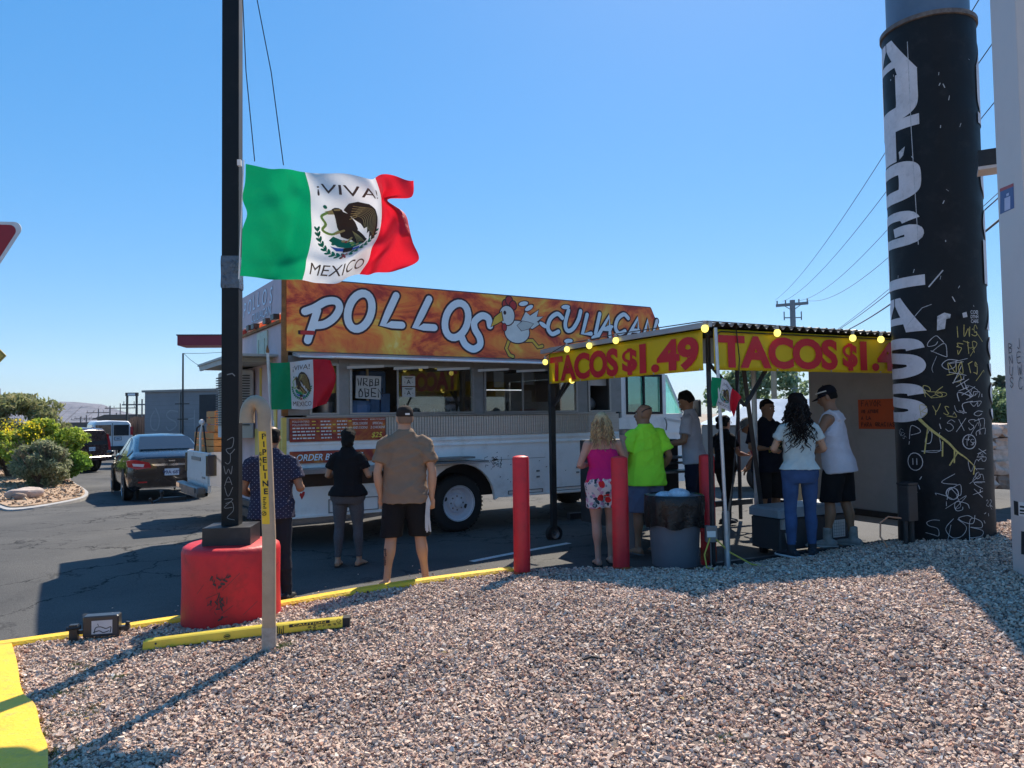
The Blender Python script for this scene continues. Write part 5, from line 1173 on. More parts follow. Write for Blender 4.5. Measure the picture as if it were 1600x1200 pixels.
fm.build('sticker', [M('sticker_blue', (.05, .09, .24), .5), M('sticker_red', (.40, .05, .05), .5), M('sticker_lilac', (.50, .50, .66), .5)], wl, wp)
fm = FM(); fm.poly(quadp([(1584, 782), (1591, 784), (1592, 806), (1585, 804)]), 0); fm.poly(quadp([(1592, 784), (1606, 786), (1606, 808), (1592, 806)]), 1); fm.poly(quadp([(1596, 830), (1612, 832), (1612, 868), (1596, 866)]), 0)
for a, b in ((790, 793), (796, 799), (801, 803)): fm.poly(quadp([(1594, a), (1603, a+1), (1603, b+1), (1594, b)]), 0)
x, y = wmap(1577, 546)
hand(fm, 'BNUS', -x, y-.03, .075, .006, 0, rot=0, vert=True, asp=.75); x, y = wmap(1590, 540); hand(fm, 'JEWC', -x, y-.03, .085, .006, 0, vert=True, asp=.75)
fm.build('sticker', [INK, PAP], wl, wp)
b_ = thing('sign_bracket', 'short black steel bracket joining the column and the pale post', 'bracket', AT(1551, 256, 7.0), 0)
mb = MB(); mb.box(-.12, .12, -.12, .12, -.04, .11, rz=-.5); mb.build('bracket_beam', BLKP, b_); mb = MB(); mb.box(-.12, .12, -.122, .122, -.07, -.041, rz=-.5); mb.build('flange', WPM, b_)

# ================================================================== signs at the left edge
y_ = AT(-62, 400, 5.6)
yl = thing('yield_sign', 'red and white triangular sign cut by the left picture edge', 'traffic sign', (y_.x, y_.y, ZA(y_.x, 5.6)), radians(8))
def tri(s, r):
    pts = []
    for k, a in enumerate((30, 150, 270)):
        c = Vector((cos(radians(a)), sin(radians(a))))*(s-r*2)
        for j in range(7): b = radians(a-60+20*j); pts.append((c.x+r*cos(b), c.y+r*sin(b)))
    return pts
h_ = y_.z-ZA(y_.x, 5.6)-.0
mb = MB(); mb.prism([(a, b+h_) for a, b in tri(.52, .05)], -.004, .004); mb.build('sign_plate', M('sign_back', (.62, .62, .64), .5), yl)
fm = FM(); fm.poly([(a, b+h_) for a, b in tri(.475, .045)], 0); fm.poly([(a, b+h_) for a, b in tri(.26, .02)], 1); fm.add(text('YIELD', .07, bold=.02), 0, dx=0, dy=h_+.03)
fm.build('sign_face', [M('sign_red', (.30, .012, .02), .4), PAP], lambda x, y, l: (x, -.0045-l, y), yl)
mb = MB(); mb.box(-.03, .03, .005, .06, -.2, h_+.3); mb.build('sign_pole', GALV, yl)
p0 = AT(-4, 556, 30)
dm = thing('warning_sign', 'tiny yellow diamond warning sign at the left edge', 'traffic sign', (p0.x, p0.y, 0), 0)
mb = MB(); mb.prism([(0, p0.z-.36), (.36, p0.z), (0, p0.z+.36), (-.36, p0.z)], -.01, .01); mb.build('sign_plate', M('sign_yellow', (.55, .34, .05), .5), dm)
fm = FM(); fm.add(stroke([(0, p0.z-.28), (.28, p0.z), (0, p0.z+.28), (-.28, p0.z), (0, p0.z-.28)], .03)); fm.build('sign_border', INK, lambda x, y, l: (x, -.0105-l, y), dm)
mb = MB(); mb.box(-.04, .04, .011, .08, -.2, p0.z+.2); mb.build('sign_pole', GALV, dm)
# ================================================================== people
def superloft(rings, seg=24):
    """rings: (centre, u axis, v axis, ru, rv_front, rv_back, power)"""
    vs = []; fs = []
    for c, u, v, ru, rf, rb, pw in rings:
        for j in range(seg):
            a = 2*pi*j/seg; ca, sa = cos(a), sin(a); e = 2/pw
            x = ru*math.copysign(abs(ca)**e, ca); y = (rf if sa > 0 else rb)*math.copysign(abs(sa)**e, sa)
            vs.append(c+u*x+v*y)
    n = len(rings)
    for i in range(n-1):
        for j in range(seg): fs.append((i*seg+j, i*seg+(j+1) % seg, (i+1)*seg+(j+1) % seg, (i+1)*seg+j))
    fs.append(tuple(range(seg-1, -1, -1))); fs.append(tuple((n-1)*seg+j for j in range(seg)))
    return vs, fs
def limb(mb, pts, rad, seg=14):
    # dense points along the joints, ends rounded
    P = [Vector(p) for p in pts]; out = []; R = []
    for i in range(len(P)-1):
        for k in range(4):
            f = k/4; out.append(P[i].lerp(P[i+1], f)); g = f*f*(3-2*f); R.append(rad[i]*(1-g)+rad[i+1]*g)
    out.append(P[-1]); R.append(rad[-1])
    t0 = (out[0]-out[1]).normalized(); t1 = (out[-1]-out[-2]).normalized()
    out = [out[0]+t0*R[0]*.75, out[0]+t0*R[0]*.4]+out+[out[-1]+t1*R[-1]*.4, out[-1]+t1*R[-1]*.75]; R = [R[0]*.4, R[0]*.85]+R+[R[-1]*.85, R[-1]*.4]
    mb.tube(out, R, seg)
def fuse(mb, vox, smooth_it=4, wrinkle=0., seed=0, zr=None):
    me = mb.mesh('tmp'); ob = bpy.data.objects.new('tmp', me); COL.objects.link(ob)
    md = ob.modifiers.new('r', 'REMESH'); md.mode = 'VOXEL'; md.voxel_size = vox
    sm = ob.modifiers.new('s', 'SMOOTH'); sm.factor = .5; sm.iterations = smooth_it
    dg = bpy.context.evaluated_depsgraph_get(); out = bpy.data.meshes.new_from_object(ob.evaluated_get(dg)); bpy.data.objects.remove(ob); bpy.data.meshes.remove(me)
    if wrinkle > 0:
        n = len(out.vertices); co = np.empty(n*3, np.float32); out.vertices.foreach_get('co', co); co = co.reshape(-1, 3)
        no = np.empty(n*3, np.float32); out.vertex_normals.foreach_get('vector', no); no = no.reshape(-1, 3)
        rg = np.random.default_rng(seed); d = np.zeros(n); wx_ = co.copy()
        for k in range(3):
            A = rg.normal(0, 5, (3, 3)); wx_ = wx_+.022*np.sin(co@A+rg.uniform(0, 6, 3))
        for k in range(7):
            v = rg.normal(0, 1, 3)*np.array([1, .8, 1.2]); v /= np.linalg.norm(v); fr = rg.uniform(18, 48)
            s = 1-np.abs(np.sin(wx_@(v*fr)+rg.uniform(0, 6))); m = np.clip(np.sin(wx_@rg.normal(0, 5, 3)+rg.uniform(0, 6))*1.4, 0, 1)
            d += s**2.2*m*18/fr
        d = (d-d.mean())*wrinkle; co2 = co+no*d[:, None]; out.vertices.foreach_set('co', co2.astype(np.float32).ravel()); out.update()
    out.polygons.foreach_set('use_smooth', [True]*len(out.polygons)); return out
def skin(name, c): return M('skin_'+name, c, .5, var=.07, scale=9, bump=.04, bscale=120)
def cloth(name, c, **k):
    a = dict(rough=.9, var=.07, scale=12, bump=.25, bscale=420, spec=.15); a.update(k); return M('cloth_'+name, c, **a)
def rotv(v, yaw=0, pitch=0, roll=0): return Matrix.Rotation(yaw, 3, 'Z') @ Matrix.Rotation(-pitch, 3, 'X') @ Matrix.Rotation(roll, 3, 'Y') @ Vector(v)
UX, UY, UZ = Vector((1, 0, 0)), Vector((0, 1, 0)), Vector((0, 0, 1))
def person(label, x, y, z, rz, H, sk, shirt, pants, arms, feet=((-.11, 0, .1), (.11, 0, -.1)), lean=0., twist=0., hyaw=0., hpitch=0., girth=1., fem=False,
           hair=None, shoes=None, sleeve=.55, hem=.86, pkind='shorts', top='tee', loose=1., pleg=None, seed=1, grip=(0, 0), hips=1., shoulder=1.):
    """arms: per side (elbow offset, wrist offset) measured from the shoulder / elbow"""
    K = H/1.75; p = thing('person', label, 'person', (x, y, z), rz, None)
    sway = (feet[0][0]+feet[1][0])/2; hipc = Vector((sway*.6, (feet[0][1]+feet[1][1])/2, .93))
    Lm = Matrix.Rotation(-lean, 3, 'X') @ Matrix.Rotation(twist, 3, 'Z')
    def up(v): return hipc+Lm @ (Vector(v)-Vector((0, 0, .93)))       # upper body moves with the lean
    g = girth; shw = (.165 if fem else .188)*shoulder*(.6+.4*g); hpw = (.175 if fem else .165)*g*hips
    S_ = [up((sx*shw*.97, -.012, 1.405)) for sx in (-1, 1)]
    E_, W_2, Hd = [], [], []
    for i in range(2):
        e = S_[i]+Lm @ Vector(arms[i][0]); wv_ = e+Lm @ Vector(arms[i][1]); E_.append(e); W_2.append(wv_)
    A_, Kn, Hp = [], [], []
    for i, sx in enumerate((-1, 1)):
        fx, fy = feet[i][0], feet[i][1]; lift = feet[i][3] if len(feet[i]) > 3 else 0
        a = Vector((fx, fy, .085+lift)); h = hipc+Vector((sx*.092*hips, 0, -.02)); kn = (a*.52+h*.48)+Vector((0, feet[i][4] if len(feet[i]) > 4 else .02, 0)); A_.append(a); Kn.append(kn); Hp.append(h)
    # ---- body
    b = MB(); m = MB
    def R(zc, ru, rf, rb, pw=2.3, yo=0): return (up((0, yo, zc)), Lm @ UX, Lm @ UY, ru, rf, rb, pw)
    wst = (.125 if fem else .145)*g
    b.add(*superloft([R(.84, hpw*.80, .085*g, .10*g), R(.93, hpw, .10*g, .125*g), R(1.04, wst*1.05, .105*g, .098*g), R(1.12, wst, .10*g, .09*g), R(1.25, .155*g*shoulder if fem else .17*g, .118*g, .098), R(1.36, .148*(1 if fem else 1.12), .100, .090), R(1.415, .132*(1 if fem else 1.1), .080, .085), R(1.455, .098, .062, .072), R(1.50, .066, .052, .062), R(1.52, .05, .05, .055)]))
    limb(b, [up((0, -.005, 1.44)), up((0, .01, 1.53)), up((0, .015, 1.60))], [.060 if fem else .074, (.052 if fem else .064)*g**.4, .056])
    ar = .9 if fem else 1.
    for i in range(2):
        s, e, wv_ = S_[i], E_[i], W_2[i]; md = s.lerp(e, .4); fm_ = e.lerp(wv_, .3)
        limb(b, [s+(e-s)*.04, md, e, fm_, wv_], [(.058 if top in ('cami', 'tank') else .046)*ar*g**.3, .046*ar*g**.5, .040*ar, .043*ar*g**.4, .027*ar])
        hd = (wv_-e).normalized(); side = hd.cross(UZ if abs(hd.z) < .8 else UY).normalized(); nrm = side.cross(hd)
        cu_ = grip[i]; sgn_ = 1 if i else -1
        palm = wv_+hd*.045
        pm_ = MB(); pm_.ball((0, 0, 0), 1, 12, 8); q = []
        for v in pm_.v: q.append(palm+hd*(v[2]*.052)+side*(v[0]*.040)+nrm*(v[1]*.017))
        b.add(q, pm_.f)
        for k in range(4):
            o0 = palm+hd*.04+side*((k-1.5)*.019); L1 = (.034, .040, .037, .028)[k]
            d1 = (hd*cos(.35+cu_*1.0)-nrm*sin(.35+cu_*1.0)*-1*sgn_).normalized(); d2 = (hd*cos(.8+cu_*1.6)+nrm*sin(.8+cu_*1.6)*sgn_).normalized()
            b.tube([o0-hd*.02, o0, o0+d1*L1, o0+d1*L1+d2*L1*.8], [.0095, .0095, .0085, .0065], 6)
        th = side*(sgn_*-1); b.tube([wv_+hd*.02, palm+th*.036, palm+th*.052+hd*.03+nrm*.012*sgn_], [.012, .0115, .008], 6)
        kn, a = Kn[i], A_[i]; h = Hp[i]
        limb(b, [h+Vector((0, 0, .0)), h.lerp(kn, .35), kn, kn.lerp(a, .28)+Vector((0, -.015, 0)), kn.lerp(a, .7), a], [.088*g, .078*g, .054*(.7+.3*g), .056*(.7+.3*g), .037, .036])
        fy = feet[i][2]; fd = Vector((-sin(fy), cos(fy), 0)); fs_ = Vector((cos(fy), sin(fy), 0)); a0 = Vector((a.x, a.y, a.z-.085))
        b.add(*superloft([(a0+fd*-.07+UZ*.035, fs_, UZ, .030, .03, .03, 2), (a0+fd*-.03+UZ*.045, fs_, UZ, .036, .05, .04, 2), (a0+fd*.06+UZ*.035, fs_, UZ, .042, .042, .032, 2.2), (a0+fd*.13+UZ*.024, fs_, UZ, .047, .022, .022, 2.4), (a0+fd*.185+UZ*.018, fs_, UZ, .030, .012, .015, 2)]))
    # head
    hc = up((0, .022, 1.632)); HM = Lm @ Matrix.Rotation(hyaw, 3, 'Z') @ Matrix.Rotation(hpitch, 3, 'X')
    def hp(v): return hc+HM @ Vector(v)
    hw = 1.0
    def HR(zc, ru, rf, rb, yo=0, pw=2.15): return (hp((0, yo, zc)), HM @ UX, HM @ UY, ru*hw, rf, rb, pw)
    b.add(*superloft([HR(-.118, .030, .030, .03, .055), HR(-.10, .048, .045, .07, .035), HR(-.06, .062, .072, .085, .015), HR(-.02, .070, .082, .095, .008), HR(.025, .076, .085, .105), HR(.065, .075, .078, .100, -.002), HR(.095, .060, .058, .082, -.008), HR(.112, .034, .032, .048, -.01), HR(.118, .012, .012, .015, -.01)], 28))
    b.tube([hp((0, .083, .028)), hp((0, .098, -.002)), hp((0, .112, -.022)), hp((0, .088, -.034))], [.009, .012, .016, .011], 8)
    b.tube([hp((-.022, .09, -.058)), hp((0, .097, -.056)), hp((.022, .09, -.058))], [.006, .0105, .006], 6)
    b.tube([hp((-.042, .070, .035)), hp((0, .088, .037)), hp((.042, .070, .035))], [.008, .010, .008], 6)
    for sx in (-1, 1):
        e_ = MB(); e_.ball((0, 0, 0), 1, 10, 6); b.add([hp((sx*(.078+.008*v[1]), -.012+.022*v[1]-.006*v[0], -.008+.033*v[2]))+HM @ Vector((.008*v[0], 0, 0)) for v in e_.v], e_.f)
    me = fuse(b, .0102, 3); me.materials.append(sk); body = link('body', me, p); body.scale = (K, K, K)
    # eyes, brows, lips
    mb = MB()
    for sx in (-1, 1): e_ = MB(); e_.ball((0, 0, 0), .011, 8, 6); mb.add([hp(Vector((sx*.030, .0755, .012))+Vector(v)) for v in e_.v], e_.f)
    ey = mb.build('eyes', M('eye_white', (.55, .53, .5), .3), p, smooth=True); ey.scale = (K, K, K)
    mb = MB()
    for sx in (-1, 1): e_ = MB(); e_.ball((0, 0, 0), .0058, 8, 6); mb.add([hp(Vector((sx*.030, .0835, .012))+Vector(v)) for v in e_.v], e_.f)
    q = mb.build('iris', INK, ey, smooth=True)
    mb = MB()
    for sx in (-1, 1): mb.tube([hp((sx*.014, .094, .036)), hp((sx*.03, .088, .042)), hp((sx*.048, .070, .037))], [.004, .005, .003], 5)
    q = mb.build('eyebrows', INK, p); q.scale = (K, K, K)
    # ---- trousers / shorts
    b = MB(); f = 1.07
    kz = {'shorts': .0, 'long': 1., 'legging': 1., 'hot': -.45}[pkind]
    b.add(*superloft([R(.80, hpw*.86, .09*g, .11*g), R(.86, hpw*1.02, .104*g, .128*g), R(.93, hpw*1.05, .108*g, .134*g), R(1.00, hpw*.93, .110*g, .12*g), R(1.03, wst*1.10, .108*g, .108*g)]))
    fit = {'shorts': 1.16, 'long': 1.08, 'legging': 1.025, 'hot': 1.10}[pkind]*(pleg or 1)
    for i in range(2):
        h, kn, a = Hp[i], Kn[i], A_[i]
        if pkind in ('shorts', 'hot'):
            e = h.lerp(kn, .97 if pkind == 'shorts' else .58); r1 = (.083 if pkind == 'shorts' else .088)*g*fit
            ax = (e-h).normalized(); u_ = UX; v_ = ax.cross(u_)*-1
            b.add(*superloft([(h+UZ*.02, u_, UY, .088*g*fit, .095*g*fit, .10*g*fit, 2.2), (h.lerp(e, .5), u_, UY, .086*g*fit, .09*g*fit, .092*g*fit, 2.2), (e, u_, UY, r1, r1, r1*1.02, 2.2), (e-UZ*.004, u_, UY, r1*.97, r1*.97, r1*.97, 2.2)]))
        else:
            e = a+Vector((0, 0, .0 if pkind == 'long' else .05)); c_ = 1.25 if pkind == 'long' else 1.06
            limb(b, [h, h.lerp(kn, .35), kn, kn.lerp(a, .28)+Vector((0, -.015, 0)), kn.lerp(a, .7), e], [.090*g*fit, .081*g*fit, .060*fit*(.7+.3*g), .061*fit*(.7+.3*g), .045*c_*fit, .040*c_*fit])
    me = fuse(b, .0118, 3, .0065 if pkind != 'legging' else .003, seed+40); me.materials.append(pants); o = link({'shorts': 'shorts', 'hot': 'shorts', 'long': 'trousers', 'legging': 'leggings'}[pkind], me, p); o.scale = (K, K, K)
    # ---- top
    b = MB(); lo = .012*loose
    hz = hem
    if top == 'cami':
        rg = [R(hz, hpw*.99, .112*g, .130*g), R(1.0, hpw*.94, .115*g, .12*g), R(1.12, wst*1.10, .112*g, .10*g), R(1.25, .155*g*1.06, .135*g, .112), R(1.325, .150*1.06, .122, .112), R(1.335, .145, .112, .104)]
    elif top == 'tank':
        rg = [R(hz, hpw*1.12+lo, .145*g, .165*g), R(.93, hpw*1.12+lo, .14*g, .155*g), R(1.0, wst*1.16+lo*1.5, .138*g, .13*g), R(1.12, wst*1.12+lo*1.4, .13*g, .11*g), R(1.25, .17*g*1.06+lo, .135*g, .113), R(1.33, .160*1.06, .122, .112), R(1.40, .128, .095, .10), R(1.455, .105, .07, .088), R(1.475, .09, .062, .08)]
    else:
        rg = [R(hz, hpw*1.09+lo*1.3, .128*g+lo, .150*g+lo), R(.95, hpw*1.07+lo, .116*g+lo, .135*g+lo), R(1.04, wst*1.10+lo*1.5, .118*g+lo, .112*g+lo), R(1.12, wst*1.08+lo*1.6, .115*g+lo, .102*g+lo), R(1.25, (.155 if fem else .17)*g*shoulder*1.05+lo, .128*g+lo*.5, .108+lo*.6), R(1.35, .166*(1 if fem else 1.14)*shoulder*g**.3, .118, .110), R(1.405, .160*(1 if fem else 1.14)*shoulder*g**.3, .102, .102), R(1.45, .128*(1 if fem else 1.12), .080, .090), R(1.485, .100*(1 if fem else 1.1), .068, .082), R(1.518, .074*(1 if fem else 1.1), .060, .074), R(1.532, .064*(1 if fem else 1.12), .056, .066)]
    b.add(*superloft(rg, 32))
    if top == 'tee':
        for i in range(2):
            s, e = S_[i], E_[i]; en = s.lerp(e, sleeve); inn = s+Lm @ Vector(((.075 if i == 0 else -.075), 0, .012)); dv = (e-s).normalized()
            r0 = (.064 if not fem else .056)*g**.4; r1 = (.070 if not fem else .060)*g**.5+lo*.6
            pts = [inn+Vector((0, 0, -.012)), s.lerp(inn, .45)+Vector((0, 0, -.002)), s+dv*.015, s.lerp(en, .55), en, en+dv*.003]; b.tube(pts, [r0*.88, r0*1.0, r0*1.03, (r0+r1)/2, r1, r1*.93], 16)
    if top == 'cami':
        for sx in (-1, 1): b.tube([up((sx*.085, -.105, 1.325)), up((sx*.085, -.09, 1.39)), up((sx*.09, -.03, 1.475)), up((sx*.088, .06, 1.42)), up((sx*.085, .11, 1.33))], .0085, 6)
    if top == 'tank':
        for sx in (-1, 1): b.tube([up((sx*.098, -.09, 1.36)), up((sx*.10, -.065, 1.43)), up((sx*.105, -.01, 1.475)), up((sx*.10, .06, 1.43)), up((sx*.095, .10, 1.35))], [.03, .028, .024, .026, .03], 8)
    me = fuse(b, .0108, 5 if top != 'cami' else 1, .0085*(min(loose, 1.4) if top == 'tee' else .8), seed); me.materials.append(shirt); o = link({'cami': 'camisole', 'tank': 'tank_top'}.get(top, 'shirt'), me, p); o.scale = (K, K, K)
    # ---- shoes
    if shoes:
        sm_, sole, kind = shoes
        for i in range(2):
            fy = feet[i][2]; a = A_[i]; fd = Vector((-sin(fy), cos(fy), 0)); fs_ = Vector((cos(fy), sin(fy), 0)); a0 = Vector((a.x, a.y, a.z-.085))
            if kind == 'flip':
                mb = MB(); mb.add(*superloft([(a0+fd*-.085+UZ*.008, fs_, UZ, .03, .008, .008, 3), (a0+fd*-.05+UZ*.008, fs_, UZ, .042, .009, .008, 3), (a0+fd*.1+UZ*.008, fs_, UZ, .052, .009, .008, 3), (a0+fd*.2+UZ*.008, fs_, UZ, .036, .008, .008, 3)])); q = mb.build('sandal', sm_, p); q.scale = (K, K, K)
                mb = MB(); mb.tube([a0+fd*.04+fs_*.05+UZ*.02, a0+fd*.1+UZ*.055, a0+fd*.04-fs_*.05+UZ*.02], .006, 5); q2 = mb.build('strap', sm_, q); continue
            hh = .16 if kind == 'boot' else .09
            b = MB(); b.add(*superloft([(a0+fd*-.095+UZ*.04, fs_, UZ, .034, .03, .035, 2.4), (a0+fd*-.07+UZ*.045, fs_, UZ, .043, .045, .04, 2.4), (a0+fd*.03+UZ*.045, fs_, UZ, .048, .045, .04, 2.4), (a0+fd*.11+UZ*.038, fs_, UZ, .054, .03, .03, 2.4), (a0+fd*.18+UZ*.03, fs_, UZ, .048, .022, .022, 2.2), (a0+fd*.215+UZ*.025, fs_, UZ, .028, .012, .015, 2)]))
            b.tube([a0+UZ*.04, a+UZ*(hh-.06), a+UZ*(hh-.03)], [.05, .048 if kind == 'boot' else .046, .047], 14)
            me = fuse(b, .009, 2, .002 if kind == 'boot' else .0005, 3); me.materials.append(sm_); q = link('boot' if kind == 'boot' else 'shoe', me, p); q.scale = (K, K, K)
            mb = MB(); mb.add(*superloft([(a0+fd*-.108+UZ*.012, fs_, UZ, .03, .014, .012, 4), (a0+fd*-.08+UZ*.012, fs_, UZ, .046, .015, .012, 4), (a0+fd*.1+UZ*.012, fs_, UZ, .058, .015, .012, 4), (a0+fd*.19+UZ*.012, fs_, UZ, .050, .014, .012, 4), (a0+fd*.228+UZ*.012, fs_, UZ, .026, .012, .012, 3)])); q2 = mb.build('sole', sole, q)
    # ---- hair and headwear
    tools = dict(hp=hp, HM=HM, up=up, p=p, K=K, E=E_, W=W_2, A=A_, Kn=Kn, Hp=Hp, Lm=Lm, R=R)
    if hair: hair(tools)
    return p, tools
def hcap(mat, top=.125, front=.045, low=-.05, puff=1.06, wr=.006, seed=1, name='hair'):
    def f(t):
        b = MB(); hp, HM = t['hp'], t['HM']
        def HR(zc, ru, rf, rb, yo=0): return (hp((0, yo, zc)), HM @ UX, HM @ UY, ru*puff, rf, rb*puff, 2.1)
        b.add(*superloft([HR(low, .060, -.01, .088, -.012), HR(low*.4, .073, -.0, .10, -.006), HR(.02, .078, .01, .108), HR(front, .079, .05, .107), HR(front+.02, .079, .086, .105), HR(.088, .07, .073, .095, -.004), HR(top-.015, .045, .045, .065, -.008), HR(top, .02, .02, .025, -.01)], 26))
        me = fuse(b, .009, 2, wr, seed); me.materials.append(mat); o = link(name, me, t['p']); o.scale = (t['K'],)*3; return o
    return f
def ball_cap(mat, brim_mat, back_dir=0, logo=None, strap=False):
    def f(t):
        hp, HM, K, p = t['hp'], t['HM'], t['K'], t['p']
        def HR(zc, r, rf, rb, yo=-.006): return (hp((0, yo, zc)), HM @ UX, HM @ UY, r, rf, rb, 2.05)
        b = MB(); b.add(*superloft([HR(.018, .083, .094, .112), HR(.05, .083, .094, .112), HR(.085, .076, .083, .103), HR(.115, .055, .06, .078), HR(.130, .02, .022, .03)], 32)); me = fuse(b, .008, 2, .0012, 4); me.materials.append(mat); o = link('cap', me, p); o.scale = (K,)*3
        mb = MB(); n = 12; vs = []
        for i in range(n+1):
            a = pi*i/n; r0 = (.080*cos(a), .088*sin(a)); r1 = (.088*cos(a), .088*sin(a)+.085*sin(a)**.6)
            for (x, y), z in ((r0, .034), (r1, .018-.004*abs(cos(a)))):
                q = Matrix.Rotation(back_dir, 3, 'Z') @ Vector((x, y, 0)); vs.append(hp((q.x, q.y-.006, z)))
        mb.add(vs, [(2*i, 2*i+1, 2*i+3, 2*i+2) for i in range(n)]); q = mb.build('cap_brim', brim_mat, o, smooth=True, fix=False); md = q.modifiers.new('t', 'SOLIDIFY'); md.thickness = .005
        mb = MB(); mb.ball(tuple(hp((0, -.006, .131))), .008, 8, 5); mb.build('cap_button', mat, o)
        if logo:
            mb = MB(); a, b_, c, d = hp((-.022, -.119, .035)), hp((.022, -.119, .035)), hp((.022, -.1185, .052)), hp((-.022, -.1185, .052)); mb.add([a, b_, c, d], [(0, 1, 2, 3)]); mb.build('cap_badge', logo, o)
        return o
    return f
def strands(mats, n, root, length, r, curl, seed, spread, name='hair_strands', front=.3):
    def f(t):
        rd = random.Random(seed); hp, p, K = t['hp'], t['p'], t['K']; bs = [MB() for _ in mats]
        for i in range(n):
            a = rd.uniform(pi*(front), pi*(3-front-1)+0) if False else rd.uniform(pi-front, 2*pi+front); zz = rd.uniform(*root)
            rr = .082*math.sqrt(max(0.05, 1-(zz/.14)**2)); pt = Vector((rr*cos(a)*1.05, rr*sin(a)*1.25-.01, zz)); L_ = length*rd.uniform(.75, 1.1); pts = []; ph = rd.uniform(0, 6.28); sx = rd.uniform(-1, 1)*spread; fq = rd.uniform(3, 5)
            m = 14
            for k in range(m):
                s = k/(m-1); o = Vector((cos(a)*.035*min(1, s*4)+sx*s*s, sin(a)*.045*min(1, s*4)-.015*s, -L_*s)); c = curl*min(1, s*3)
                pts.append(hp(pt+o+Vector((c*sin(ph+s*fq*6.28), c*cos(ph+s*fq*6.28)*.8, 0))))
            bs[rd.randrange(len(mats))].tube(pts, [r*(1-.55*k/(m-1)) for k in range(m)], 5)
        for b, m_ in zip(bs, mats): o = b.build(name, m_, p, smooth=True, fix=False); o.scale = (K,)*3
    return f
HBLK = M('hair_black', (.009, .008, .008), .7, var=.4, scale=40, bump=.5, bscale=160, spec=.15)
HBRN = M('hair_dark', (.018, .013, .010), .5, var=.4, scale=40, bump=.4, bscale=160)
HBL = M('hair_blonde', (.50, .36, .18), .5, var=.25, scale=40, bump=.3, bscale=160); HBL2 = M('hair_ash', (.26, .18, .09), .5, var=.3, scale=40)
SKA, SKB, SKC, SKD = skin('tan', (.46, .26, .165)), skin('brown', (.27, .145, .085)), skin('olive', (.36, .21, .135)), skin('pink', (.48, .27, .19))
def seq(*fs):
    def f(t):
        for q in fs: q(t)
    return f
WSOLE = M('sole_white', (.6, .6, .6), .6, dirt=.3)
# 1 man in the tan shirt
p, t = person('tall man in tan t-shirt, black shorts and dark cap seen from behind', -1.11, 7.82, ZA(-1.1, 7.8), radians(6), 1.83, SKA, cloth('tan', (.235, .165, .115)), cloth('black', (.014, .014, .016)),
    (((-.07, -.04, -.29), (.03, .05, -.24)), ((.075, -.05, -.29), (-.01, .03, -.25))), feet=((-.17, .0, .35), (.20, .07, -.25)), girth=1.13, hyaw=.28, seed=2, sleeve=.68, hem=.82, loose=1.5, grip=(.6, .2), hair=ball_cap(cloth('cap_black', (.035, .026, .022)), cloth('cap_brim', (.42, .36, .30)), 0, PAP), shoes=(M('sandal_tan', (.33, .26, .19), .8), WSOLE, 'flip'))
K = t['K']; o = hcap(M('stubble', (.20, .13, .09), .8), top=.112, puff=1.012, wr=.0, name='stubble')(t)
mb = MB(); h0 = t['Hp'][1]
for k in range(7):
    rd = random.Random(k); x0 = h0.x+.125+rd.uniform(-.01, .012); mb.tube([(x0-.012, h0.y-.07, h0.z-.02), (x0+rd.uniform(0, .012), h0.y-.08, h0.z-.10), (x0-.005+rd.uniform(-.02, .02), h0.y-.10, h0.z-.22), (x0+rd.uniform(-.02, .025), h0.y-.11, h0.z-.33-rd.uniform(0, .05))], [.010, .013, .012, .009], 6)
q = mb.build('hand_rag', M('rag_white', (.55, .54, .52), .9, bump=.4, bscale=60), p, smooth=True); q.scale = (K,)*3
fm = FM(); rd = random.Random(3)
mb = MB()
for i in range(9):
    z = .22+.018*i; mb.ball((t['A'][0].x+rd.uniform(-.006, .006)-.012, t['A'][0].y-.052-.014*min(1, i/5), z+.02), .009+.004*rd.random(), 6, 4, sc=(1, .35, 1))
q = mb.build('calf_tattoo', M('tattoo', (.10, .06, .05), .7), p); q.scale = (K,)*3
# 2 woman in black at the truck
person('short woman in black t-shirt and grey leggings with black hair facing the truck', -1.93, 8.95, ZA(-1.9, 8.95), radians(-4), 1.58, SKC, cloth('black_tee', (.012, .012, .014)), cloth('heather', (.085, .09, .105), var=.25, scale=90),
    (((-.10, .01, -.255), (.05, .20, .02)), ((.10, .01, -.255), (-.03, .20, .03))), feet=((-.125, .0, .15), (.14, .05, -.2)), girth=1.16, fem=True, hips=1.10, seed=5, pkind='legging', sleeve=.62, hem=.90, loose=1.1, hpitch=-.1,
    hair=hcap(HBLK, top=.14, puff=1.18, low=-.11, wr=.014, seed=3), shoes=(M('sandal_dark', (.03, .025, .02), .8), WSOLE, 'flip'))
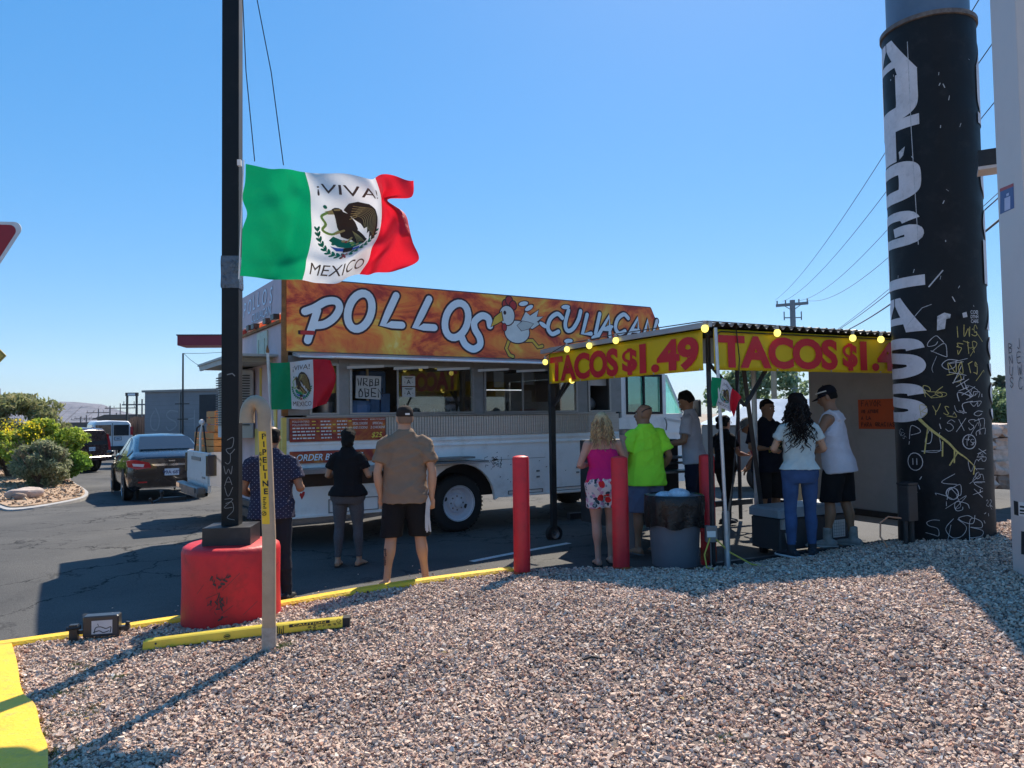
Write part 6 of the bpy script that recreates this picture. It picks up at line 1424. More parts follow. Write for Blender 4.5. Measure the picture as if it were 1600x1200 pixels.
# 3 man in dotted navy shirt behind the post
def dotted():
    m = M('cloth_dotted', (.030, .032, .060), .85, var=.15, scale=8, spec=.15); nt = m.node_tree; L = nt.links; b = nt.nodes['Principled BSDF']
    tc = nd(nt, 'ShaderNodeTexCoord'); mp = nd(nt, 'ShaderNodeMapping'); mp.inputs['Scale'].default_value = (30, 30, 30); mp.inputs['Rotation'].default_value = (0, radians(45), 0); L.new(tc.outputs['Object'], mp.inputs[0])
    sx = nd(nt, 'ShaderNodeSeparateXYZ'); L.new(mp.outputs[0], sx.inputs[0]); acc = None
    for k in (0, 2):
        fr = nd(nt, 'ShaderNodeMath', operation='FRACT'); L.new(sx.outputs[k], fr.inputs[0]); sb = nd(nt, 'ShaderNodeMath', operation='SUBTRACT'); L.new(fr.outputs[0], sb.inputs[0]); sb.inputs[1].default_value = .5
        pw = nd(nt, 'ShaderNodeMath', operation='POWER'); L.new(sb.outputs[0], pw.inputs[0]); pw.inputs[1].default_value = 2
        if acc is None: acc = pw.outputs[0]
        else:
            ad = nd(nt, 'ShaderNodeMath', operation='ADD'); L.new(acc, ad.inputs[0]); L.new(pw.outputs[0], ad.inputs[1]); acc = ad.outputs[0]
    lt = nd(nt, 'ShaderNodeMath', operation='LESS_THAN'); L.new(acc, lt.inputs[0]); lt.inputs[1].default_value = .012
    mx = nd(nt, 'ShaderNodeMix', data_type='RGBA'); L.new(lt.outputs[0], mx.inputs[0]); src = b.inputs['Base Color'].links[0].from_socket; L.new(src, mx.inputs[6]); mx.inputs[7].default_value = (.26, .26, .34, 1); L.new(mx.outputs[2], b.inputs['Base Color']); return m
person('man in navy dotted shirt and jeans standing behind the black post', -2.36, 7.5, ZA(-2.4, 7.5), radians(8), 1.70, SKB, dotted(), cloth('jeans_dark', (.022, .026, .038)),
    (((-.08, .0, -.28), (.06, .2, -.08)), ((.09, -.03, -.27), (-.02, .22, -.02))), feet=((-.13, 0, .1), (.15, .04, -.15)), girth=1.15, seed=8, pkind='long', sleeve=.66, hem=.84, loose=1.3, hpitch=-.06, hair=hcap(HBLK, top=.118, puff=1.03, low=-.05, wr=.002), shoes=(M('shoe_black', (.02, .02, .02), .5), BLK, 'shoe'))
# 4 woman in pink
def floral():
    m = M('cloth_floral', (.62, .58, .56), .85, spec=.15, var=.05); nt = m.node_tree; L = nt.links; b = nt.nodes['Principled BSDF']; tc = nd(nt, 'ShaderNodeTexCoord'); out = b.inputs['Base Color'].links[0].from_socket
    for sc, th, sd_, col in ((14, .36, 0, (.03, .05, .07, 1)), (17, .30, 5, (.20, .30, .34, 1)), (15, .32, 9, (.55, .30, .42, 1)), (9, .36, 3, (.62, .03, .03, 1))):
        mp = nd(nt, 'ShaderNodeMapping'); mp.inputs['Location'].default_value = (sd_, sd_*1.7, sd_*.3); L.new(tc.outputs['Object'], mp.inputs[0])
        ns = nd(nt, 'ShaderNodeTexNoise', Scale=sc*1.5); L.new(mp.outputs[0], ns.inputs[0]); vm = nd(nt, 'ShaderNodeVectorMath', operation='MULTIPLY_ADD'); vm.inputs[1].default_value = (.05, .05, .05); L.new(ns.outputs[1], vm.inputs[0]); L.new(mp.outputs[0], vm.inputs[2])
        vo = nd(nt, 'ShaderNodeTexVoronoi', Scale=sc); L.new(vm.outputs[0], vo.inputs['Vector']); lt = nd(nt, 'ShaderNodeMath', operation='LESS_THAN'); L.new(vo.outputs['Distance'], lt.inputs[0]); lt.inputs[1].default_value = th
        mx = nd(nt, 'ShaderNodeMix', data_type='RGBA'); L.new(lt.outputs[0], mx.inputs[0]); L.new(out, mx.inputs[6]); mx.inputs[7].default_value = col; out = mx.outputs[2]
    L.new(out, b.inputs['Base Color']); return m
person('blonde woman in bright pink camisole and flowered shorts', .99, 8.45, ZG(.98, 8.2)-.08, radians(4), 1.66, SKD, cloth('pink', (.58, .02, .17)), floral(),
    (((-.11, -.02, -.26), (.13, .17, .0)), ((.10, .03, -.20), (.0, .10, .20))), feet=((-.08, .0, .05), (.09, .12, -.1)), girth=1.16, fem=True, hips=1.03, seed=11, top='cami', pkind='hot', hem=.90, hyaw=-.15, grip=(.5, .9), sleeve=0,
    hair=seq(hcap(HBL, top=.135, puff=1.13, low=-.11, wr=.012, seed=6), strands([HBL, HBL, HBL2], 85, (-.06, .10), .27, .0075, .010, 7, .06, front=.25)), shoes=(M('sandal_black', (.02, .02, .02), .8), WSOLE, 'flip'))
# 5 man in neon shirt
def shades(t):
    hp, p, K = t['hp'], t['p'], t['K']; mb = MB(); pts = [hp((.083*cos(a), .10*sin(a)-.004, .045-.035*sin(a))) for a in [pi*(.0)+2*pi*i/20 for i in range(11, 20)]]
    mb.tube([hp((-.084, .0, .03))]+pts+[hp((.084, .0, .03))], .0055, 6); q = mb.build('sunglasses_strap', INK, p); q.scale = (K,)*3
person('bald man in neon green t-shirt and blue-grey shorts', 1.54, 8.95, ZG(1.5, 8.4)-.09, radians(24), 1.72, SKB, cloth('neon', (.40, 1.0, .06)), cloth('slate', (.13, .16, .25)),
    (((-.10, .0, -.28), (.06, .18, -.15)), ((.10, -.05, -.27), (-.02, .16, -.18))), feet=((-.13, 0, .1), (.14, .02, -.2)), girth=1.22, seed=13, sleeve=.72, hem=.80, loose=1.8, hyaw=.75, hair=shades, shoes=(M('sandal_grey', (.12, .12, .12), .8), WSOLE, 'flip'))
# 6 man in pale grey tee at the griddle
person('young man with black hair in pale grey t-shirt looking down', 2.28, 9.72, ZG(2.0, 9.0)-.05, radians(62), 1.74, SKB, cloth('pale_grey', (.42, .43, .50)), cloth('navy', (.018, .022, .042)),
    (((-.09, .04, -.27), (.05, .22, -.02)), ((.09, .06, -.26), (-.05, .22, -.02))), girth=1.0, seed=17, pkind='long', sleeve=.7, hem=.84, loose=1.2, hyaw=.2, hpitch=-.45, lean=.08, hair=hcap(HBLK, top=.145, puff=1.10, low=-.04, front=.05, wr=.014, seed=7), shoes=(M('shoe_black', (.02, .02, .02), .5), BLK, 'shoe'))
# 7 woman in black with striped trousers
def bun(t):
    hcap(HBLK, top=.13, puff=1.08, low=-.06, wr=.006, seed=9)(t); hp, p, K = t['hp'], t['p'], t['K']
    b = MB()
    b.ball(tuple(hp((0, -.135, .05))), .065, 14, 10); b.ball(tuple(hp((.03, -.15, .0))), .05, 12, 8); b.ball(tuple(hp((-.03, -.12, -.06))), .05, 12, 8); me = fuse(b, .009, 1, .02, 4); me.materials.append(HBLK); o = link('hair_bun', me, p); o.scale = (K,)*3
    mb = MB()
    for sx in (-1, 1): mb.tube([hp((sx*.03+.022*cos(a), .097, .012+.017*sin(a))) for a in [2*pi*i/12 for i in range(13)]], .0028, 5); mb.tube([hp((sx*.052, .095, .014)), hp((sx*.08, .0, .015))], .003, 5)
    q = mb.build('spectacles', INK, p); q.scale = (K,)*3
p, t = person('woman in black with glasses and striped black trousers', 3.2, 11.7, ZA(3.2, 11.9), radians(-58), 1.64, SKC, cloth('black_tee', (0, 0, 0)), cloth('black', (0, 0, 0)),
    (((-.08, .05, -.26), (.03, .22, -.02)), ((.09, .04, -.26), (-.03, .21, -.03))), feet=((-.10, .18, .1), (.12, -.14, -.1, .03)), girth=1.12, fem=True, seed=19, pkind='long', sleeve=.6, hem=.88, hpitch=-.08, grip=(.6, .9), hair=bun, shoes=(M('shoe_black', (.02, .02, .02), .5), BLK, 'shoe'))
mb = MB(); K = t['K']
for off in (-.012, .004, .02):
    h, kn, a = t['Hp'][1], t['Kn'][1], t['A'][1]; mb.tube([h+Vector((.098, off, -.05)), h.lerp(kn, .5)+Vector((.090, off, 0)), kn+Vector((.066, off, 0)), kn.lerp(a, .4)+Vector((.064, off-.01, 0)), a+Vector((.056, off, .03))], .0045, 4)
q = mb.build('side_stripe', PAP, p); q.scale = (K,)*3
# 8 woman with curly hair
p, t = person('woman with long curly black hair in pale mint t-shirt and blue jeans', 2.97, 7.98, ZG(2.95, 7.95), radians(-3), 1.67, SKA, cloth('mint', (.50, .58, .57)), cloth('denim', (.045, .085, .19), var=.3, scale=4, bump=.2),
    (((-.11, .02, -.24), (.09, .20, -.02)), ((.11, .02, -.24), (-.05, .20, -.04))), feet=((-.115, .0, .5), (.125, .06, -.45)), girth=1.02, fem=True, hips=1.08, seed=23, pkind='legging', pleg=1.03, sleeve=.55, hem=.95, loose=1.1, hyaw=-.25,
    hair=seq(hcap(HBLK, top=.145, puff=1.22, low=-.12, wr=.018, seed=12), strands([HBLK, HBRN], 150, (-.09, .10), .38, .0085, .020, 9, .12, front=.5)), shoes=(M('sneaker_black', (.02, .022, .03), .7), WSOLE, 'shoe'))
# 9 man in white tank top
def band_cap(t):
    ball_cap(cloth('cap_navy', (.012, .013, .02)), cloth('cap_navy', (0, 0, 0)), 0)(t); hp, p, K = t['hp'], t['p'], t['K']
    mb = MB(); mb.tube([hp((.088*cos(a), .103*sin(a)-.006, .062+.012*sin(a))) for a in [-.3+i*.33 for i in range(12)]], .0075, 6); q = mb.build('white_shades', PAP, p); q.scale = (K,)*3
    hcap(HBLK, top=.10, puff=1.02, low=-.045, wr=.0)(t)
p, t = person('man in white tank top, black shorts and worn pale boots', 3.63, 8.62, ZG(3.63, 8.5), radians(52), 1.80, SKB, cloth('white', (.62, .62, .68)), cloth('black', (0, 0, 0)),
    (((-.10, .14, -.24), (.06, .22, -.06)), ((.10, .13, -.25), (-.07, .20, -.12))), feet=((-.10, .10, .2), (.14, -.10, -.35)), girth=1.12, seed=29, top='tank', sleeve=0, hem=.80, loose=1.5, lean=.10, hyaw=.15, hpitch=-.28, grip=(.9, .9), hair=band_cap, shoes=(M('boot_worn', (.30, .28, .26), .8, var=.4, scale=12, dirt=.6, dcol=(.08, .07, .06), dscale=12), M('boot_sole', (.36, .34, .32), .8), 'boot'))
fm = FM(); gp = t['up']
# 10 man in dark jersey facing the lens
p, t = person('man in dark jersey with yellow lettering behind the curly haired woman', 3.22, 9.75, ZG(3.2, 9.2)-.06, radians(200), 1.72, SKB, cloth('jersey', (.014, .016, .026)), cloth('black', (0, 0, 0)),
    (((-.09, .05, -.27), (.08, .20, .0)), ((.09, .05, -.27), (-.06, .20, .0))), girth=1.08, seed=31, sleeve=.8, hem=.82, loose=1.2, hyaw=.2, hpitch=-.12, hair=hcap(HBLK, top=.125, puff=1.03, low=-.02, front=.06, wr=.002), shoes=(M('shoe_black', (.02, .02, .02), .5), BLK, 'shoe'))
fm = FM(); hand(fm, 'GOE', 0, 0, .07, .012, curvy=False)
up_ = t['up']; q = fm.build('jersey_lettering', M('jersey_yellow', (.50, .42, .06), .7), lambda x, y, l: up_((.10-x, .155, 1.08+y+.0)), p); q.scale = (t['K'],)*3
# 11 stooping person in pink-red
person('stooping cook in grey cap and rose red shirt behind the stand', 3.75, 11.3, ZA(3.7, 11.4), radians(75), 1.66, SKB, cloth('rose', (.40, .07, .10)), cloth('navy', (0, 0, 0)),
    (((-.09, .10, -.25), (.05, .2, -.1)), ((.09, .10, -.25), (-.05, .2, -.1))), girth=1.15, seed=37, pkind='long', sleeve=.75, hem=.84, lean=.42, hpitch=-.2, hair=ball_cap(cloth('cap_grey', (.16, .17, .18)), cloth('cap_grey', (0, 0, 0))), shoes=(M('shoe_black', (.02, .02, .02), .5), BLK, 'shoe'))
# ================================================================== vehicles
def band(k, n, closed=True): return None
CARG = M('car_glass', (.018, .02, .024), .06, spec=.8, var=.05)
def car_body(parent, st, paint, name='body'):
    """st: list of (x, half section [(y,z)...]) from the rear to the front, all with equal counts"""
    n = len(st[0][1]); vs = []; fs = []
    for x, sec in st:
        for (y, z) in sec: vs.append((x, y, z))
        for (y, z) in reversed(sec[:-1]): vs.append((x, -y, z))
    k = 2*n-1
    for i in range(len(st)-1):
        for j in range(k-1): fs.append((i*k+j, i*k+j+1, (i+1)*k+j+1, (i+1)*k+j))
    fs.append(tuple(range(k))); fs.append(tuple((len(st)-1)*k+j for j in range(k-1, -1, -1)))
    mb = MB(); mb.add(vs, fs); o = mb.build(name, paint, parent, smooth=40); md = o.modifiers.new('bevel', 'BEVEL'); md.width = .025; md.segments = 2; md.limit_method = 'ANGLE'; md.angle_limit = radians(28)
    return o
def on_band(st, i0, i1, j0, j1, side, inset=.1, off=.014):
    """glass patch over stations i0..i1 between section points j0 and j1"""
    s = side; P = [Vector((st[i][0], s*st[i][1][j][0], st[i][1][j][1])) for i, j in ((i0, j0), (i1, j0), (i1, j1), (i0, j1))]
    c = sum(P, Vector())/4; n = (P[1]-P[0]).cross(P[3]-P[0]).normalized()
    if n.y*s < 0: n = -n
    q = [c+(p-c)*(1-inset)+n*off for p in P]; r = [v-n*.03 for v in q]
    mb = MB(); mb.add(q+r, [(0, 1, 2, 3), (7, 6, 5, 4)]+[(a, (a+1) % 4, 4+(a+1) % 4, 4+a) for a in range(4)]); return mb
def plate(parent, x, z, txt, y=0, w=.30):
    mb = MB(); mb.box(x-.022, x-.012, y-w/2, y+w/2, z-.075, z+.075); pl = mb.build('licence_plate', M('plate_blue', (.50, .58, .66), .4), parent)
    fm = FM(); fm.add(text(txt, .075, bold=.02), 0, dx=0, dy=-.04); fm.build('plate_number', M('plate_ink', (.03, .05, .13), .5), lambda a, b, l: (x-.0235-l, y-a, z+b), pl); return pl
TAIL = M('tail_red', (.42, .015, .02), .15, spec=.7, var=.1); TAILW = M('tail_clear', (.62, .55, .55), .2); CHR = M('chrome', (.75, .75, .76), .12, metal=1., var=.03)
RIMA = M('alloy', (.45, .45, .47), .3, metal=.7)
def cwheels(parent, xs, y, r=.33):
    for x in xs:
        for s in (-1, 1): wheel(parent, x, s*y, r, r, .21, r*.66, RIMA, s, simple=True)
def arch_discs(parent, xs, y, r):
    mb = MB()
    for x in xs:
        for s in (-1, 1): mb.lathe([(r+.07, s*(y+.108)), (.01, s*(y+.108)), (.01, s*(y-.2)), (r+.07, s*(y-.2))], (x, 0, r+.02), 24, 'y', cap=False)
    mb.build('wheel_arch', BLK, parent)
# black sedan
PB = M('paint_black', (.012, .011, .013), .22, spec=.6, coat=.6, var=.1)
hd = radians(122); cp = Vector((-7.62, 17.2, ZA(-7.6, 17.3)-.01))
c = thing('parked_car', 'black sedan seen from its rear between the bush and the white pickup', 'car', cp, hd, 'vehicles parked behind the food truck')
def sec(w, zb, zs, zbelt, wr, zr): return [(w*.86, zb), (w*.97, zb+.12), (w, zs), (w*.985, zs+.12), (w*.95, zbelt), (wr+(.0), zbelt+(zr-zbelt)*.88), (wr*.8, zr), (0, zr+.012)]
st = [(-.0, [(.62, .32), (.74, .36), (.80, .58), (.80, .72), (.76, .90), (.72, .96), (.55, .985), (0, .99)]),
      (.12, [(.74, .25), (.86, .34), (.88, .60), (.87, .74), (.83, .96), (.76, 1.02), (.56, 1.04), (0, 1.045)]),
      (.48, sec(.89, .22, .62, .96, .74, 1.09)), (.62, sec(.89, .2, .62, .97, .70, 1.13)), (1.30, sec(.89, .2, .62, .97, .60, 1.42)), (1.9, sec(.89, .2, .62, .96, .60, 1.475)), (2.55, sec(.89, .2, .62, .94, .59, 1.45)), (3.45, sec(.88, .2, .60, .92, .72, 1.00)), (4.3, sec(.84, .2, .56, .80, .66, .84)), (4.62, [(.6, .26), (.7, .32), (.72, .5), (.72, .58), (.66, .68), (.6, .70), (.4, .72), (0, .73)])]
car_body(c, st, PB)
mb = MB(); a = [(.60, -.62, 1.13), (.60, .62, 1.13), (1.26, .52, 1.405), (1.26, -.52, 1.405)]; mb.add([(x-.035, y, z+.028) for x, y, z in a], [(0, 1, 2, 3)]); mb.build('rear_window', CARG, c)
for s in (-1, 1):
    on_band(st, 3, 5, 4, 5, s, .12).build('side_window', CARG, c); on_band(st, 5, 6, 4, 5, s, .10).build('side_window', CARG, c); on_band(st, 6, 7, 4, 5, s, .2).build('side_window', CARG, c)
    mb = MB(); mb.prism([(.42, .77), (.70, .74), (.885, .80), (.91, .93), (.74, .95), (.46, .88)], .0, .16, plane='yz'); mb.xf(lambda p: Vector((p.x+.10*max(0, abs(p.y)-.45)**1.5-.035, s*p.y, p.z))); tl = mb.build('tail_light', TAIL, c)
    mb = MB(); mb.prism([(.58, .79), (.78, .815), (.80, .87), (.56, .85)], -.012, .02, plane='yz'); mb.xf(lambda p: Vector((p.x+.10*max(0, abs(p.y)-.45)**1.5-.036, s*p.y, p.z))); mb.build('lens', TAILW, tl)
    mb = MB(); mb.box(-.012, .06, .50, .68, .44, .47); mb.xf(lambda p: Vector((p.x, s*p.y, p.z))); mb.build('reflector', TAIL, c)
    mb = MB(); mb.ball((3.1, s*.98, 1.02), .09, 10, 6, sc=(.7, 1, .7)); mb.build('mirror', PB, c, smooth=True)
    mb = MB()
    for x in (1.5, 2.55): mb.box(x, x+.16, s*.905-.012, s*.905+.012, .86, .885)
    mb.build('door_handle', CHR, c)
mb = MB(); mb.prism([(-.36, .80), (.36, .80), (.42, .845), (-.42, .845)], -.015, .02, plane='yz'); mb.build('boot_trim', CHR, c)
mb = MB(); mb.box(-.02, .02, -.62, .62, .305, .33); mb.build('bumper_trim', CHR, c)
mb = MB(); mb.lathe([(.055, 0), (.055, .012), (.04, .012), (.04, 0)], (0, 0, 0), 18, 'x', cap=False); mb.box(.0, .012, -.065, .065, -.012, .012); mb.xf(lambda p: Vector((p.x-.006, p.y, p.z+.905))).build('emblem_ring', CHR, c)
fm = FM(); fm.add(text('SENTRA', .045, bold=.02, space=1.2), 0, dx=-.45, dy=.90); fm.build('badge', CHR, lambda a, b, l: (-.018+.03, -a, b), c)
plate(c, -.012, .66, '99A·68T')
cwheels(c, (.95, 3.65), .79, .32); arch_discs(c, (.95, 3.65), .79, .32)
# dark brown suv
PBR = M('paint_brown', (.055, .022, .015), .25, spec=.6, coat=.5, var=.1)
c = thing('parked_car', 'dark brown SUV half hidden by the flowering bush', 'car', (-16.75, 30.6, ZA(-15, 30)), radians(163), 'vehicles parked behind the food truck')
def sec2(w, zb, zbelt, wr, zr): return [(w*.92, zb), (w*.99, zb+.15), (w, .8), (w*.99, .9), (w*.97, zbelt), (wr, zr-.08), (wr*.86, zr), (0, zr+.02)]
st = [(-.02, [(.74, .5), (.86, .55), (.88, .8), (.88, .92), (.85, 1.06), (.72, 1.55), (.6, 1.66), (0, 1.69)]), (.14, sec2(.93, .42, 1.1, .76, 1.74)), (1.2, sec2(.94, .36, 1.1, .78, 1.80)), (2.6, sec2(.94, .36, 1.08, .77, 1.78)), (3.45, sec2(.94, .36, 1.06, .86, 1.20)), (4.5, sec2(.90, .36, .98, .80, 1.08)), (4.75, [(.7, .45), (.8, .5), (.82, .7), (.82, .8), (.78, .92), (.7, .97), (.6, 1.0), (0, 1.01)])]
car_body(c, st, PBR)
mb = MB(); mb.add([(-.03, -.76, 1.10), (-.03, .76, 1.10), (.0, .66, 1.56), (.0, -.66, 1.56)], [(0, 1, 2, 3)]); mb.build('rear_window', CARG, c)
for s in (-1, 1):
    on_band(st, 1, 2, 4, 5, s, .1).build('side_window', CARG, c); on_band(st, 2, 3, 4, 5, s, .1).build('side_window', CARG, c)
    mb = MB(); mb.prism([(.84, .86), (.945, .86), (.93, 1.12), (.82, 1.52), (.76, 1.52), (.80, 1.12)], -.03, .10, plane='yz'); mb.xf(lambda p: Vector((p.x, s*p.y, p.z))); mb.build('tail_light', TAIL, c)
mb = MB(); mb.box(-.14, .05, -.9, .9, .48, .64, ch=.03); mb.build('rear_bumper', PBR, c); mb = MB(); mb.box(-.15, -.141, -.8, .8, .60, .612); mb.build('bumper_trim', STLD, c)
plate(c, -.02, .94, 'NVA·27')
cwheels(c, (.85, 3.75), .80, .38); arch_discs(c, (.85, 3.75), .80, .38)
# white van
PW_ = M('paint_white', (.70, .71, .73), .3, spec=.5, var=.03)
c = thing('parked_van', 'white passenger van with two rear doors beyond the SUV', 'van', (-21.6, 41.5, ZA(-21, 41)), radians(123), 'vehicles parked behind the food truck')
def sec3(w, zb, wr, zr): return [(w*.95, zb), (w, zb+.2), (w, .9), (w, 1.1), (w*.985, 1.3), (wr, zr-.15), (wr*.86, zr), (0, zr+.04)]
st = [(0, sec3(.98, .5, .86, 2.02)), (.1, sec3(1.0, .45, .9, 2.06)), (3.9, sec3(1.0, .45, .9, 2.08)), (4.7, sec3(1.0, .45, .93, 1.45)), (5.5, [(.85, .5), (.92, .6), (.92, .9), (.9, 1.0), (.88, 1.05), (.8, 1.1), (.7, 1.13), (0, 1.15)])]
car_body(c, st, PW_)
for y0, y1 in ((-.80, -.06), (.06, .80)): mb = MB(); mb.box(-.025, .0, y0, y1, 1.28, 1.86, ch=.0); mb.build('rear_window', CARG, c)
mb = MB(); mb.box(-.02, .0, -.012, .012, .7, 1.95); mb.box(-.03, .0, -.45, -.1, 1.02, 1.22); mb.build('door_seam', BLKP, c)
for s in (-1, 1):
    mb = MB(); mb.box(-.03, .06, s*.94-.07, s*.94+.07, 1.3, 1.75); mb.build('tail_light', TAIL, c); on_band(st, 1, 2, 4, 5, s, .15).build('side_window', CARG, c)
mb = MB(); mb.box(-.18, .0, -.98, .98, .5, .72, ch=.03); mb.build('rear_bumper', BLKP, c); plate(c, -.01, 1.12, '48K', -.28)
cwheels(c, (1.1, 4.5), .85, .37); arch_discs(c, (1.1, 4.5), .85, .37)
# blue car far left
c = thing('parked_car', 'small blue car end showing at the left edge behind the planter', 'car', G(-42, 742, 0), radians(15), 'vehicles parked behind the food truck')
PBL = M('paint_blue', (.05, .10, .22), .25, spec=.6, coat=.4)
st = [(-4.4, sec(.84, .22, .58, .85, .70, .92)), (-3.6, sec(.88, .2, .6, .94, .74, 1.0)), (-2.7, sec(.88, .2, .6, .96, .62, 1.42)), (-1.6, sec(.88, .2, .6, .94, .6, 1.42)), (-.9, sec(.88, .2, .6, .9, .74, .96)), (-.1, sec(.82, .2, .52, .74, .66, .78)), (.02, [(.6, .25), (.7, .3), (.74, .5), (.74, .58), (.66, .66), (.6, .68), (.4, .7), (0, .71)])]
car_body(c, st, PBL)
for s in (-1, 1): on_band(st, 2, 3, 4, 5, s, .12).build('side_window', CARG, c)
cwheels(c, (-3.5, -.8), .79, .31); arch_discs(c, (-3.5, -.8), .79, .31)
# white pickup with crates
pk = Vector((-4.90, 12.45, 0)); ph = radians(33)
c = thing('pickup_truck', 'white pickup with tow hitch parked behind the food truck', 'pickup truck', pk, ph, 'vehicles parked behind the food truck')
PWP = M('paint_pickup', (.66, .63, .62), .35, spec=.5, var=.06, dirt=.25, dcol=(.4, .33, .3), dscale=2)
mb = MB()
for y0, y1 in ((-.02, .06), (1.78, 1.86)):
    mb.prism([(0, .62), (.4, .58), (.62, .60)]+[(.95+.42*cos(pi-pi*i/10), .50+.42*sin(pi-pi*i/10)) for i in range(11)]+[(1.42, .5), (2.0, .48), (2.0, 1.16), (.02, 1.16), (-.01, .9)], y0, y1)
mb.box(.061, 2.0, .061, 1.779, .70, .76); mb.build('bed', PWP, c)
mb = MB(); mb.box(-.03, .03, .061, 1.779, .66, 1.15, ch=.01); mb.build('tailgate', PWP, c); mb = MB(); mb.box(-.02, .03, .061, 1.779, .50, .655); mb.build('rear_valance', PWP, c)
mb = MB(); mb.box(-.045, -.031, .55, 1.3, 1.0, 1.06); mb.box(-.042, -.031, .2, .42, .72, .75); mb.build('tailgate_trim', STLD, c)
mb = MB(); mb.prism([(2.005, .45), (4.0, .45), (4.0, 1.1), (3.6, 1.15), (3.3, 1.72), (2.2, 1.74), (2.005, 1.15)], .0, 1.84); mb.prism([(4.001, .45), (5.2, .5), (5.2, .95), (4.001, 1.1)], .03, 1.8); mb.build('cab', PWP, c)
for y in (-.012, 1.841):
    mb = MB(); mb.prism([(2.2, 1.16), (3.5, 1.17), (3.25, 1.66), (2.28, 1.67)], y, y+.011); mb.build('side_window', CARG, c)
for y0, y1 in ((-.04, .10), (1.74, 1.88)):
    mb = MB(); mb.box(-.045, .10, y0, y1, .78, 1.12, ch=.015); mb.build('tail_light', M('tail_smoked', (.035, .03, .035), .15, spec=.7), c)
mb = MB(); mb.box(-.20, -.06, -.0, 1.84, .50, .60, ch=.02); mb.box(-.16, -.05, .2, 1.6, .42, .499); mb.box(-.215, -.2005, .1, .32, .51, .59); rb = mb.build('rear_bumper', M('bumper_grey', (.10, .105, .115), .4, metal=.3), c)
mb = MB(); mb.box(-.62, -.2, .86, .95, .33, .40); mb.tube([(-.58, .9, .40), (-.58, .9, .46)], .02, 8); mb.ball((-.58, .9, .49), .035, 10, 6); mb.tube([(-.62, .9, .36), (-.72, .9, .33), (-.76, .9, .40)], .025, 6); mb.build('tow_hitch', BLKP, c)
mb = MB(); mb.box(-.215, -.2005, 1.45, 1.75, .51, .59); mb.build('chrome_end', CHR, c)
cwheels_ = [(.95, .10), (.95, 1.74), (4.2, .12), (4.2, 1.72)]
for x, y in cwheels_: wheel(c, x, y, .36, .36, .22, .22, RIMA, -1 if y < .9 else 1, simple=True)
WOOD = M('orange_wood', (.56, .25, .075), .7, var=.3, scale=5, stretch=(1, 6, 6), dirt=.3, dcol=(.22, .10, .04))
rd = random.Random(6)
spots_ = [((.08, .10), .79, 0), ((.08, .95), .79, .03), ((.88, .12), .79, 0), ((.88, 1.0), .79, -.02), ((.10, .12), 1.15, .03), ((.10, .98), 1.15, 0), ((.86, .2), 1.15, .03), ((.14, .25), 1.51, -.03), ((.84, .45), 1.51, .05)]
for i, ((x, y), z, a) in enumerate(spots_):
    w0 = pk+Vector((x*cos(ph)-y*sin(ph), x*sin(ph)+y*cos(ph), z-.03)); k = ['bottom', 'middle', 'top'][int((z-.79)/.36+.1)]
    lab = ['wooden crate at the near corner of the pickup bed, lowest of its stack', 'wooden crate low at the far tailgate corner of the pickup bed', 'wooden crate low beside the pickup wheel arch', 'wooden crate low on the far inner side of the pickup bed', 'wooden crate second up at the near corner of the pickup bed', 'wooden crate second up at the far tailgate corner', 'wooden crate second up beside the pickup wheel arch', 'topmost wooden crate above the pickup tailgate', 'topmost wooden crate deeper in the pickup bed'][i]
    cr = thing('wooden_crate', lab, 'crate', w0, ph+a, 'wooden crates in the pickup bed')
    for zz in (.02, .135, .25):
        for (bx0, bx1, by0, by1) in ((0, .70, -.02, .0), (0, .70, .70, .72), (-.02, -.001, -.02, .72), (.701, .72, -.02, .72)):
            mb = MB(); mb.box(bx0, bx1, by0, by1, zz, zz+.10); mb.build('plank', WOOD, cr)
    mb = MB(); mb.box(0, .7, .001, .699, .0, .018)
    for bx, by in ((.0, .0), (.67, .0), (.0, .67), (.67, .67)): mb.box(bx+.001, bx+.029, by+.001, by+.029, .019, .355)
    mb.build('crate_base', WOOD, cr)
w0 = pk+Vector((.45*cos(ph)-.6*sin(ph), .45*sin(ph)+.6*cos(ph), 1.85))
cr = thing('wooden_post', 'short upright timber on top of the crates in the pickup', 'timber', w0, ph); MB().box(0, .12, 0, .10, .0, .26).build('plank', WOOD, cr)
st_ = thing('ratchet_strap', 'black and white straps tied over the wooden crates', 'strap', w0+Vector((0, 0, -.3)), ph)
mb = MB(); mb.tube([(-.42, -.25, -.55), (-.43, .0, .02), (-.40, .3, .06), (-.42, .6, .0), (-.44, .7, -.4)], .014, 6); mb.tube([(-.1, -.36, .1), (.25, -.36, .2), (.5, -.36, .05), (.7, -.37, .15)], .016, 6); mb.build('strap_band', BLK, st_)
mb = MB(); mb.tube([(-.42, .1, .1), (-.44, .2, -.1), (-.45, .15, -.45)], .022, 6); mb.ball((-.42, .2, .1), .05, 8, 6); mb.ball((.35, -.36, .12), .05, 8, 6); mb.build('rag', PAP, st_, smooth=True)

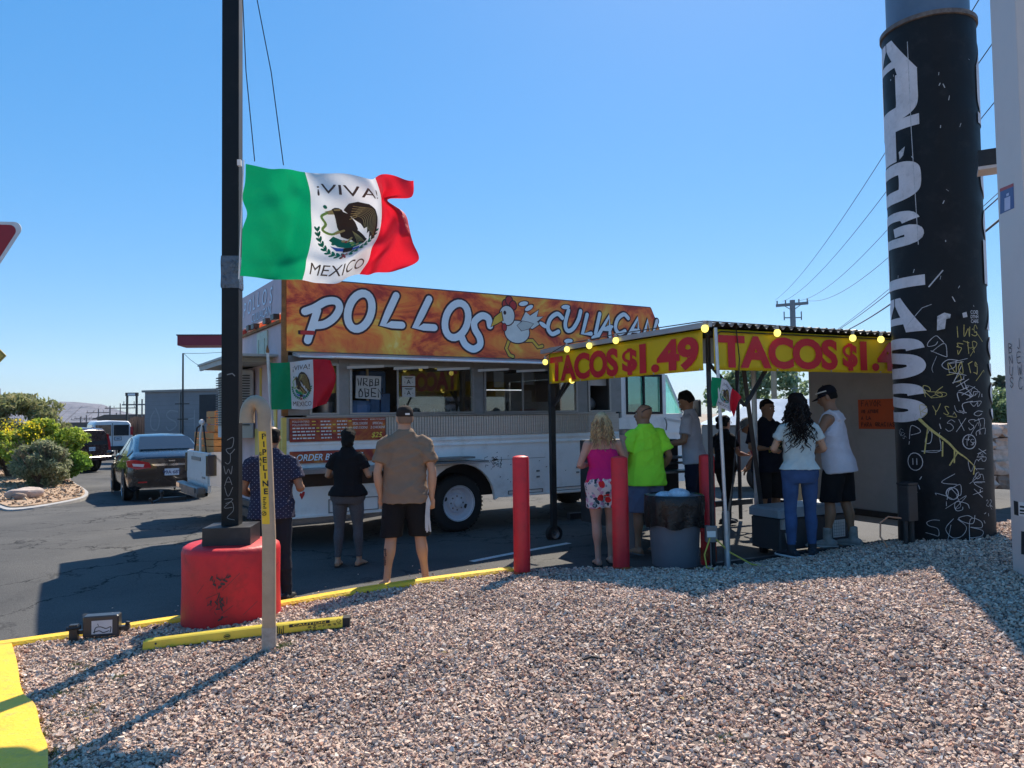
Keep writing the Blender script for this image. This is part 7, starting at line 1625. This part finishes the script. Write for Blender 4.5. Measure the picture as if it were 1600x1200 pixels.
# ================================================================== planting island at the left
isl = [G(*p, -.05).xy[:] for p in ((-60, 770), (-5, 792), (20, 797), (70, 791), (125, 780), (138, 772), (132, 764), (112, 752), (95, 742), (60, 735), (-60, 735))]
isl = bez(isl, 3); cx = sum(p[0] for p in isl)/len(isl); cy = sum(p[1] for p in isl)/len(isl)
mb = MB(); mb.prism(isl, -.45, -.04, plane='xy'); mb.build('island_kerb', M('kerb_concrete', (.36, .35, .34), .8, var=.15, dirt=.3), None)['kind'] = 'structure'
inn = [(cx+(p[0]-cx)*.93, cy+(p[1]-cy)*.93) for p in isl]
mb = MB(); mb.prism(inn, -.3, -.015, plane='xy'); mb.build('island_soil', M('island_soil', (.38, .26, .17), .9, var=.35, scale=10, bump=.8, bscale=30), None)['kind'] = 'structure'
ia = np.array(inn); xs_ = RNG.uniform(ia[:, 0].min(), ia[:, 0].max(), 5200); ys_ = RNG.uniform(ia[:, 1].min(), ia[:, 1].max(), 5200); kk = inside(xs_, ys_, inn); xs_, ys_ = xs_[kk], ys_[kk]
s_ = RNG.uniform(.02, .045, len(xs_)); stones('gravel', xs_, ys_, -.015+s_*.3, s_, np.array([(.45, .31, .20), (.38, .25, .16), (.52, .40, .28), (.30, .2, .14)])[RNG.integers(0, 4, len(xs_))], STONE)
ROCK = M('rock_pale', (.50, .40, .34), .9, var=.3, scale=5, bump=.5, bscale=12); ROCK2 = M('rock_dark', (.26, .19, .15), .9, var=.4, scale=5, bump=.5, bscale=12)
def rock(c, sx, sy, sz, mat, lab, cat='rock', seed=0, grp=None, name='rock'):
    bm = bmesh.new(); bmesh.ops.create_icosphere(bm, subdivisions=3, radius=1); rg = random.Random(seed); ph_ = [Vector((rg.gauss(0, 1.6), rg.gauss(0, 1.6), rg.gauss(0, 1.6))) for _ in range(5)]
    pl = [Vector((rg.gauss(0, 1), rg.gauss(0, 1), rg.gauss(0, 1))).normalized() for _ in range(9)]
    for v in bm.verts:
        d = v.co.normalized()
        for n in pl:
            q = v.co.dot(n)
            if q > .72: v.co -= n*(q-.72)*.9
        v.co += d*sum(sin(v.co.dot(p)*2+i) for i, p in enumerate(ph_))*.025
        v.co = Vector((v.co.x*sx, v.co.y*sy, v.co.z*sz))
    me = bpy.data.meshes.new(name); bm.to_mesh(me); bm.free(); me.materials.append(mat); o = link(name, me, None, c); o.rotation_euler = (0, 0, rg.uniform(0, 6)); tag(o, lab, cat, grp); return o
g = G(40, 778, -.01); rock(g+Vector((0, 0, .1)), .42, .2, .16, ROCK, 'pale pink pointed rock lying on the planting island', seed=3)
g = G(30, 780, -.01); rock(g+Vector((0, 0, .05)), .16, .12, .12, ROCK2, 'small dark rock beside the pale pink rock', seed=4)
g = G(68, 758, -.01); rock(g+Vector((0, 0, .1)), .5, .25, .18, ROCK2, 'low dark rock under the grey green shrub', seed=6)
g = G(97, 752, -.01); rock(g+Vector((0, 0, .08)), .3, .2, .16, ROCK, 'pale rock at the foot of the low fresh green bush', seed=7)
LEAFS = {}
def foliage(name, clumps, n, size, cols, mat, parent, elong=1.8, seed=1, fill=.55):
    rg = np.random.default_rng(seed); C = np.array([c[:3] for c in clumps]); Rr = np.array([c[3:6] for c in clumps]); wgt = (Rr.prod(1))**.66; ci = rg.choice(len(C), n, p=wgt/wgt.sum())
    d = rg.normal(0, 1, (n, 3)); d /= np.linalg.norm(d, axis=1)[:, None]; r = rg.uniform(fill, 1.05, n)**.7*(1+.12*np.sin(d[:, 0]*9+ci)+.10*np.sin(d[:, 2]*11+ci*2))
    P = C[ci]+d*r[:, None]*Rr[ci]; a = rg.normal(0, 1, (n, 3)); a[:, 2] += .3; a /= np.linalg.norm(a, axis=1)[:, None]; b = np.cross(a, rg.normal(0, 1, (n, 3))); b /= np.linalg.norm(b, axis=1)[:, None]
    s = size*rg.uniform(.6, 1.4, n)[:, None]; V_ = np.stack([P-a*s*elong*.5, P+b*s*.5, P+a*s*elong*.5, P-b*s*.5], 1)
    me = bpy.data.meshes.new(name); me.vertices.add(n*4); me.vertices.foreach_set('co', V_.astype(np.float32).ravel()); me.loops.add(n*4); me.loops.foreach_set('vertex_index', np.arange(n*4, dtype=np.int32)); me.polygons.add(n); me.polygons.foreach_set('loop_start', np.arange(0, n*4, 4, dtype=np.int32))
    at = me.color_attributes.new('tint', 'FLOAT_COLOR', 'POINT'); cc = np.ones((n, 4, 4), np.float32); pal = np.array(cols); cc[..., :3] = (pal[rg.integers(0, len(pal), n)]*rg.uniform(.75, 1.2, (n, 1)))[:, None, :]; at.data.foreach_set('color', cc.ravel()); me.update(); me.validate(); me.materials.append(mat); return link(name, me, parent)
LEAF = M('leaf', attr='tint', rough=.6, var=.1, scale=4, transl=.5, spec=.3); BARK = M('bark', (.14, .10, .075), .9, var=.3, scale=12, bump=.5, bscale=30)
def stems(parent, n, h, r, seed, rad=.05, name='stem'):
    rd = random.Random(seed); mb = MB()
    for i in range(n):
        a = rd.uniform(0, 6.28); q = rd.uniform(.3, 1)*r; mb.tube([(0, 0, -.05), (q*.3*cos(a), q*.3*sin(a), h*.35), (q*.7*cos(a+.2), q*.7*sin(a+.2), h*.7), (q*cos(a), q*sin(a), h)], [rad, rad*.7, rad*.45, rad*.2], 6)
    return mb.build(name, BARK, parent)
def clumpset(cx, cy, cz, rx, ry, rz, n, seed, k=.42):
    rd = random.Random(seed); out = []
    for i in range(n):
        a = rd.uniform(0, 6.28); u = rd.uniform(-.9, 1); q = math.sqrt(max(0, 1-u*u))*rd.uniform(.45, .95); s = rd.uniform(.7, 1.2)*k; out.append((cx+rx*q*cos(a), cy+ry*q*sin(a), cz+rz*u*.8, rx*s, ry*s, rz*s))
    return out
def bush(name, lab, cat, loc, clumps, n, size, cols, seed, stem=(8, 1, .5, .04), extra=None, elong=1.8):
    b = thing(name, lab, cat, loc, 0); stems(b, stem[0], stem[1], stem[2], seed, stem[3]); stems(b, 34, stem[1]*1.28, stem[2]*1.7, seed+50, .011, 'twig'); foliage('foliage', clumps, n, size, cols, LEAF, b, elong=elong, seed=seed)
    if extra: foliage(*extra[:5], LEAF, b, elong=1.1, seed=seed+9, fill=.85)
    return b
g = AT(22, 700, 24); bush('mesquite_tree', 'large olive green feathery tree at the left edge', 'tree', (g.x-.4, 24.6, -.2), clumpset(-.3, 0, 1.80, 2.0, 1.5, 1.0, 34, 5, .27)+clumpset(-.1, -.3, 1.05, 1.7, 1.2, .7, 18, 6, .3), 22000, .055, [(.25, .27, .11), (.31, .32, .14), (.17, .19, .08), (.33, .30, .15)], 5, (9, 1.9, 1.5, .07), elong=3)
g = AT(56, 720, 21.8); bush('flowering_bush', 'bright green bush dotted with yellow flowers', 'bush', (g.x+.05, 21.8, -.02), clumpset(0, 0, .98, 1.28, 1.0, .82, 34, 8, .27), 15000, .06, [(.30, .40, .05), (.40, .50, .07), (.20, .28, .04), (.50, .54, .08)], 8, (9, 1.2, .8, .04), ('flowers', clumpset(0, 0, 1.22, 1.2, .9, .55, 14, 3, .36), 800, .05, [(.80, .66, .03), (.85, .72, .05), (.75, .50, .02)]))
g = AT(90, 720, 21.2); bush('green_bush', 'low fresh green bush at the right side of the planting island', 'bush', (g.x, 21.3, -.02), clumpset(0, 0, .50, .68, .6, .45, 12, 18, .42), 6000, .05, [(.17, .30, .04), (.22, .38, .06), (.11, .20, .03)], 18, (6, .6, .4, .03))
g = AT(66, 735, 20.2); bush('grey_shrub', 'grey green fine leaved shrub in front of the flowering bush', 'shrub', (g.x, 20.2, -.02), clumpset(0, 0, .60, .80, .7, .58, 26, 28, .30), 15000, .032, [(.28, .31, .17), (.34, .37, .21), (.20, .23, .12), (.38, .38, .24)], 28, (22, .95, .75, .018), elong=3)

# ================================================================== left background
BLD = M('block_wall', (.25, .255, .27), .9, var=.12, scale=1.2, dirt=.3, dcol=(.17, .17, .18), dscale=.7)
b_ = thing('block_building', 'flat grey block building behind the parked cars', 'building', AT(226, 690, 36).xy[:]+(0,), radians(-16))
mb = MB(); mb.box(0, 13, 0, 6, -.2, 3.02); bw = mb.build('wall', BLD, b_)
mb = MB(); mb.box(-.1, 13.1, -.1, 6.1, 3.021, 3.12); mb.build('roof', STLD, b_)
mb = MB(); mb.box(3.05, 4.5, -.06, -.002, 1.6, 2.85); mb.build('window', DRK, b_)
mb = MB()
for i in range(14): mb.box(.0, 13, -.012, -.001, i*.2+.195, i*.2+.203)
mb.build('block_joint', M('joint_grey', (.19, .19, .20), .9), bw)
mb = MB(); mb.box(2.0, 2.05, -.12, -.05, 0, 3.0); mb.build('downpipe', STLD, b_)
fm = FM(); hand(fm, 'OSH', .3, 1.3, .9, .06); fm.build('graffiti', M('faded_white', (.33, .33, .34), .8), lambda x, y, l: (x, -.015, y), b_)
def pole(lab, px, ytop, Y, arms=(), r=.12, grp='utility poles along the far street', mat=None, ybase=None, cat='utility pole', name='utility_pole'):
    tp = AT(px, ytop, Y); p = thing(name, lab, cat, (tp.x, tp.y, 0), 0, grp); h = tp.z
    mb = MB(); mb.tube([(0, 0, -.5), (0, 0, h)], [r, r*.75], 8); mb.build('pole_shaft', mat or BARK, p, smooth=True)
    for z, w, t_ in arms:
        mb = MB(); mb.box(-w/2, w/2, -t_, t_, h-z-t_, h-z+t_)
        for k in (-.46, -.2, .2, .46): mb.tube([(w*k, 0, h-z+t_), (w*k, 0, h-z+t_+.25)], t_*.6, 6)
        mb.build('crossarm', mat or BARK, p)
    return p
FAR = M('pole_grey', (.20, .18, .17), .9)
for px, yt, Y, arms, lab in ((154, 638.5, 95, ((.5, 3, .1),), 'utility pole just right of the mountain peak'), (172, 634, 80, (), 'bare thin pole left of the tall sign frame'), (188, 630.5, 100, ((.6, 4, .12),), 'utility pole immediately left of the tall sign frame'), (222, 623.5, 70, ((.5, 3.6, .12),), 'utility pole immediately right of the tall sign frame'), (267, 617.5, 75, ((.5, 5, .1),), 'utility pole standing above the grey building roof'), (126, 651, 95, ((.4, 2.4, .08),), 'short distant pole at the left foot of the mountain'), (135, 648.5, 95, ((.4, 3, .08),), 'short distant pole with crossarm above the white van'), (182, 645, 90, (), 'short stub pole between taller poles behind the van')):
    pole(lab, px, yt, Y, [(a, b, c*.5) for a, b, c in arms], mat=FAR, r=.09)
sp = AT(206, 655, 50); s_ = thing('billboard', 'tall two-legged sign frame with small pale panel', 'sign frame', (sp.x, sp.y, 0), 0); h = AT(206, 613.5, 50).z
for x in (-.31, .31): MB().box(x-.05, x+.05, -.06, .06, -.2, h).build('leg', BLKP, s_)
mb = MB(); mb.box(-.40, .40, -.08, .08, h-.22, h); mb.build('sign_panel', BLKP, s_); mb = MB(); mb.box(-.24, .24, -.085, -.081, h-.19, h-.05); mb.build('panel_face', M('panel_pale', (.55, .62, .68), .5), s_)
tp = pole('tall thin black mast rising above the grey building', 286, 552, 30, (), r=.045, grp=None, mat=BLKP, cat='mast', name='mast')
mb = MB(); q = AT(286, 552, 30).z; mb.box(-.30, .25, -.02, .02, q-2.0, q-1.96); mb.box(-.2, .2, -.02, .02, q-2.6, q-2.56); mb.build('crossarm', BLKP, tp)
pole('slim grey pole at the left picture edge', -1, 607, 40, (), r=.07, grp=None, mat=FAR, cat='pole', name='pole')
for i, (a, b, sag) in enumerate((((287, 552), (352, 549), 1.2), ((287, 552), (352, 546), .1))):
    p0, p1 = AT(a[0], a[1], 30), AT(b[0]+30, b[1], 30); mb = MB(); mb.tube([p0.lerp(p1, k/10)-Vector((0, 0, sag*4*(k/10)*(1-k/10)*.55)) for k in range(11)], .008, 4); tag(mb.build('overhead_wire', BLK), ['sagging thin wire from the mast to the black post', 'straight thin wire from the mast to the black post'][i], 'wire')
# red roadside canopy seen over the pickup
rc = AT(277, 532, 42); r_ = thing('red_canopy', 'long dark red canopy edge showing left of the black post', 'canopy', (rc.x, rc.y, 0), radians(6)); hz = rc.z
mb = MB(); mb.box(0, 11, 0, 1.6, hz-.27, hz+.27); mb.build('canopy_fascia', M('canopy_red', (.22, .015, .035), .5), r_); mb = MB(); mb.box(-.05, 11.05, -.05, 1.65, hz+.271, hz+.33); mb.build('canopy_roof', BLKP, r_)
for x in (4.2, 9.5): MB().box(x, x+.3, .6, .9, -.2, hz-.271).build('column', GALV, r_)
# fence and low roofs far left
f_ = thing('slat_fence', 'brown slatted fence between the van and the grey building', 'fence', AT(203, 690, 44).xy[:]+(0,), radians(-8))
for i in range(16): MB().box(i*.16, i*.16+.14, 0, .03, 0, 1.9+.03*(i % 3)).build('slat', M('fence_brown', (.17, .10, .07), .9), f_)
for i in range(3): MB().box(.4+i, .5+i, .04, .12, 0, 1.8).build('post', MATS['fence_brown'], f_)
for i, (px, Y, w_, h_, c_, lab) in enumerate(((150, 88, 16, 1.15, (.30, .27, .25), 'low tan house with flat roof far behind the van'), (95, 86, 14, 1.1, (.24, .2, .18), 'low brown house behind the bushes far left'), (212, 80, 8, 1.9, (.38, .27, .20), 'low terracotta house behind the tall sign frame'))):
    q = AT(px, 660, Y); h_t = thing('house', lab, 'house', (q.x-w_/2, q.y, 0), 0, 'low houses across the far street')
    MB().box(0, w_, 0, 8, -.2, h_).build('wall', M('house_%s' % ['tan', 'brown', 'clay'][i], c_, .9), h_t); mb = MB(); mb.prism([(-.5, h_+.001), (w_+.5, h_+.001), (w_-1, h_+.5), (1, h_+.5)], -.5, 8.5); mb.build('roof', M('roof_brown', (.16, .11, .09), .9), h_t)
    for k in range(3): MB().box(1.5+k*w_/3.5, 2.8+k*w_/3.5, -.04, -.002, .3, h_-.2).build('window', DRK, h_t)
# mountains
def ridge(px0, px1, Y, prof, name='mountain', depth=900):
    rg = random.Random(4); nx, ny = 90, 16; vs = []; fs = []
    for j in range(ny+1):
        for i in range(nx+1):
            u = i/nx; px = px0+(px1-px0)*u; v = j/ny; hgt = np.interp(px, [p[0] for p in prof], [p[1] for p in prof]); top = max(0, AT(px, hgt, Y).z)
            e = math.sin(pi*min(1, v*1.0)*.5) if v <= 1 else 1
            rid = (.10*math.sin(u*60+v*4)+.07*math.sin(u*131-v*7)+.05*sin(u*23+v*11))*(1-v)*v*4
            q = AT(px, 655, Y); vs.append((q.x+rg.uniform(-4, 4), Y-depth*.5*(1-v)+rg.uniform(-9, 9)+depth*.12*rid, max(-5, top*(e**1.3)*(1+.35*rid)-4*(1-v))))
    for j in range(ny): fs += [(j*(nx+1)+i, j*(nx+1)+i+1, (j+1)*(nx+1)+i+1, (j+1)*(nx+1)+i) for i in range(nx)]
    mb = MB(); mb.add(vs, fs); o = mb.build(name, M('mountain_rock', (.13, .11, .12), .95, var=.45, scale=.02, dirt=.4, dcol=(.07, .065, .07), dscale=.01), smooth=False, fix=False); o['kind'] = 'structure'
ridge(-80, 330, 2600, [(-80, 656), (0, 652), (60, 641), (75, 633), (95, 627.5), (118, 628), (140, 630), (160, 632), (175, 638), (200, 645), (240, 652), (330, 657)])
ridge(1400, 1800, 2600, [(1400, 642), (1500, 636), (1560, 634), (1620, 630), (1700, 633), (1800, 640)])
# ================================================================== right background
up_ = pole('tall utility pole with double crossarm behind the taco stand', 1238, 469, 40, (), r=.19, grp=None, mat=M('pole_weathered', (.24, .25, .27), .9, var=.2, scale=3))
h = AT(1238, 469, 40).z
mb = MB(); PG = MATS['pole_weathered']; mb.box(-.88, .80, -.10, -.02, h-.30, h-.15); mb.xf(lambda p: Vector((p.x, p.y, p.z+.07*p.x)));
for k in (-.82, -.38, .32, .76): mb.tube([(k, -.06, h-.15+.07*k), (k, -.06, h+.02+.07*k)], .035, 6)
mb.build('crossarm', PG, up_)
mb = MB(); mb.box(-.46, .46, -.06, .0, h-.95, h-.90); mb.tube([(-.45, 0, h-1.05), (-.45, 0, h-.6)], .03, 6); mb.tube([(.45, 0, h-1.05), (.45, 0, h-.6)], .03, 6); mb.tube([(-.5, 0, h-.25), (0, 0, h-.55)], .02, 4); mb.tube([(.5, 0, h-.2), (0, 0, h-.55)], .02, 4); mb.build('crossarm', PG, up_)
WIR = M('wire_grey', (.06, .065, .075), .7)
for i, (a, b) in enumerate((((1211, 469), (1534, -8)), ((1223, 471), (1552, 66)), ((1246, 470), (1560, 152)), ((1260, 469), (1565, 228)))):
    p0 = AT(a[0], a[1], 40); p1 = AT(b[0], b[1], 9.6); mb = MB()
    pts = []
    for k in range(25):
        f = k/24; q = p0.lerp(p1, f); q.z -= 1.0*4*f*(1-f)*.5*(1+.1*i); pts.append(q)
    ex = (p1-p0).normalized(); pts.append(p1+ex*4+Vector((0, 0, 1.0))); mb.tube(pts, .008, 4)
    tag(mb.build('power_line', WIR), ['highest power line sweeping up from the far utility pole', 'second highest power line from the far utility pole', 'third power line down from the far utility pole', 'lowest of the four power lines from the utility pole top'][i], 'power line', 'power lines from the utility pole')
for i, (a, b, r_) in enumerate((((1285, 530), (1570, 300), .011), ((1310, 522), (1566, 340), .020), ((1262, 545), (1572, 290), .007))):
    p0 = AT(a[0], a[1], 34); p1 = AT(b[0], b[1], 12); mb = MB(); mb.tube([p0.lerp(p1, k/12)-Vector((0, 0, .5*4*(k/12)*(1-k/12)*.4)) for k in range(13)], r_, 5); tag(mb.build('telephone_cable', WIR), ['thin cable rising behind the black column', 'thick dark cable rising behind the black column', 'faintest cable rising behind the black column'][i], 'cable', 'cables behind the black column')
pole('square tan timber pole seen through the stand', 1208, 560, 24, (), r=.11, grp=None, mat=M('tan_timber', (.40, .30, .20), .8), cat='pole', name='timber_pole')
g = AT(1190, 650, 26); bush('leafy_tree', 'pale green tree seen through the back of the stand', 'tree', (g.x, 26, 0), clumpset(0, 0, 2.3, 1.5, 1.2, 1.2, 14, 33, .4), 4200, .10, [(.24, .32, .18), (.30, .38, .22), (.18, .25, .12)], 33, (5, 2.0, .7, .06))  # leaf colours lightened to paint haze over the tree
# barbecue trailer with pale hood
q = AT(1150, 690, 16.5); b_ = thing('barbecue_trailer', 'grey barbecue trailer with pale pitched hood behind the stand', 'barbecue trailer', (q.x-.3, 16.5, 0), radians(4))
mb = MB(); mb.box(0, 3.2, 0, 1.4, .42, 1.42, ch=.03); mb.build('firebox', M('firebox_grey', (.16, .17, .175), .5, metal=.3, var=.2), b_)
mb = MB(); v_ = [(-.05, -.1, 1.421), (3.25, -.1, 1.421), (3.25, 1.5, 1.421), (-.05, 1.5, 1.421), (.9, .6, 1.98), (2.3, .6, 1.98)]; mb.add(v_, [(0, 1, 5, 4), (1, 2, 5), (2, 3, 4, 5), (3, 0, 4), (3, 2, 1, 0)]); mb.build('hood', M('hood_pale', (.58, .66, .72), .45, var=.12), b_)
wheel(b_, .8, -.06, .3, .3, .18, .17, STLD, simple=True); wheel(b_, 2.4, -.06, .3, .3, .18, .17, STLD, simple=True)
# stacked ledge-stone wall at the right
w_ = thing('stone_wall', 'stacked tan ledge-stone wall behind the black column', 'wall', (7.75, 12.9, .36), radians(25))
rd = random.Random(12); k = 0
for row, (z, h_) in enumerate(((-.02, .26), (.235, .22), (.45, .20), (.645, .20), (.84, .24))):
    x = -.6+rd.uniform(-.2, .1)
    while x < 2.6:
        L_ = rd.uniform(.45, .95); bm = bmesh.new(); bmesh.ops.create_cube(bm, size=1); bmesh.ops.subdivide_edges(bm, edges=bm.edges, cuts=2, use_grid_fill=True)
        for v in bm.verts:
            d = v.co.copy(); v.co = Vector((v.co.x*L_*.98, v.co.y*.5, v.co.z*h_*.97))*(1-.10*(abs(d.x*2)**3*abs(d.z*2)**3))+Vector((rd.uniform(-.02, .02), rd.uniform(-.035, .035), rd.uniform(-.012, .012)))
        me = bpy.data.meshes.new('stone'); bm.to_mesh(me); bm.free(); me.materials.append(ROCK if rd.random() < .7 else ROCK2); o = link('stone', me, w_, (x+L_/2, rd.uniform(-.03, .03), z+h_/2)); x += L_+.01
q = AT(1562, 660, 42); bush('rounded_bush', 'grey green rounded bush above the stone wall', 'bush', (q.x, 42, .3), clumpset(0, 0, 1.3, 1.9, 1.5, 1.1, 14, 41, .42), 5000, .12, [(.18, .26, .12), (.24, .32, .16), (.14, .20, .09)], 41, (6, 1.4, 1, .06))
q = AT(1566, 598, 75); pm_ = thing('palm_tree', 'distant fan palm between black column and pale post', 'palm tree', (q.x, 75, 0), 0)
mb = MB(); mb.tube([(0, 0, -.2), (0, 0, q.z)], [.28, .20], 8); mb.build('trunk', BARK, pm_)
mb = MB(); rd = random.Random(3)
for i in range(46):
    a = rd.uniform(0, 6.28); e = rd.uniform(-.9, 1.2); L_ = rd.uniform(.9, 1.4); d = Vector((cos(a)*cos(e), sin(a)*cos(e), sin(e))); s = Vector((-sin(a), cos(a), 0)); o0 = Vector((0, 0, q.z))
    mb.add([o0, o0+d*L_*.6+s*.28, o0+d*L_-Vector((0, 0, .25)), o0+d*L_*.6-s*.28], [(0, 1, 2, 3)])
mb.build('crown', M('palm_green', (.07, .10, .05), .8), pm_, fix=False)
b_ = thing('boundary_wall', 'long grey block wall beyond the stone wall at right', 'wall', (AT(1500, 680, 50).x, 50, 0), 0); mb = MB(); mb.box(0, 30, 0, .2, -.2, 1.95); mb.build('wall_panel', BLD, b_)
# litter and odd bits on the gravel
for i, (px, py, s_, m_, lab, cat) in enumerate(((925, 1035, .02, BLK, 'dark twig lying flat on the near gravel', 'twig'), (1252, 985, .018, BARK, 'thin curved stick on the gravel toward the column', 'stick'))):
    g = G(px, py, .2); g = G(px, py, ZG(g.x, g.y)); mb = MB(); mb.tube([(-.05, 0, .01), (0, .012, .022), (.06, .0, .012)] if i == 0 else [(-.02, .10, .01), (.01, .05, .02), (.02, -.08, .012)], s_*.35, 6); tag(mb.build('twig', m_, None, loc=(g.x, g.y, ZG(g.x, g.y)+.012)), lab, cat)
g = G(1178, 955, .2)
# sprigs of weed in the gravel
rd = random.Random(21); mb = MB()
for px, py in ((120, 1040), (135, 1045), (95, 1085), (150, 1110), (105, 1120), (70, 1150), (90, 1175), (125, 1165), (440, 1012), (445, 1010), (1140, 1140), (60, 1130), (135, 1080), (100, 1190), (60, 1180), (190, 1060)):
    g = G(px, py, -.0); g = G(px, py, ZG(g.x, g.y)); z = ZG(g.x, g.y)
    for i in range(70):
        a = rd.uniform(0, 6.28); r = abs(rd.gauss(0, .07)); x, y = g.x+r*cos(a), g.y+r*sin(a); b = rd.uniform(0, 6.28); L_ = rd.uniform(.012, .03); mb.add([(x-.003, y, z+.005), (x+.003, y, z+.005), (x+L_*cos(b)*.7, y+L_*sin(b)*.7, z+.012+L_*.6)], [(0, 1, 2)])
mb.build('weeds', M('weed_green', (.16, .19, .06), .8, var=.3), fix=False)['kind'] = 'stuff'

# ================================================================== desert haze
hm = bpy.data.materials.new('haze'); hm.use_nodes = True; _n = hm.node_tree; _n.nodes.remove(_n.nodes['Principled BSDF'])
pv = _n.nodes.new('ShaderNodeVolumePrincipled'); pv.inputs['Color'].default_value = (.62, .78, 1, 1); pv.inputs['Density'].default_value = .00011; pv.inputs['Anisotropy'].default_value = .1
_n.links.new(pv.outputs[0], _n.nodes['Material Output'].inputs['Volume'])
mb = MB(); mb.box(-3500, 3500, -400, 3500, -2, 110); hz = mb.build('haze', hm); hz['kind'] = 'stuff'
